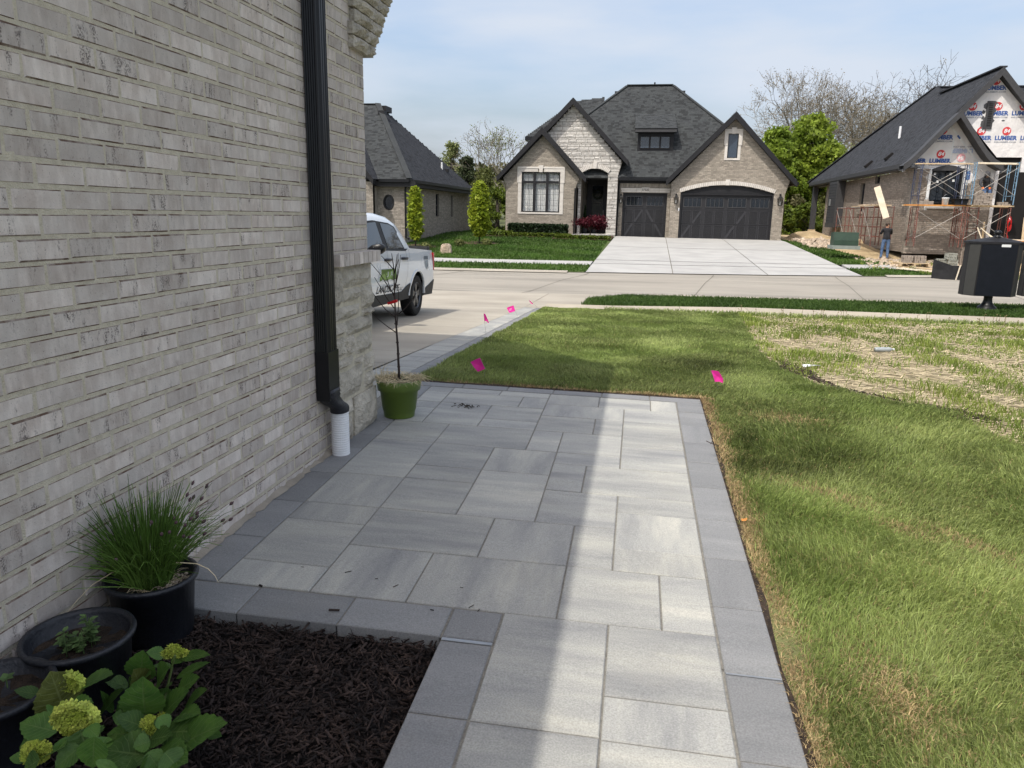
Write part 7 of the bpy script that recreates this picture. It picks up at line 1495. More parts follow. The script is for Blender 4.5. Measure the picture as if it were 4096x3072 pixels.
def zbot(x):
    b = .46
    for ax_ in (0, 3.07):
        q = .43 ** 2 - (x - ax_) ** 2
        if q > 0: b = max(b, .36 + math.sqrt(q))
    return b + (.04 if x < -.6 else 0)
def ztop(x): return interp(x, [(-1.02, 1.17), (.40, 1.20), (.55, 1.16), (3.0, 1.14), (3.2, 1.13), (4.0, 1.0)])
V = []; F = []
for s in (1, -1):
    k0 = len(V)
    for i in range(NX + 1):
        x = lerp(-1.02, 4.0, i / NX)
        for k in range(NZ + 1): z = lerp(zbot(x), ztop(x), k / NZ); V.append((x, s * hw(z, x), z))
    q = [(k0 + i * (NZ + 1) + k, k0 + (i + 1) * (NZ + 1) + k, k0 + (i + 1) * (NZ + 1) + k + 1, k0 + i * (NZ + 1) + k + 1) for i in range(NX) for k in range(NZ)]
    F += [f[::-1] for f in q] if s > 0 else q
T_ = (NX + 1) * (NZ + 1)
F += [(i * (NZ + 1) + NZ, (i + 1) * (NZ + 1) + NZ, T_ + (i + 1) * (NZ + 1) + NZ, T_ + i * (NZ + 1) + NZ)[::-1] for i in range(NX)]
F += [(k, k + 1, T_ + k + 1, T_ + k) for k in range(NZ)] + [(NX * (NZ + 1) + k, T_ + NX * (NZ + 1) + k, T_ + NX * (NZ + 1) + k + 1, NX * (NZ + 1) + k + 1) for k in range(NZ)]
mb = MB(); mb.add(V, F); body = mb.build('body', 'truck_white', tr, smooth=True, world=False)
m_e = body.modifiers.new('edges', 'EDGE_SPLIT'); m_e.split_angle = R_(35)
# cab
secs = []
CAB = [(.40, 1.19, .30, 1.19), (.50, 1.19, .50, 1.50), (.62, 1.19, .68, 1.655), (.85, 1.17, .85, 1.70), (1.4, 1.16, 1.4, 1.735), (2.0, 1.15, 2.0, 1.72), (2.35, 1.145, 2.2, 1.68), (2.75, 1.14, 2.62, 1.42), (3.08, 1.14, 3.05, 1.15)]
V = []; n = 12
for xb, zb_, xt, zt in CAB:
    hb = .875; ht = max(.60, .875 - (zt - 1.14) * .40)
    row = [(xb, hb, zb_), (lerp(xb, xt, .5), (hb + ht) / 2 + .012, lerp(zb_, zt, .5)), (lerp(xb, xt, .86), lerp(hb, ht, .86) + .012, lerp(zb_, zt, .86)), (xt, ht - .05, zt - .0), (xt, ht * .5, zt + .018), (xt, 0, zt + .024)]
    row += [(x, -y, z) for x, y, z in row[::-1][1:]]; V += row
m = 11; F = [(i * m + k, i * m + k + 1, (i + 1) * m + k + 1, (i + 1) * m + k) for i in range(len(CAB) - 1) for k in range(m - 1)]
mb = MB(); mb.add(V, F); cab = mb.build('cab', 'truck_white', tr, smooth=True, world=False)
fS = lambda u, v, d=0.: Vector((u, .875 + .014 - (v - 1.14) * .40 + d, v))
def wpoly(q, mat, name, d0, d1, par=tr):
    mb = MB(); mb.prism(fS, q, d0, d1); return mb.build(name, mat, par, world=False)
wpoly([(.58, 1.15), (2.86, 1.15), (2.52, 1.40), (2.22, 1.575), (1.7, 1.615), (1.0, 1.60), (.76, 1.55), (.66, 1.40)], 'truck_clad', 'window_surround', -.03, .006)
rw = wpoly([(.70, 1.185), (1.46, 1.185), (1.42, 1.585), (1.0, 1.575), (.83, 1.535), (.74, 1.38)], 'glass_truck', 'rear_side_window', 0, .012); wpoly([(1.66, 1.185), (2.74, 1.185), (2.46, 1.39), (2.20, 1.545), (1.62, 1.59)], 'glass_truck', 'front_side_window', 0, .012)
mb = MB(); mb.add([(.44, .70, 1.25), (.44, -.70, 1.25), (.60, -.62, 1.58), (.60, .62, 1.58)], [(0, 1, 2, 3)]); mb.build('rear_window', 'glass_truck', tr, world=False); mb = MB(); mb.add([(2.98, .72, 1.20), (2.98, -.72, 1.20), (2.40, -.60, 1.62), (2.40, .60, 1.62)], [(3, 2, 1, 0)]); mb.build('windscreen', 'glass_truck', tr, world=False)
# door seams, handles, cladding
fB = lambda u, v, d=0.: Vector((u, hw(v, u) + d, v))
def seam(pts, w=.006, mat='truck_clad', name='door_seam'):
    mb = MB()
    for (a, b), (c, e) in zip(pts, pts[1:]):
        n_ = 5
        for i in range(n_):
            p, q = (lerp(a, c, i / n_), lerp(b, e, i / n_)), (lerp(a, c, (i + 1) / n_), lerp(b, e, (i + 1) / n_)); dx, dz = q[0] - p[0], q[1] - p[1]; L = math.hypot(dx, dz); nx_, nz_ = -dz / L * w / 2, dx / L * w / 2
            mb.add([fB(p[0] - nx_, p[1] - nz_, .003), fB(q[0] - nx_, q[1] - nz_, .003), fB(q[0] + nx_, q[1] + nz_, .003), fB(p[0] + nx_, p[1] + nz_, .003)], [(0, 1, 2, 3), (3, 2, 1, 0)])
    return mb.build(name, mat, tr, world=False)
seam([(.62, 1.14), (.56, .95), (.60, .78), (.72, .50)]); seam([(1.56, 1.14), (1.58, .50)]); seam([(2.74, 1.13), (2.78, .52)]); seam([(.45, 1.19), (.44, .98)])
for nm, a in (('rear', ((555, 775), (628, 780))), ('front', ((330, 795), (410, 800)))):
    p, q = tl(*T3(*a[0])), tl(*T3(*a[1])); mb = MB(); zc = (p.z + q.z) / 2; x0, x1 = min(p.x, q.x), max(p.x, q.x); mb.tube([fB(x0, zc, -.005), fB(lerp(x0, x1, .2), zc + .005, .03), fB(lerp(x0, x1, .8), zc + .005, .03), fB(x1, zc, -.005)], [.02, .024, .024, .02], 8); mb.build('door_handle', 'black_plastic', tr, smooth=True, world=False)
for s in (1, -1):
    mb = MB()
    mb.prism(lambda u, v, d: Vector((u, s * (hw(v, u) + d), v)), [(.40, .33), (2.66, .27), (2.66, .44), (.85, .47), (.62, .56), (.44, .60)], -.2, .012); mb.prism(lambda u, v, d: Vector((u, s * (hw(v, u) + d), v)), [(-1.06, .34), (-.46, .34), (-.44, .44), (-.62, .50), (-1.04, .62)], -.2, .012); mb.build('sill_cladding', 'truck_clad', tr, world=False)
    mb = MB(); A = [(.44 * math.cos(t), .36 + .44 * math.sin(t)) for t in np.linspace(0.05, math.pi - .05, 18)]; 
    for ax_ in (0, 3.07):
        mb = MB()
        for a, b in zip(A, A[1:]): mb.prism(lambda u, v, d: Vector((u + ax_, s * (hw(max(v, .5), u) + d), v)), [a, b, (b[0] * 1.07, .36 + (b[1] - .36) * 1.07), (a[0] * 1.07, .36 + (a[1] - .36) * 1.07)], -.02, .016)
        mb.build('wheel_arch', 'truck_white', tr, world=False)
mb = MB(); mb.box((1.5, 0, .42), (5.0, 1.45, .24)); mb.box((.0, 0, .75), (1.0, 1.5, .5)); mb.box((3.07, 0, .75), (1.0, 1.5, .5)); mb.build('underbody', 'void', tr, world=False)
mb = MB(); mb.box((-.30, 0, 1.215), (1.46, 1.64, .06)); mb.box((-.98, 0, 1.20), (.06, 1.66, .06)); mb.build('bed_cover', 'black_plastic', tr, world=False)
mb = MB(); mb.box((-1.06, 0, .48), (.14, 1.72, .24)); mb.build('rear_bumper', 'truck_clad', tr, world=False)
mb = MB(); mb.prism(frame((0, 0, 0), (1, 0, 0), (0, 0, 1), (0, 1, 0)), [(-1.045, .80), (-1.0, .80), (-.975, 1.13), (-1.045, 1.13)], .87, .922); mb.build('tail_light', 'tail_red', tr, world=False)
mb = MB(); mb.prism(frame((0, 0, 0), (1, 0, 0), (0, 0, 1), (0, 1, 0)), [(-1.045, .80), (-1.0, .80), (-.975, 1.13), (-1.045, 1.13)], -.922, -.87); mb.build('tail_light', 'tail_red', tr, world=False)
def wheel(x, s):
    R0 = .362; mb = MB(); prof = [(.235, -.10), (.30, -.112), (.345, -.105), (.358, -.08), (R0, -.04), (R0, .04), (.358, .08), (.345, .105), (.30, .112), (.235, .10)]
    n = 40; V = [(x + r * math.cos(2 * math.pi * j / n), s * (.80 + w), .362 + r * math.sin(2 * math.pi * j / n)) for r, w in prof for j in range(n)]; F = [(i * n + j, i * n + (j + 1) % n, (i + 1) * n + (j + 1) % n, (i + 1) * n + j) for i in range(len(prof) - 1) for j in range(n)]; mb.add(V, F)
    for k in range(-2, 3):
        for j in range(n):
            a = 2 * math.pi * (j + .5 * (k % 2)) / n; mb.box((x + (R0 + .003) * math.cos(a), s * (.80 + k * .034), .362 + (R0 + .003) * math.sin(a)), (.03, .026, .012), Matrix.Rotation(-(a + math.pi / 2), 3, 'Y'))
    w = mb.build('wheel', 'tyre', tr, world=False); mb = MB(); prof = [(.238, -.09), (.238, .10), (.225, .105), (.215, .085), (.21, -.08)]; V = [(x + r * math.cos(2 * math.pi * j / n), s * (.80 + q), .362 + r * math.sin(2 * math.pi * j / n)) for r, q in prof for j in range(n)]; mb.add(V, [(i * n + j, i * n + (j + 1) % n, (i + 1) * n + (j + 1) % n, (i + 1) * n + j) for i in range(len(prof) - 1) for j in range(n)])
    fW = lambda u, v, d=0.: Vector((x + u, s * (.80 + d), .362 + v))
    for k in range(5):
        for off in (-.17, .17):
            a = 2 * math.pi * k / 5 + math.pi / 2 + off; c_, s_ = math.cos(a), math.sin(a); w0, w1 = .022, .026; mb.prism(fW, [(c_ * .05 + s_ * w0, s_ * .05 - c_ * w0), (c_ * .232 + s_ * w1, s_ * .232 - c_ * w1), (c_ * .232 - s_ * w1, s_ * .232 + c_ * w1), (c_ * .05 - s_ * w0, s_ * .05 + c_ * w0)], .05, .088)
    mb.prism(fW, [(.075 * math.cos(t), .075 * math.sin(t)) for t in np.linspace(0, 6.28, 17)[:-1]], .04, .092); mb.build('rim', 'rim', w, world=False); mb = MB(); mb.prism(fW, [(.212 * math.cos(t), .212 * math.sin(t)) for t in np.linspace(0, 6.28, 25)[:-1]], -.05, -.03); mb.build('brake_disc', 'void', w, world=False); mb = MB(); mb.prism(fW, [(.03 * math.cos(t), .03 * math.sin(t)) for t in np.linspace(0, 6.28, 13)[:-1]], .092, .10); 
    for k in range(5): a = 2 * math.pi * k / 5; mb.prism(fW, [(.052 * math.cos(a) + .009 * math.cos(t), .052 * math.sin(a) + .009 * math.sin(t)) for t in np.linspace(0, 6.28, 9)[:-1]], .092, .10)
    mb.build('hub_cap', 'galv', w, world=False)
for x in (0, 3.07):
    for s in (1, -1): wheel(x, s)
# mirror
mp1 = tl(*T3(235, 655), wx=-3.98); mb = MB(); V = []; n = 12
for t, ry, rz_2 in ((-.11, .03, .05), (-.09, .10, .085), (.0, .125, .10), (.07, .12, .095), (.09, .105, .08)):
    for j in range(n):
        a = 2 * math.pi * j / n; ca, sa = math.cos(a), math.sin(a); q = 1 / max(abs(ca), abs(sa)) ** .55; V.append((mp1.x + t, mp1.y + ry * ca * q, mp1.z + rz_2 * .8 * sa * q + .02 * ca))
mb.add(V, [(i * n + j, i * n + (j + 1) % n, (i + 1) * n + (j + 1) % n, (i + 1) * n + j) for i in range(4) for j in range(n)] + [tuple(range(n))[::-1], tuple(4 * n + j for j in range(n))]); mb.box((mp1.x + .03, mp1.y - .14, mp1.z - .07), (.09, .16, .05)); mb.build('mirror', 'black_metal', tr, smooth=True, world=False)
# door lettering and logo
def decal(pts, mat, name='logo', d=.0045):
    q = [tl(*T3(*p)) for p in pts]; mb = MB(); mb.add([fB(p.x, p.z, d) for p in q], [tuple(range(len(q))), tuple(range(len(q)))[::-1]]); return mb.build(name, mat, tr, world=False)
decal([(262, 915), (480, 905), (482, 1052), (440, 1072), (400, 1060), (350, 1083), (300, 1070), (262, 1092), (240, 1070), (255, 1000)], 'logo_pale', d=.004)
decal([(272, 925), (476, 914), (477, 1042), (440, 1060), (400, 1048), (350, 1070), (300, 1058), (262, 1080), (252, 1060), (268, 1000)], 'logo_green', d=.007)
for pts in ([(262, 1010), (248, 930), (226, 850), (232, 850), (256, 930), (270, 1000)], [(266, 1000), (268, 900), (274, 850), (279, 850), (276, 900), (274, 1000)], [(258, 1030), (240, 985), (215, 1000), (238, 994), (252, 1040)]): decal(pts, 'logo_pale', d=.008)
def dtext(body, a, b, h, mat, d, it=0., bold=.01, name='lettering'):
    p, q = tl(*T3(*a)), tl(*T3(*b)); V, F = text_mesh(body, 1., it, bold); xs_ = [v[0] for v in V]; ys_ = [v[1] for v in V]; x0, x1, y0, y1 = min(xs_), max(xs_), min(ys_), max(ys_); mb = MB(); P = []
    for v in V: t = (v[0] - x0) / (x1 - x0); P.append(fB(lerp(p.x, q.x, t), lerp(p.z, q.z, t) + (v[1] - y0) / (y1 - y0) * h, d))
    mb.add(P, F + [tuple(f[::-1]) for f in F]); mb.build(name, mat, tr, world=False)
dtext('J', (345, 1022), (370, 1021), .085, 'logo_pale', .009); dtext('A', (396, 1012), (430, 1011), .085, 'logo_pale', .009)
dtext('LANDSCAPE', (228, 1252), (528, 1205), .115, 'logo_dark', .006, .25); dtext('LLC', (535, 1200), (578, 1193), .055, 'logo_dark', .006, .25)
for y0_, y1_ in ((1141, 1123), (1130, 1113)): decal([(270, y0_), (440, y1_), (440, y1_ + 4), (270, y0_ + 4)], 'logo_pale', 'logo_stripe', .006)
for y0_, y1_ in ((1275, 1250), (1286, 1262)): decal([(255, y0_), (395, y1_), (395, y1_ + 4), (255, y0_ + 4)], 'logo_dark', 'logo_stripe', .006)
decal([(848, 735), (908, 735), (905, 900), (882, 925), (862, 880), (855, 800)], 'logo_pale', 'badge', .004); decal([(853, 742), (904, 742), (903, 785), (853, 785)], 'badge_grey', 'badge', .006); decal([(862, 810), (898, 800), (896, 870), (880, 905), (868, 870)], 'badge_grey', 'badge', .006)

# =================================================================== CLUSTER MAILBOXES
def mailbox(x, y, rz, label):
    z = zg(x, y); t = thing('cluster_mailbox', label, 'mailbox', (x, y, z), rz, 'black cluster mailboxes by the kerb'); w, dp, z0, z1 = .40, .22, .36, 1.60
    mb = MB(); mb.lathe((0, 0, 0), [(.235, 0), (.245, .02), (.235, .045), (.205, .055), (.21, .075), (.20, .09), (.15, .13), (.11, .19), (.092, .27), (.10, .285), (.088, .30), (.10, .315), (.095, .34), (.095, .37)], 32); mb.build('pedestal', 'black_metal', t, smooth=True, world=False)
    P = [(-w, -dp), (w, -dp), (w + .19, 0), (w + .19, .28), (-w - .19, .28), (-w - .19, 0)]; up = lambda u, v, d: Vector((u, v, d)); mb = MB(); mb.prism(up, P, z0, z1); mb.build('cabinet', 'black_trim', t, world=False)
    mb = MB(); mb.box((0, -dp - .004, (z0 + z1) / 2), (2 * w - .03, .008, z1 - z0 - .03)); mb.build('rear_panel', 'mail_panel', t, world=False)
    for s in (-1, 1): mb = MB(); a, b = Vector((s * (w + .012), -dp - .0, 0)), Vector((s * (w + .178), -.014, 0)); mb.bar((a.x, a.y, (z0 + z1) / 2), (b.x, b.y, (z0 + z1) / 2), .008, z1 - z0 - .02); mb.build('side_panel', 'mail_side', t, world=False)
    Q = [(px_ * 1.055, py_ * 1.06 if py_ < .2 else py_ + .02) for px_, py_ in P]; mb = MB(); mb.prism(up, Q, z1, z1 + .05); n = len(Q); V = [(a, b, z1 + .05) for a, b in Q] + [(a * .72, b * .62 + .012, z1 + .088) for a, b in Q] + [(a * .10, b * .12 + .03, z1 + .168) for a, b in Q]; mb.add(V, [(i, (i + 1) % n, n + (i + 1) % n, n + i) for i in range(n)] + [(n + i, n + (i + 1) % n, 2 * n + (i + 1) % n, 2 * n + i) for i in range(n)] + [tuple(2 * n + i for i in range(n))]); mb.build('roof', 'black_trim', t, world=False)
    mb = MB(); mb.lathe((0, .03, z1 + .15), [(.09, 0), (.075, .02), (.065, .03), (.07, .045), (.05, .055), (.05, .065), (.075, .085), (.085, .115), (.075, .145), (.045, .168), (0, .175)], 24); mb.build('finial', 'black_metal', t, smooth=True, world=False)
    mb = MB(); mb.box((.13, -dp - .010, z1 - .035), (.20, .004, .06)); mb.build('label_plate', 'label_white', t, world=False)
    return t
M('mail_panel', (.008, .010, .015), (.006, .008, .012), 8, .6, spec=.15); M('mail_side', (.045, .045, .042), (.040, .040, .038), 8, .5, spec=.4)
mailbox(8.17, 20.05, -.03, 'tall black cluster mailbox with ball finial on the grass verge'); mailbox(9.58, 20.25, -.03, 'second black cluster mailbox cut off by the right edge of the view')

# =================================================================== PLANTS ACROSS THE STREET AND BACKGROUND TREES
def trunk_tube(root, pts, r, mat='bark', name='trunk'):
    mb = MB(); mb.tube(pts, r, 8); return mb.build(name, mat, root, smooth=True)
def hornbeam(x, y, h, r, label, seed, n=2600):
    z = zg(x, y); t = thing('hornbeam_tree', label, 'tree', (x, y, z)); trunk_tube(t, [(x, y, z - .05), (x + .01, y, z + .6), (x, y, z + h * .9)], [.04, .03, .012]); g = np.random.default_rng(seed); u = g.random(n); a = g.uniform(0, 6.28, n)
    prof = np.interp(u, [0, .06, .2, .5, .8, .93, 1], [.35, .7, 1, 1.05, .85, .55, .12]); lob = 1 + .25 * np.sin(a * 3 + u * 9) + .18 * (vnoise(a * 2, u * 14, 1., seed) - .5); rr = r * prof * lob * np.sqrt(g.uniform(.15, 1, n)) * (1 + .35 * (vnoise(a * 4, u * 30, 1., seed + 3) - .5)) + g.exponential(.035, n)
    leaf_cloud('crown', np.stack([x + rr * np.cos(a), y + rr * np.sin(a), z + .42 + (h - .42) * u], 1), .115, 'hornbeam', t, seed=seed)
    mb = MB(); rg_ = random.Random(seed)
    for i in range(26): zz = z + .4 + (h - .8) * rg_.random(); aa = rg_.uniform(0, 6.28); mb.tube([(x, y, zz), (x + r * .7 * math.cos(aa), y + r * .7 * math.sin(aa), zz + .35)], [.012, .004], 4)
    mb.build('branches', 'bark', t)
hornbeam(-11.1, 35.1, 2.85, .25, 'narrow yellow-green columnar hornbeam in front of the left house corner', 1); hornbeam(-8.62, 38.0, 3.1, .42, 'broader yellow-green columnar hornbeam left of the white gable house', 2, 4200)
def hedge(x0, x1, y, z, d, h, mat, label, n, seed, group, size=.07, gap=None, round_=False):
    t = thing('hedge', label, 'hedge', ((x0 + x1) / 2, y, z), group=group); g = np.random.default_rng(seed); q = g.uniform(-1, 1, (n, 3)); f = g.integers(0, 3, n); q[np.arange(n), f] = np.sign(q[np.arange(n), f]) * g.uniform(.75, 1.08, n)
    C_ = np.stack([(x0 + x1) / 2 + q[:, 0] * (x1 - x0) / 2, y + q[:, 1] * d / 2, z + h * (q[:, 2] * .5 + .5) + .06 * (vnoise(q[:, 0] * 8 + x0, q[:, 1] * 2, 1.5, seed) - .5)], 1); leaf_cloud('foliage', C_, size, mat, t, seed=seed)
    mb = MB(); rg_ = random.Random(seed)
    for i in range(int((x1 - x0) * 4) + 1): a = rg_.uniform(x0 + .1, x1 - .1); mb.tube([(a, y, z - .05), (a + rg_.uniform(-.1, .1), y + rg_.uniform(-.1, .1), z + h * .8)], [.02, .008], 4)
    mb.box(((x0 + x1) / 2, y, z + h * .46), ((x1 - x0) * .86, d * .7, h * .8)); mb.build('stems', 'hedge_core', t); return t
M('hedge_core', (.018, .022, .010), (.012, .014, .008), 5, .95)
GB = 'clipped dark yew blocks under the big window'
hedge(-8.25, -7.15, 44.25, .44, .5, .68, 'yew', 'leftmost clipped dark yew block under the big window', 2600, 1, GB); hedge(-7.1, -6.1, 44.25, .44, .5, .68, 'yew', 'middle clipped dark yew block under the big window', 2500, 2, GB); hedge(-6.02, -4.82, 44.25, .44, .5, .66, 'yew', 'right clipped dark yew block nearest the stone porch', 2700, 3, GB)
GL2 = 'low yellow-green boxwood edging'
hedge(-9.0, -7.9, 43.15, .34, .45, .36, 'box_leaf', 'short taller boxwood piece at the left end of the low edging', 1500, 4, GL2); hedge(-7.95, -4.6, 43.1, .34, .42, .28, 'box_leaf', 'long low boxwood edging in front of the dark yew blocks', 3600, 5, GL2); hedge(-5.15, -2.3, 42.3, .28, .42, .29, 'box_leaf', 'low boxwood edging in front of the red maple', 3200, 6, GL2)
hedge(-9.9, -9.0, 43.2, .33, .4, .22, 'box_leaf', 'lowest boxwood tuft left of the white gable house bed', 700, 7, GL2)
mb = MB()
for x0, x1, ya, yb in ((-10.2, -2.15, 42.75, 44.95), (-5.4, -2.15, 41.95, 42.8)):
    n = 12
    for i in range(n): a, b = lerp(x0, x1, i / n), lerp(x0, x1, (i + 1) / n); mb.add([(a, ya + .12 * math.sin(3 * a), zg(a, ya) + .05), (b, ya + .12 * math.sin(3 * b), zg(b, ya) + .05), (b, yb, zg(b, yb) + .06), (a, yb, zg(a, yb) + .06)], [(0, 1, 2, 3)])
mb.build('front_bed', 'red_mulch', None, 'structure')
def disc_bed(x, y, rx, ry): mb = MB(); n = 20; mb.add([(x + rx * math.cos(a) * RND.uniform(.85, 1.1), y + ry * math.sin(a) * RND.uniform(.85, 1.1), zg(x + rx * math.cos(a), y + ry * math.sin(a)) + .05) for a in np.linspace(0, 6.28, n + 1)[:-1]], [tuple(range(n))]); mb.build('tree_bed', 'red_mulch', None, 'structure')
disc_bed(-11.4, 35.4, 1.2, 1.2); disc_bed(-8.7, 38.2, 1.1, .8)
# red japanese maple
mx_, my_ = -3.42, 43.45; mz = zg(mx_, my_) + .05; t = thing('japanese_maple', 'small dark red japanese maple by the porch steps', 'tree', (mx_, my_, mz)); mb = MB(); rg_ = random.Random(4); mb.tube([(mx_, my_, mz - .05), (mx_ + .02, my_, mz + .3), (mx_ - .02, my_, mz + .5)], [.035, .03, .026], 7); CC = []
for i in range(13):
    a = rg_.uniform(0, 6.28); r = rg_.uniform(.35, .78); p = Vector((mx_ + r * math.cos(a), my_ + r * math.sin(a) * .8, mz + rg_.uniform(.55, 1.25) - .25 * r)); mb.tube([(mx_, my_, mz + rg_.uniform(.3, .5)), (mx_ + .5 * r * math.cos(a), my_ + .5 * r * math.sin(a), p.z - .03), p], [.018, .011, .004], 5); CC.append(p)
mb.build('trunk', 'bark', t); g = np.random.default_rng(3); n = 3600; k = g.integers(0, len(CC), n); C_ = np.array([tuple(c) for c in CC])[k] + g.normal(0, 1, (n, 3)) * np.array([.20, .18, .085]); leaf_cloud('crown', C_, .062, 'maple_red', t, seed=5)
# boulder
bo = thing('boulder', 'upright tan boulder standing alone on the far left lawn', 'boulder', (-9.08, 33.2, zg(-9.08, 33.2))); g = random.Random(5); V = []; n = 12; zb_ = zg(-9.08, 33.2)
for zz, rx in ((-.05, .27), (.08, .27), (.22, .25), (.35, .22), (.42, .13)):
    for j in range(n): a = 2 * math.pi * j / n; q = 1 / max(abs(math.cos(a)), abs(math.sin(a))) ** .6; V.append((-9.08 + rx * q * math.cos(a) * g.uniform(.92, 1.06) + zz * .06, 33.2 + .2 * q * math.sin(a) * g.uniform(.92, 1.06), zb_ + zz + g.uniform(-.012, .012)))
mb = MB(); mb.add(V, [(i * n + j, i * n + (j + 1) % n, (i + 1) * n + (j + 1) % n, (i + 1) * n + j) for i in range(4) for j in range(n)] + [tuple(4 * n + j for j in range(n))]); mb.build('stone', 'boulder', bo)
for i, (x, y) in enumerate(((-9.3, 36.6), (-10.4, 34.5), (-8.1, 37.4))):
    g = np.random.default_rng(i); t = thing('small_shrub', ('tiny leafy shrub in the lawn behind the boulder', 'tiny leafy shrub right of the left hornbeam', 'tiny leafy shrub at the foot of the right hornbeam')[i], 'shrub', (x, y, zg(x, y))); q = g.normal(size=(260, 3)); q /= np.linalg.norm(q, axis=1)[:, None]; leaf_cloud('foliage', q * (g.random(260) ** .33)[:, None] * np.array([.3, .3, .2]) + np.array([x, y, zg(x, y) + .18]), .06, 'olive', t, seed=i)
pf = thing('path_light', 'tiny white garden light at the left corner of the white gable house', 'garden light', (-9.05, 44.3, zg(-9, 44.3))); mb = MB(); mb.tube([(-9.05, 44.3, .4), (-9.05, 44.3, .62)], .02, 5); mb.lathe((-9.05, 44.3, .62), [(.05, 0), (.06, .05), (0, .1)], 8); mb.build('lamp', 'label_white', pf)
# ------------------------------------------------------------------- background trees
def branch_tree(name, label, x, y, H, spread, seed, mat='bark_pale', levels=6, r0=.22, buds=None, bsize=.12, nb=0, first=.25, group='bare trees beyond the houses', droop=.0, lean=0., gap=1.0, kids=(2, 3)):
    z = zg(x, y) - .3; t = thing(name, label, 'tree', (x, y, z), group=group); g = random.Random(seed); mb = MB(); tips = []
    def grow(p, d, L, r, lv):
        n = 3 if lv > 2 else 4; pts = [p]; dd = d.copy(); rr = [r]
        for i in range(n): dd = (dd + Vector((g.gauss(0, .13), g.gauss(0, .13), g.gauss(.03 - droop * (lv > 3), .08)))).normalized(); p = p + dd * L / n; pts.append(p); rr.append(r * (1 - .28 * (i + 1) / n))
        mb.tube(pts, rr, 6 if lv < 2 else (4 if lv < 4 else 3), cap=False)
        if lv >= levels: tips.append(p); return
        if lv >= levels - 2: tips.append(p)
        k = g.randint(*kids) if lv else 4
        for i in range(k):
            a = 6.28 * (i / k) + g.uniform(-.6, .6); o = dd.orthogonal().normalized(); o2 = dd.cross(o); sp = g.uniform(.35, .8) * spread; nd = (dd + (o * math.cos(a) + o2 * math.sin(a)) * sp).normalized(); q = pts[-1] if i < 2 or lv == 0 else pts[-2]; grow(q, nd, L * g.uniform(.66, .86), max(.016, rr[-1] * g.uniform(.66, .82)), lv + 1)
    grow(Vector((x, y, z)), Vector((lean, 0, 1)).normalized(), H * first, r0, 0); top = max(q.z for q in tips) - z; s = H / top; mb.v = [(x + (a - x) * s, y + (b - y) * s, z + (c - z) * s) for a, b, c in mb.v]; mb.build('trunk', mat, t)
    if buds and nb:
        T = np.array([(x + (q.x - x) * s, y + (q.y - y) * s, z + (q.z - z) * s) for q in tips]); gg = np.random.default_rng(seed); C_ = T[gg.integers(0, len(T), nb)] + gg.normal(0, bsize * 2.4, (nb, 3)); leaf_cloud('crown', C_, bsize, buds, t, seed=seed)
    return t
def leafy(name, label, x, y, H, rx, mat, seed, n, size, z0=.12, group='leafy trees beyond the houses', trunk='bark', blobs=70):
    z = zg(x, y) - .3; t = thing(name, label, 'tree', (x, y, z), group=group); g = np.random.default_rng(seed); trunk_tube(t, [(x, y, z), (x + .1, y, z + H * .4), (x, y, z + H * .85)], [.2, .14, .03], trunk); u = g.uniform(z0, 1, blobs); a = g.uniform(0, 6.28, blobs); env = np.interp(u, [0, .2, .45, .75, 1], [.75, 1, 1, .72, .12])
    c = np.stack([x + rx * env * np.cos(a) * np.sqrt(g.random(blobs)), y + rx * env * np.sin(a) * np.sqrt(g.random(blobs)), z + H * (u * .92)], 1); br = rx * g.uniform(.16, .36, blobs); k = g.integers(0, blobs, n); q = g.normal(size=(n, 3)); q /= np.linalg.norm(q, axis=1)[:, None]; C_ = c[k] + q * (br[k] * (.45 + .75 * g.random(n) + .25 * g.normal(0, .5, n)))[:, None] * np.array([1, 1, .8]); C_[:, 2] = np.maximum(C_[:, 2], z + .2); leaf_cloud('crown', C_, size, mat, t, seed=seed)
    mb = MB()
    for i in range(0, blobs, 2): mb.tube([(x, y, z + H * u[i] * .5), tuple(c[i])], [.06, .015], 4)
    mb.build('branches', trunk, t); return t
leafy('leafy_tree', 'dense bright green tree behind the double garage, left of its pair', 9.6, 66, 9.0, 2.3, 'spring_green', 1, 15000, .21); leafy('leafy_tree', 'dense bright green tree behind the double garage, right and fuller of its pair', 12.6, 68, 10.4, 2.75, 'spring_green', 2, 20000, .22)
branch_tree('bare_tree', 'tall budding tree rising above the right garage gable', 11.8, 82, 16.2, 1.0, 3, levels=7, r0=.34, buds='bud', bsize=.075, nb=4200); branch_tree('bare_tree', 'budding tree just right of the tallest one over the garage', 15.8, 84, 15.0, 1.0, 4, levels=7, r0=.32, buds='bud', bsize=.075, nb=4000)
branch_tree('bare_tree', 'large spreading bare tree with dark limbs behind the unfinished house', 27.5, 93, 18.6, 1.35, 5, levels=7, r0=.5, mat='bark', buds='bud', bsize=.075, nb=1400, kids=(2, 3)); branch_tree('bare_tree', 'bare tree left of the large spreading one, half hidden by the new roof', 22.5, 92, 15.0, 1.2, 6, levels=6, r0=.32, mat='bark', buds='bud', bsize=.09, nb=1500)
branch_tree('bare_tree', 'thin bare tree far right above the new roof', 34, 96, 16.5, 1.2, 16, levels=6, r0=.30, mat='bark', buds='bud', bsize=.09, nb=1200)
branch_tree('bare_tree', 'small pale-leaved tree at the left end of the new roof', 17.2, 76, 8.2, 1.1, 7, levels=5, r0=.16, buds='pale_green', bsize=.11, nb=1500)
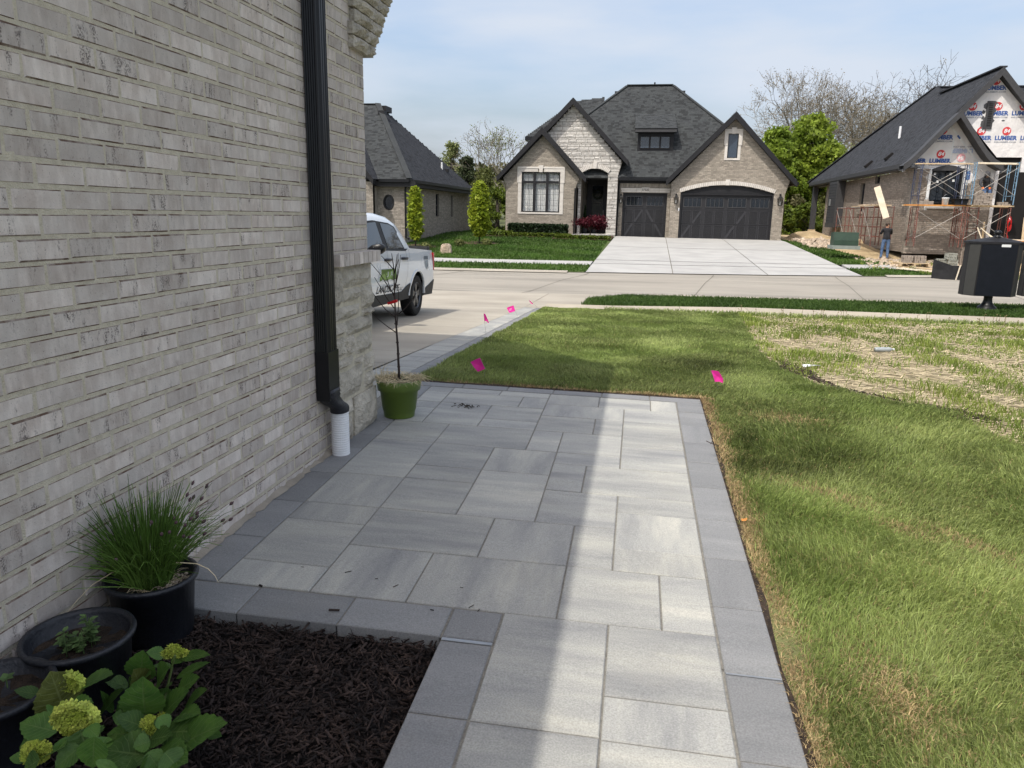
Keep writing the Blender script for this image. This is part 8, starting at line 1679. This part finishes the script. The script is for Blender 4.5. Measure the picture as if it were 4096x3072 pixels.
# left gap
leafy('pale_tree', 'pale green tree with feathery crown behind the left house roof', -23.4, 88, 9.8, 2.4, 'pale_green', 11, 5200, .17, .3, blobs=30); leafy('conifer_tree', 'dark evergreen between the left house and the gap', -20.6, 84, 8.0, 1.5, 'conifer', 12, 4200, .2, .1); leafy('olive_tree', 'dull olive tree low in the gap between the houses', -17.6, 80, 6.2, 2.0, 'olive', 13, 4200, .2, .05)
branch_tree('bare_tree', 'slender bare tree in the gap left of the white gable house', -18.9, 86, 11.5, .8, 14, levels=5, r0=.16, buds='bud', bsize=.08, nb=500); branch_tree('bare_tree', 'slim tree with sparse new leaves nearest the white gable house', -15.6, 84, 10.8, .7, 15, levels=5, r0=.14, buds='pale_green', bsize=.12, nb=650)
for i, (x, y, h, r, mt, lb) in enumerate(((-14.5, 66, 4.6, 1.9, 'olive', 'olive brush at the right of the gap between the houses'), (-17.5, 64, 4.2, 2.0, 'brush', 'brown-green brush in the middle of the gap between the houses'), (-12.2, 60, 3.4, 1.6, 'box_leaf', 'green bush against the corner of the white gable house'), (-20.5, 66, 4.6, 2.2, 'olive', 'olive brush behind the far corner of the left house'), (9.4, 60, 2.6, 1.5, 'box_leaf', 'bright green bush left of the porch column'), (12.0, 62, 2.6, 1.8, 'box_leaf', 'bright green bush behind the porch column'), (10.6, 66, 5.2, 2.0, 'brush', 'tangle of brown brush behind the porch'), (13.4, 67, 4.8, 2.0, 'olive', 'olive brush right of the brown tangle'))): leafy('brush_clump', lb, x, y, h, r, mt, 50 + i, 3000, .15, .02, 'brush behind the houses', blobs=20)
def treeline(name, label, x0, x1, y, h, n, mat, seed):
    g = np.random.default_rng(seed); X = g.uniform(x0, x1, n); hh = h * (.45 + .75 * vnoise(X, X * 0, .13, seed)) ; u = g.random(n) ** .7; Y = y + g.uniform(-4, 6, n); o = leaf_cloud(name, np.stack([X, Y, ZG(X, Y) + hh * u], 1), .5, mat, None, 'stuff', seed=seed); tag(o, label, 'woods')
treeline('woods', 'hazy belt of far woods closing the view behind the houses', -95, 120, 118, 8.0, 26000, 'brush', 3); treeline('woods', 'greener far woods behind the bare trees', -90, 110, 108, 5.0, 12000, 'olive', 4)
# seed heads in the lot by the sidewalk
g = random.Random(5); mb = MB()
for i in range(46):
    x, y = g.uniform(1.9, 8), 16.55 + g.gauss(0, .12); z = zg(x, y); h = g.uniform(.1, .22); mb.tube([(x, y, z), (x + g.uniform(-.03, .03), y, z + h)], .004, 4, cap=False); mb.lathe((x, y, z + h), [(0, -.012), (.014, 0), (0, .014)], 6)
o = mb.build('seed_heads', 'bud', None, 'stuff'); tag(o, 'dandelion seed heads along the edge of the near sidewalk', 'weeds')
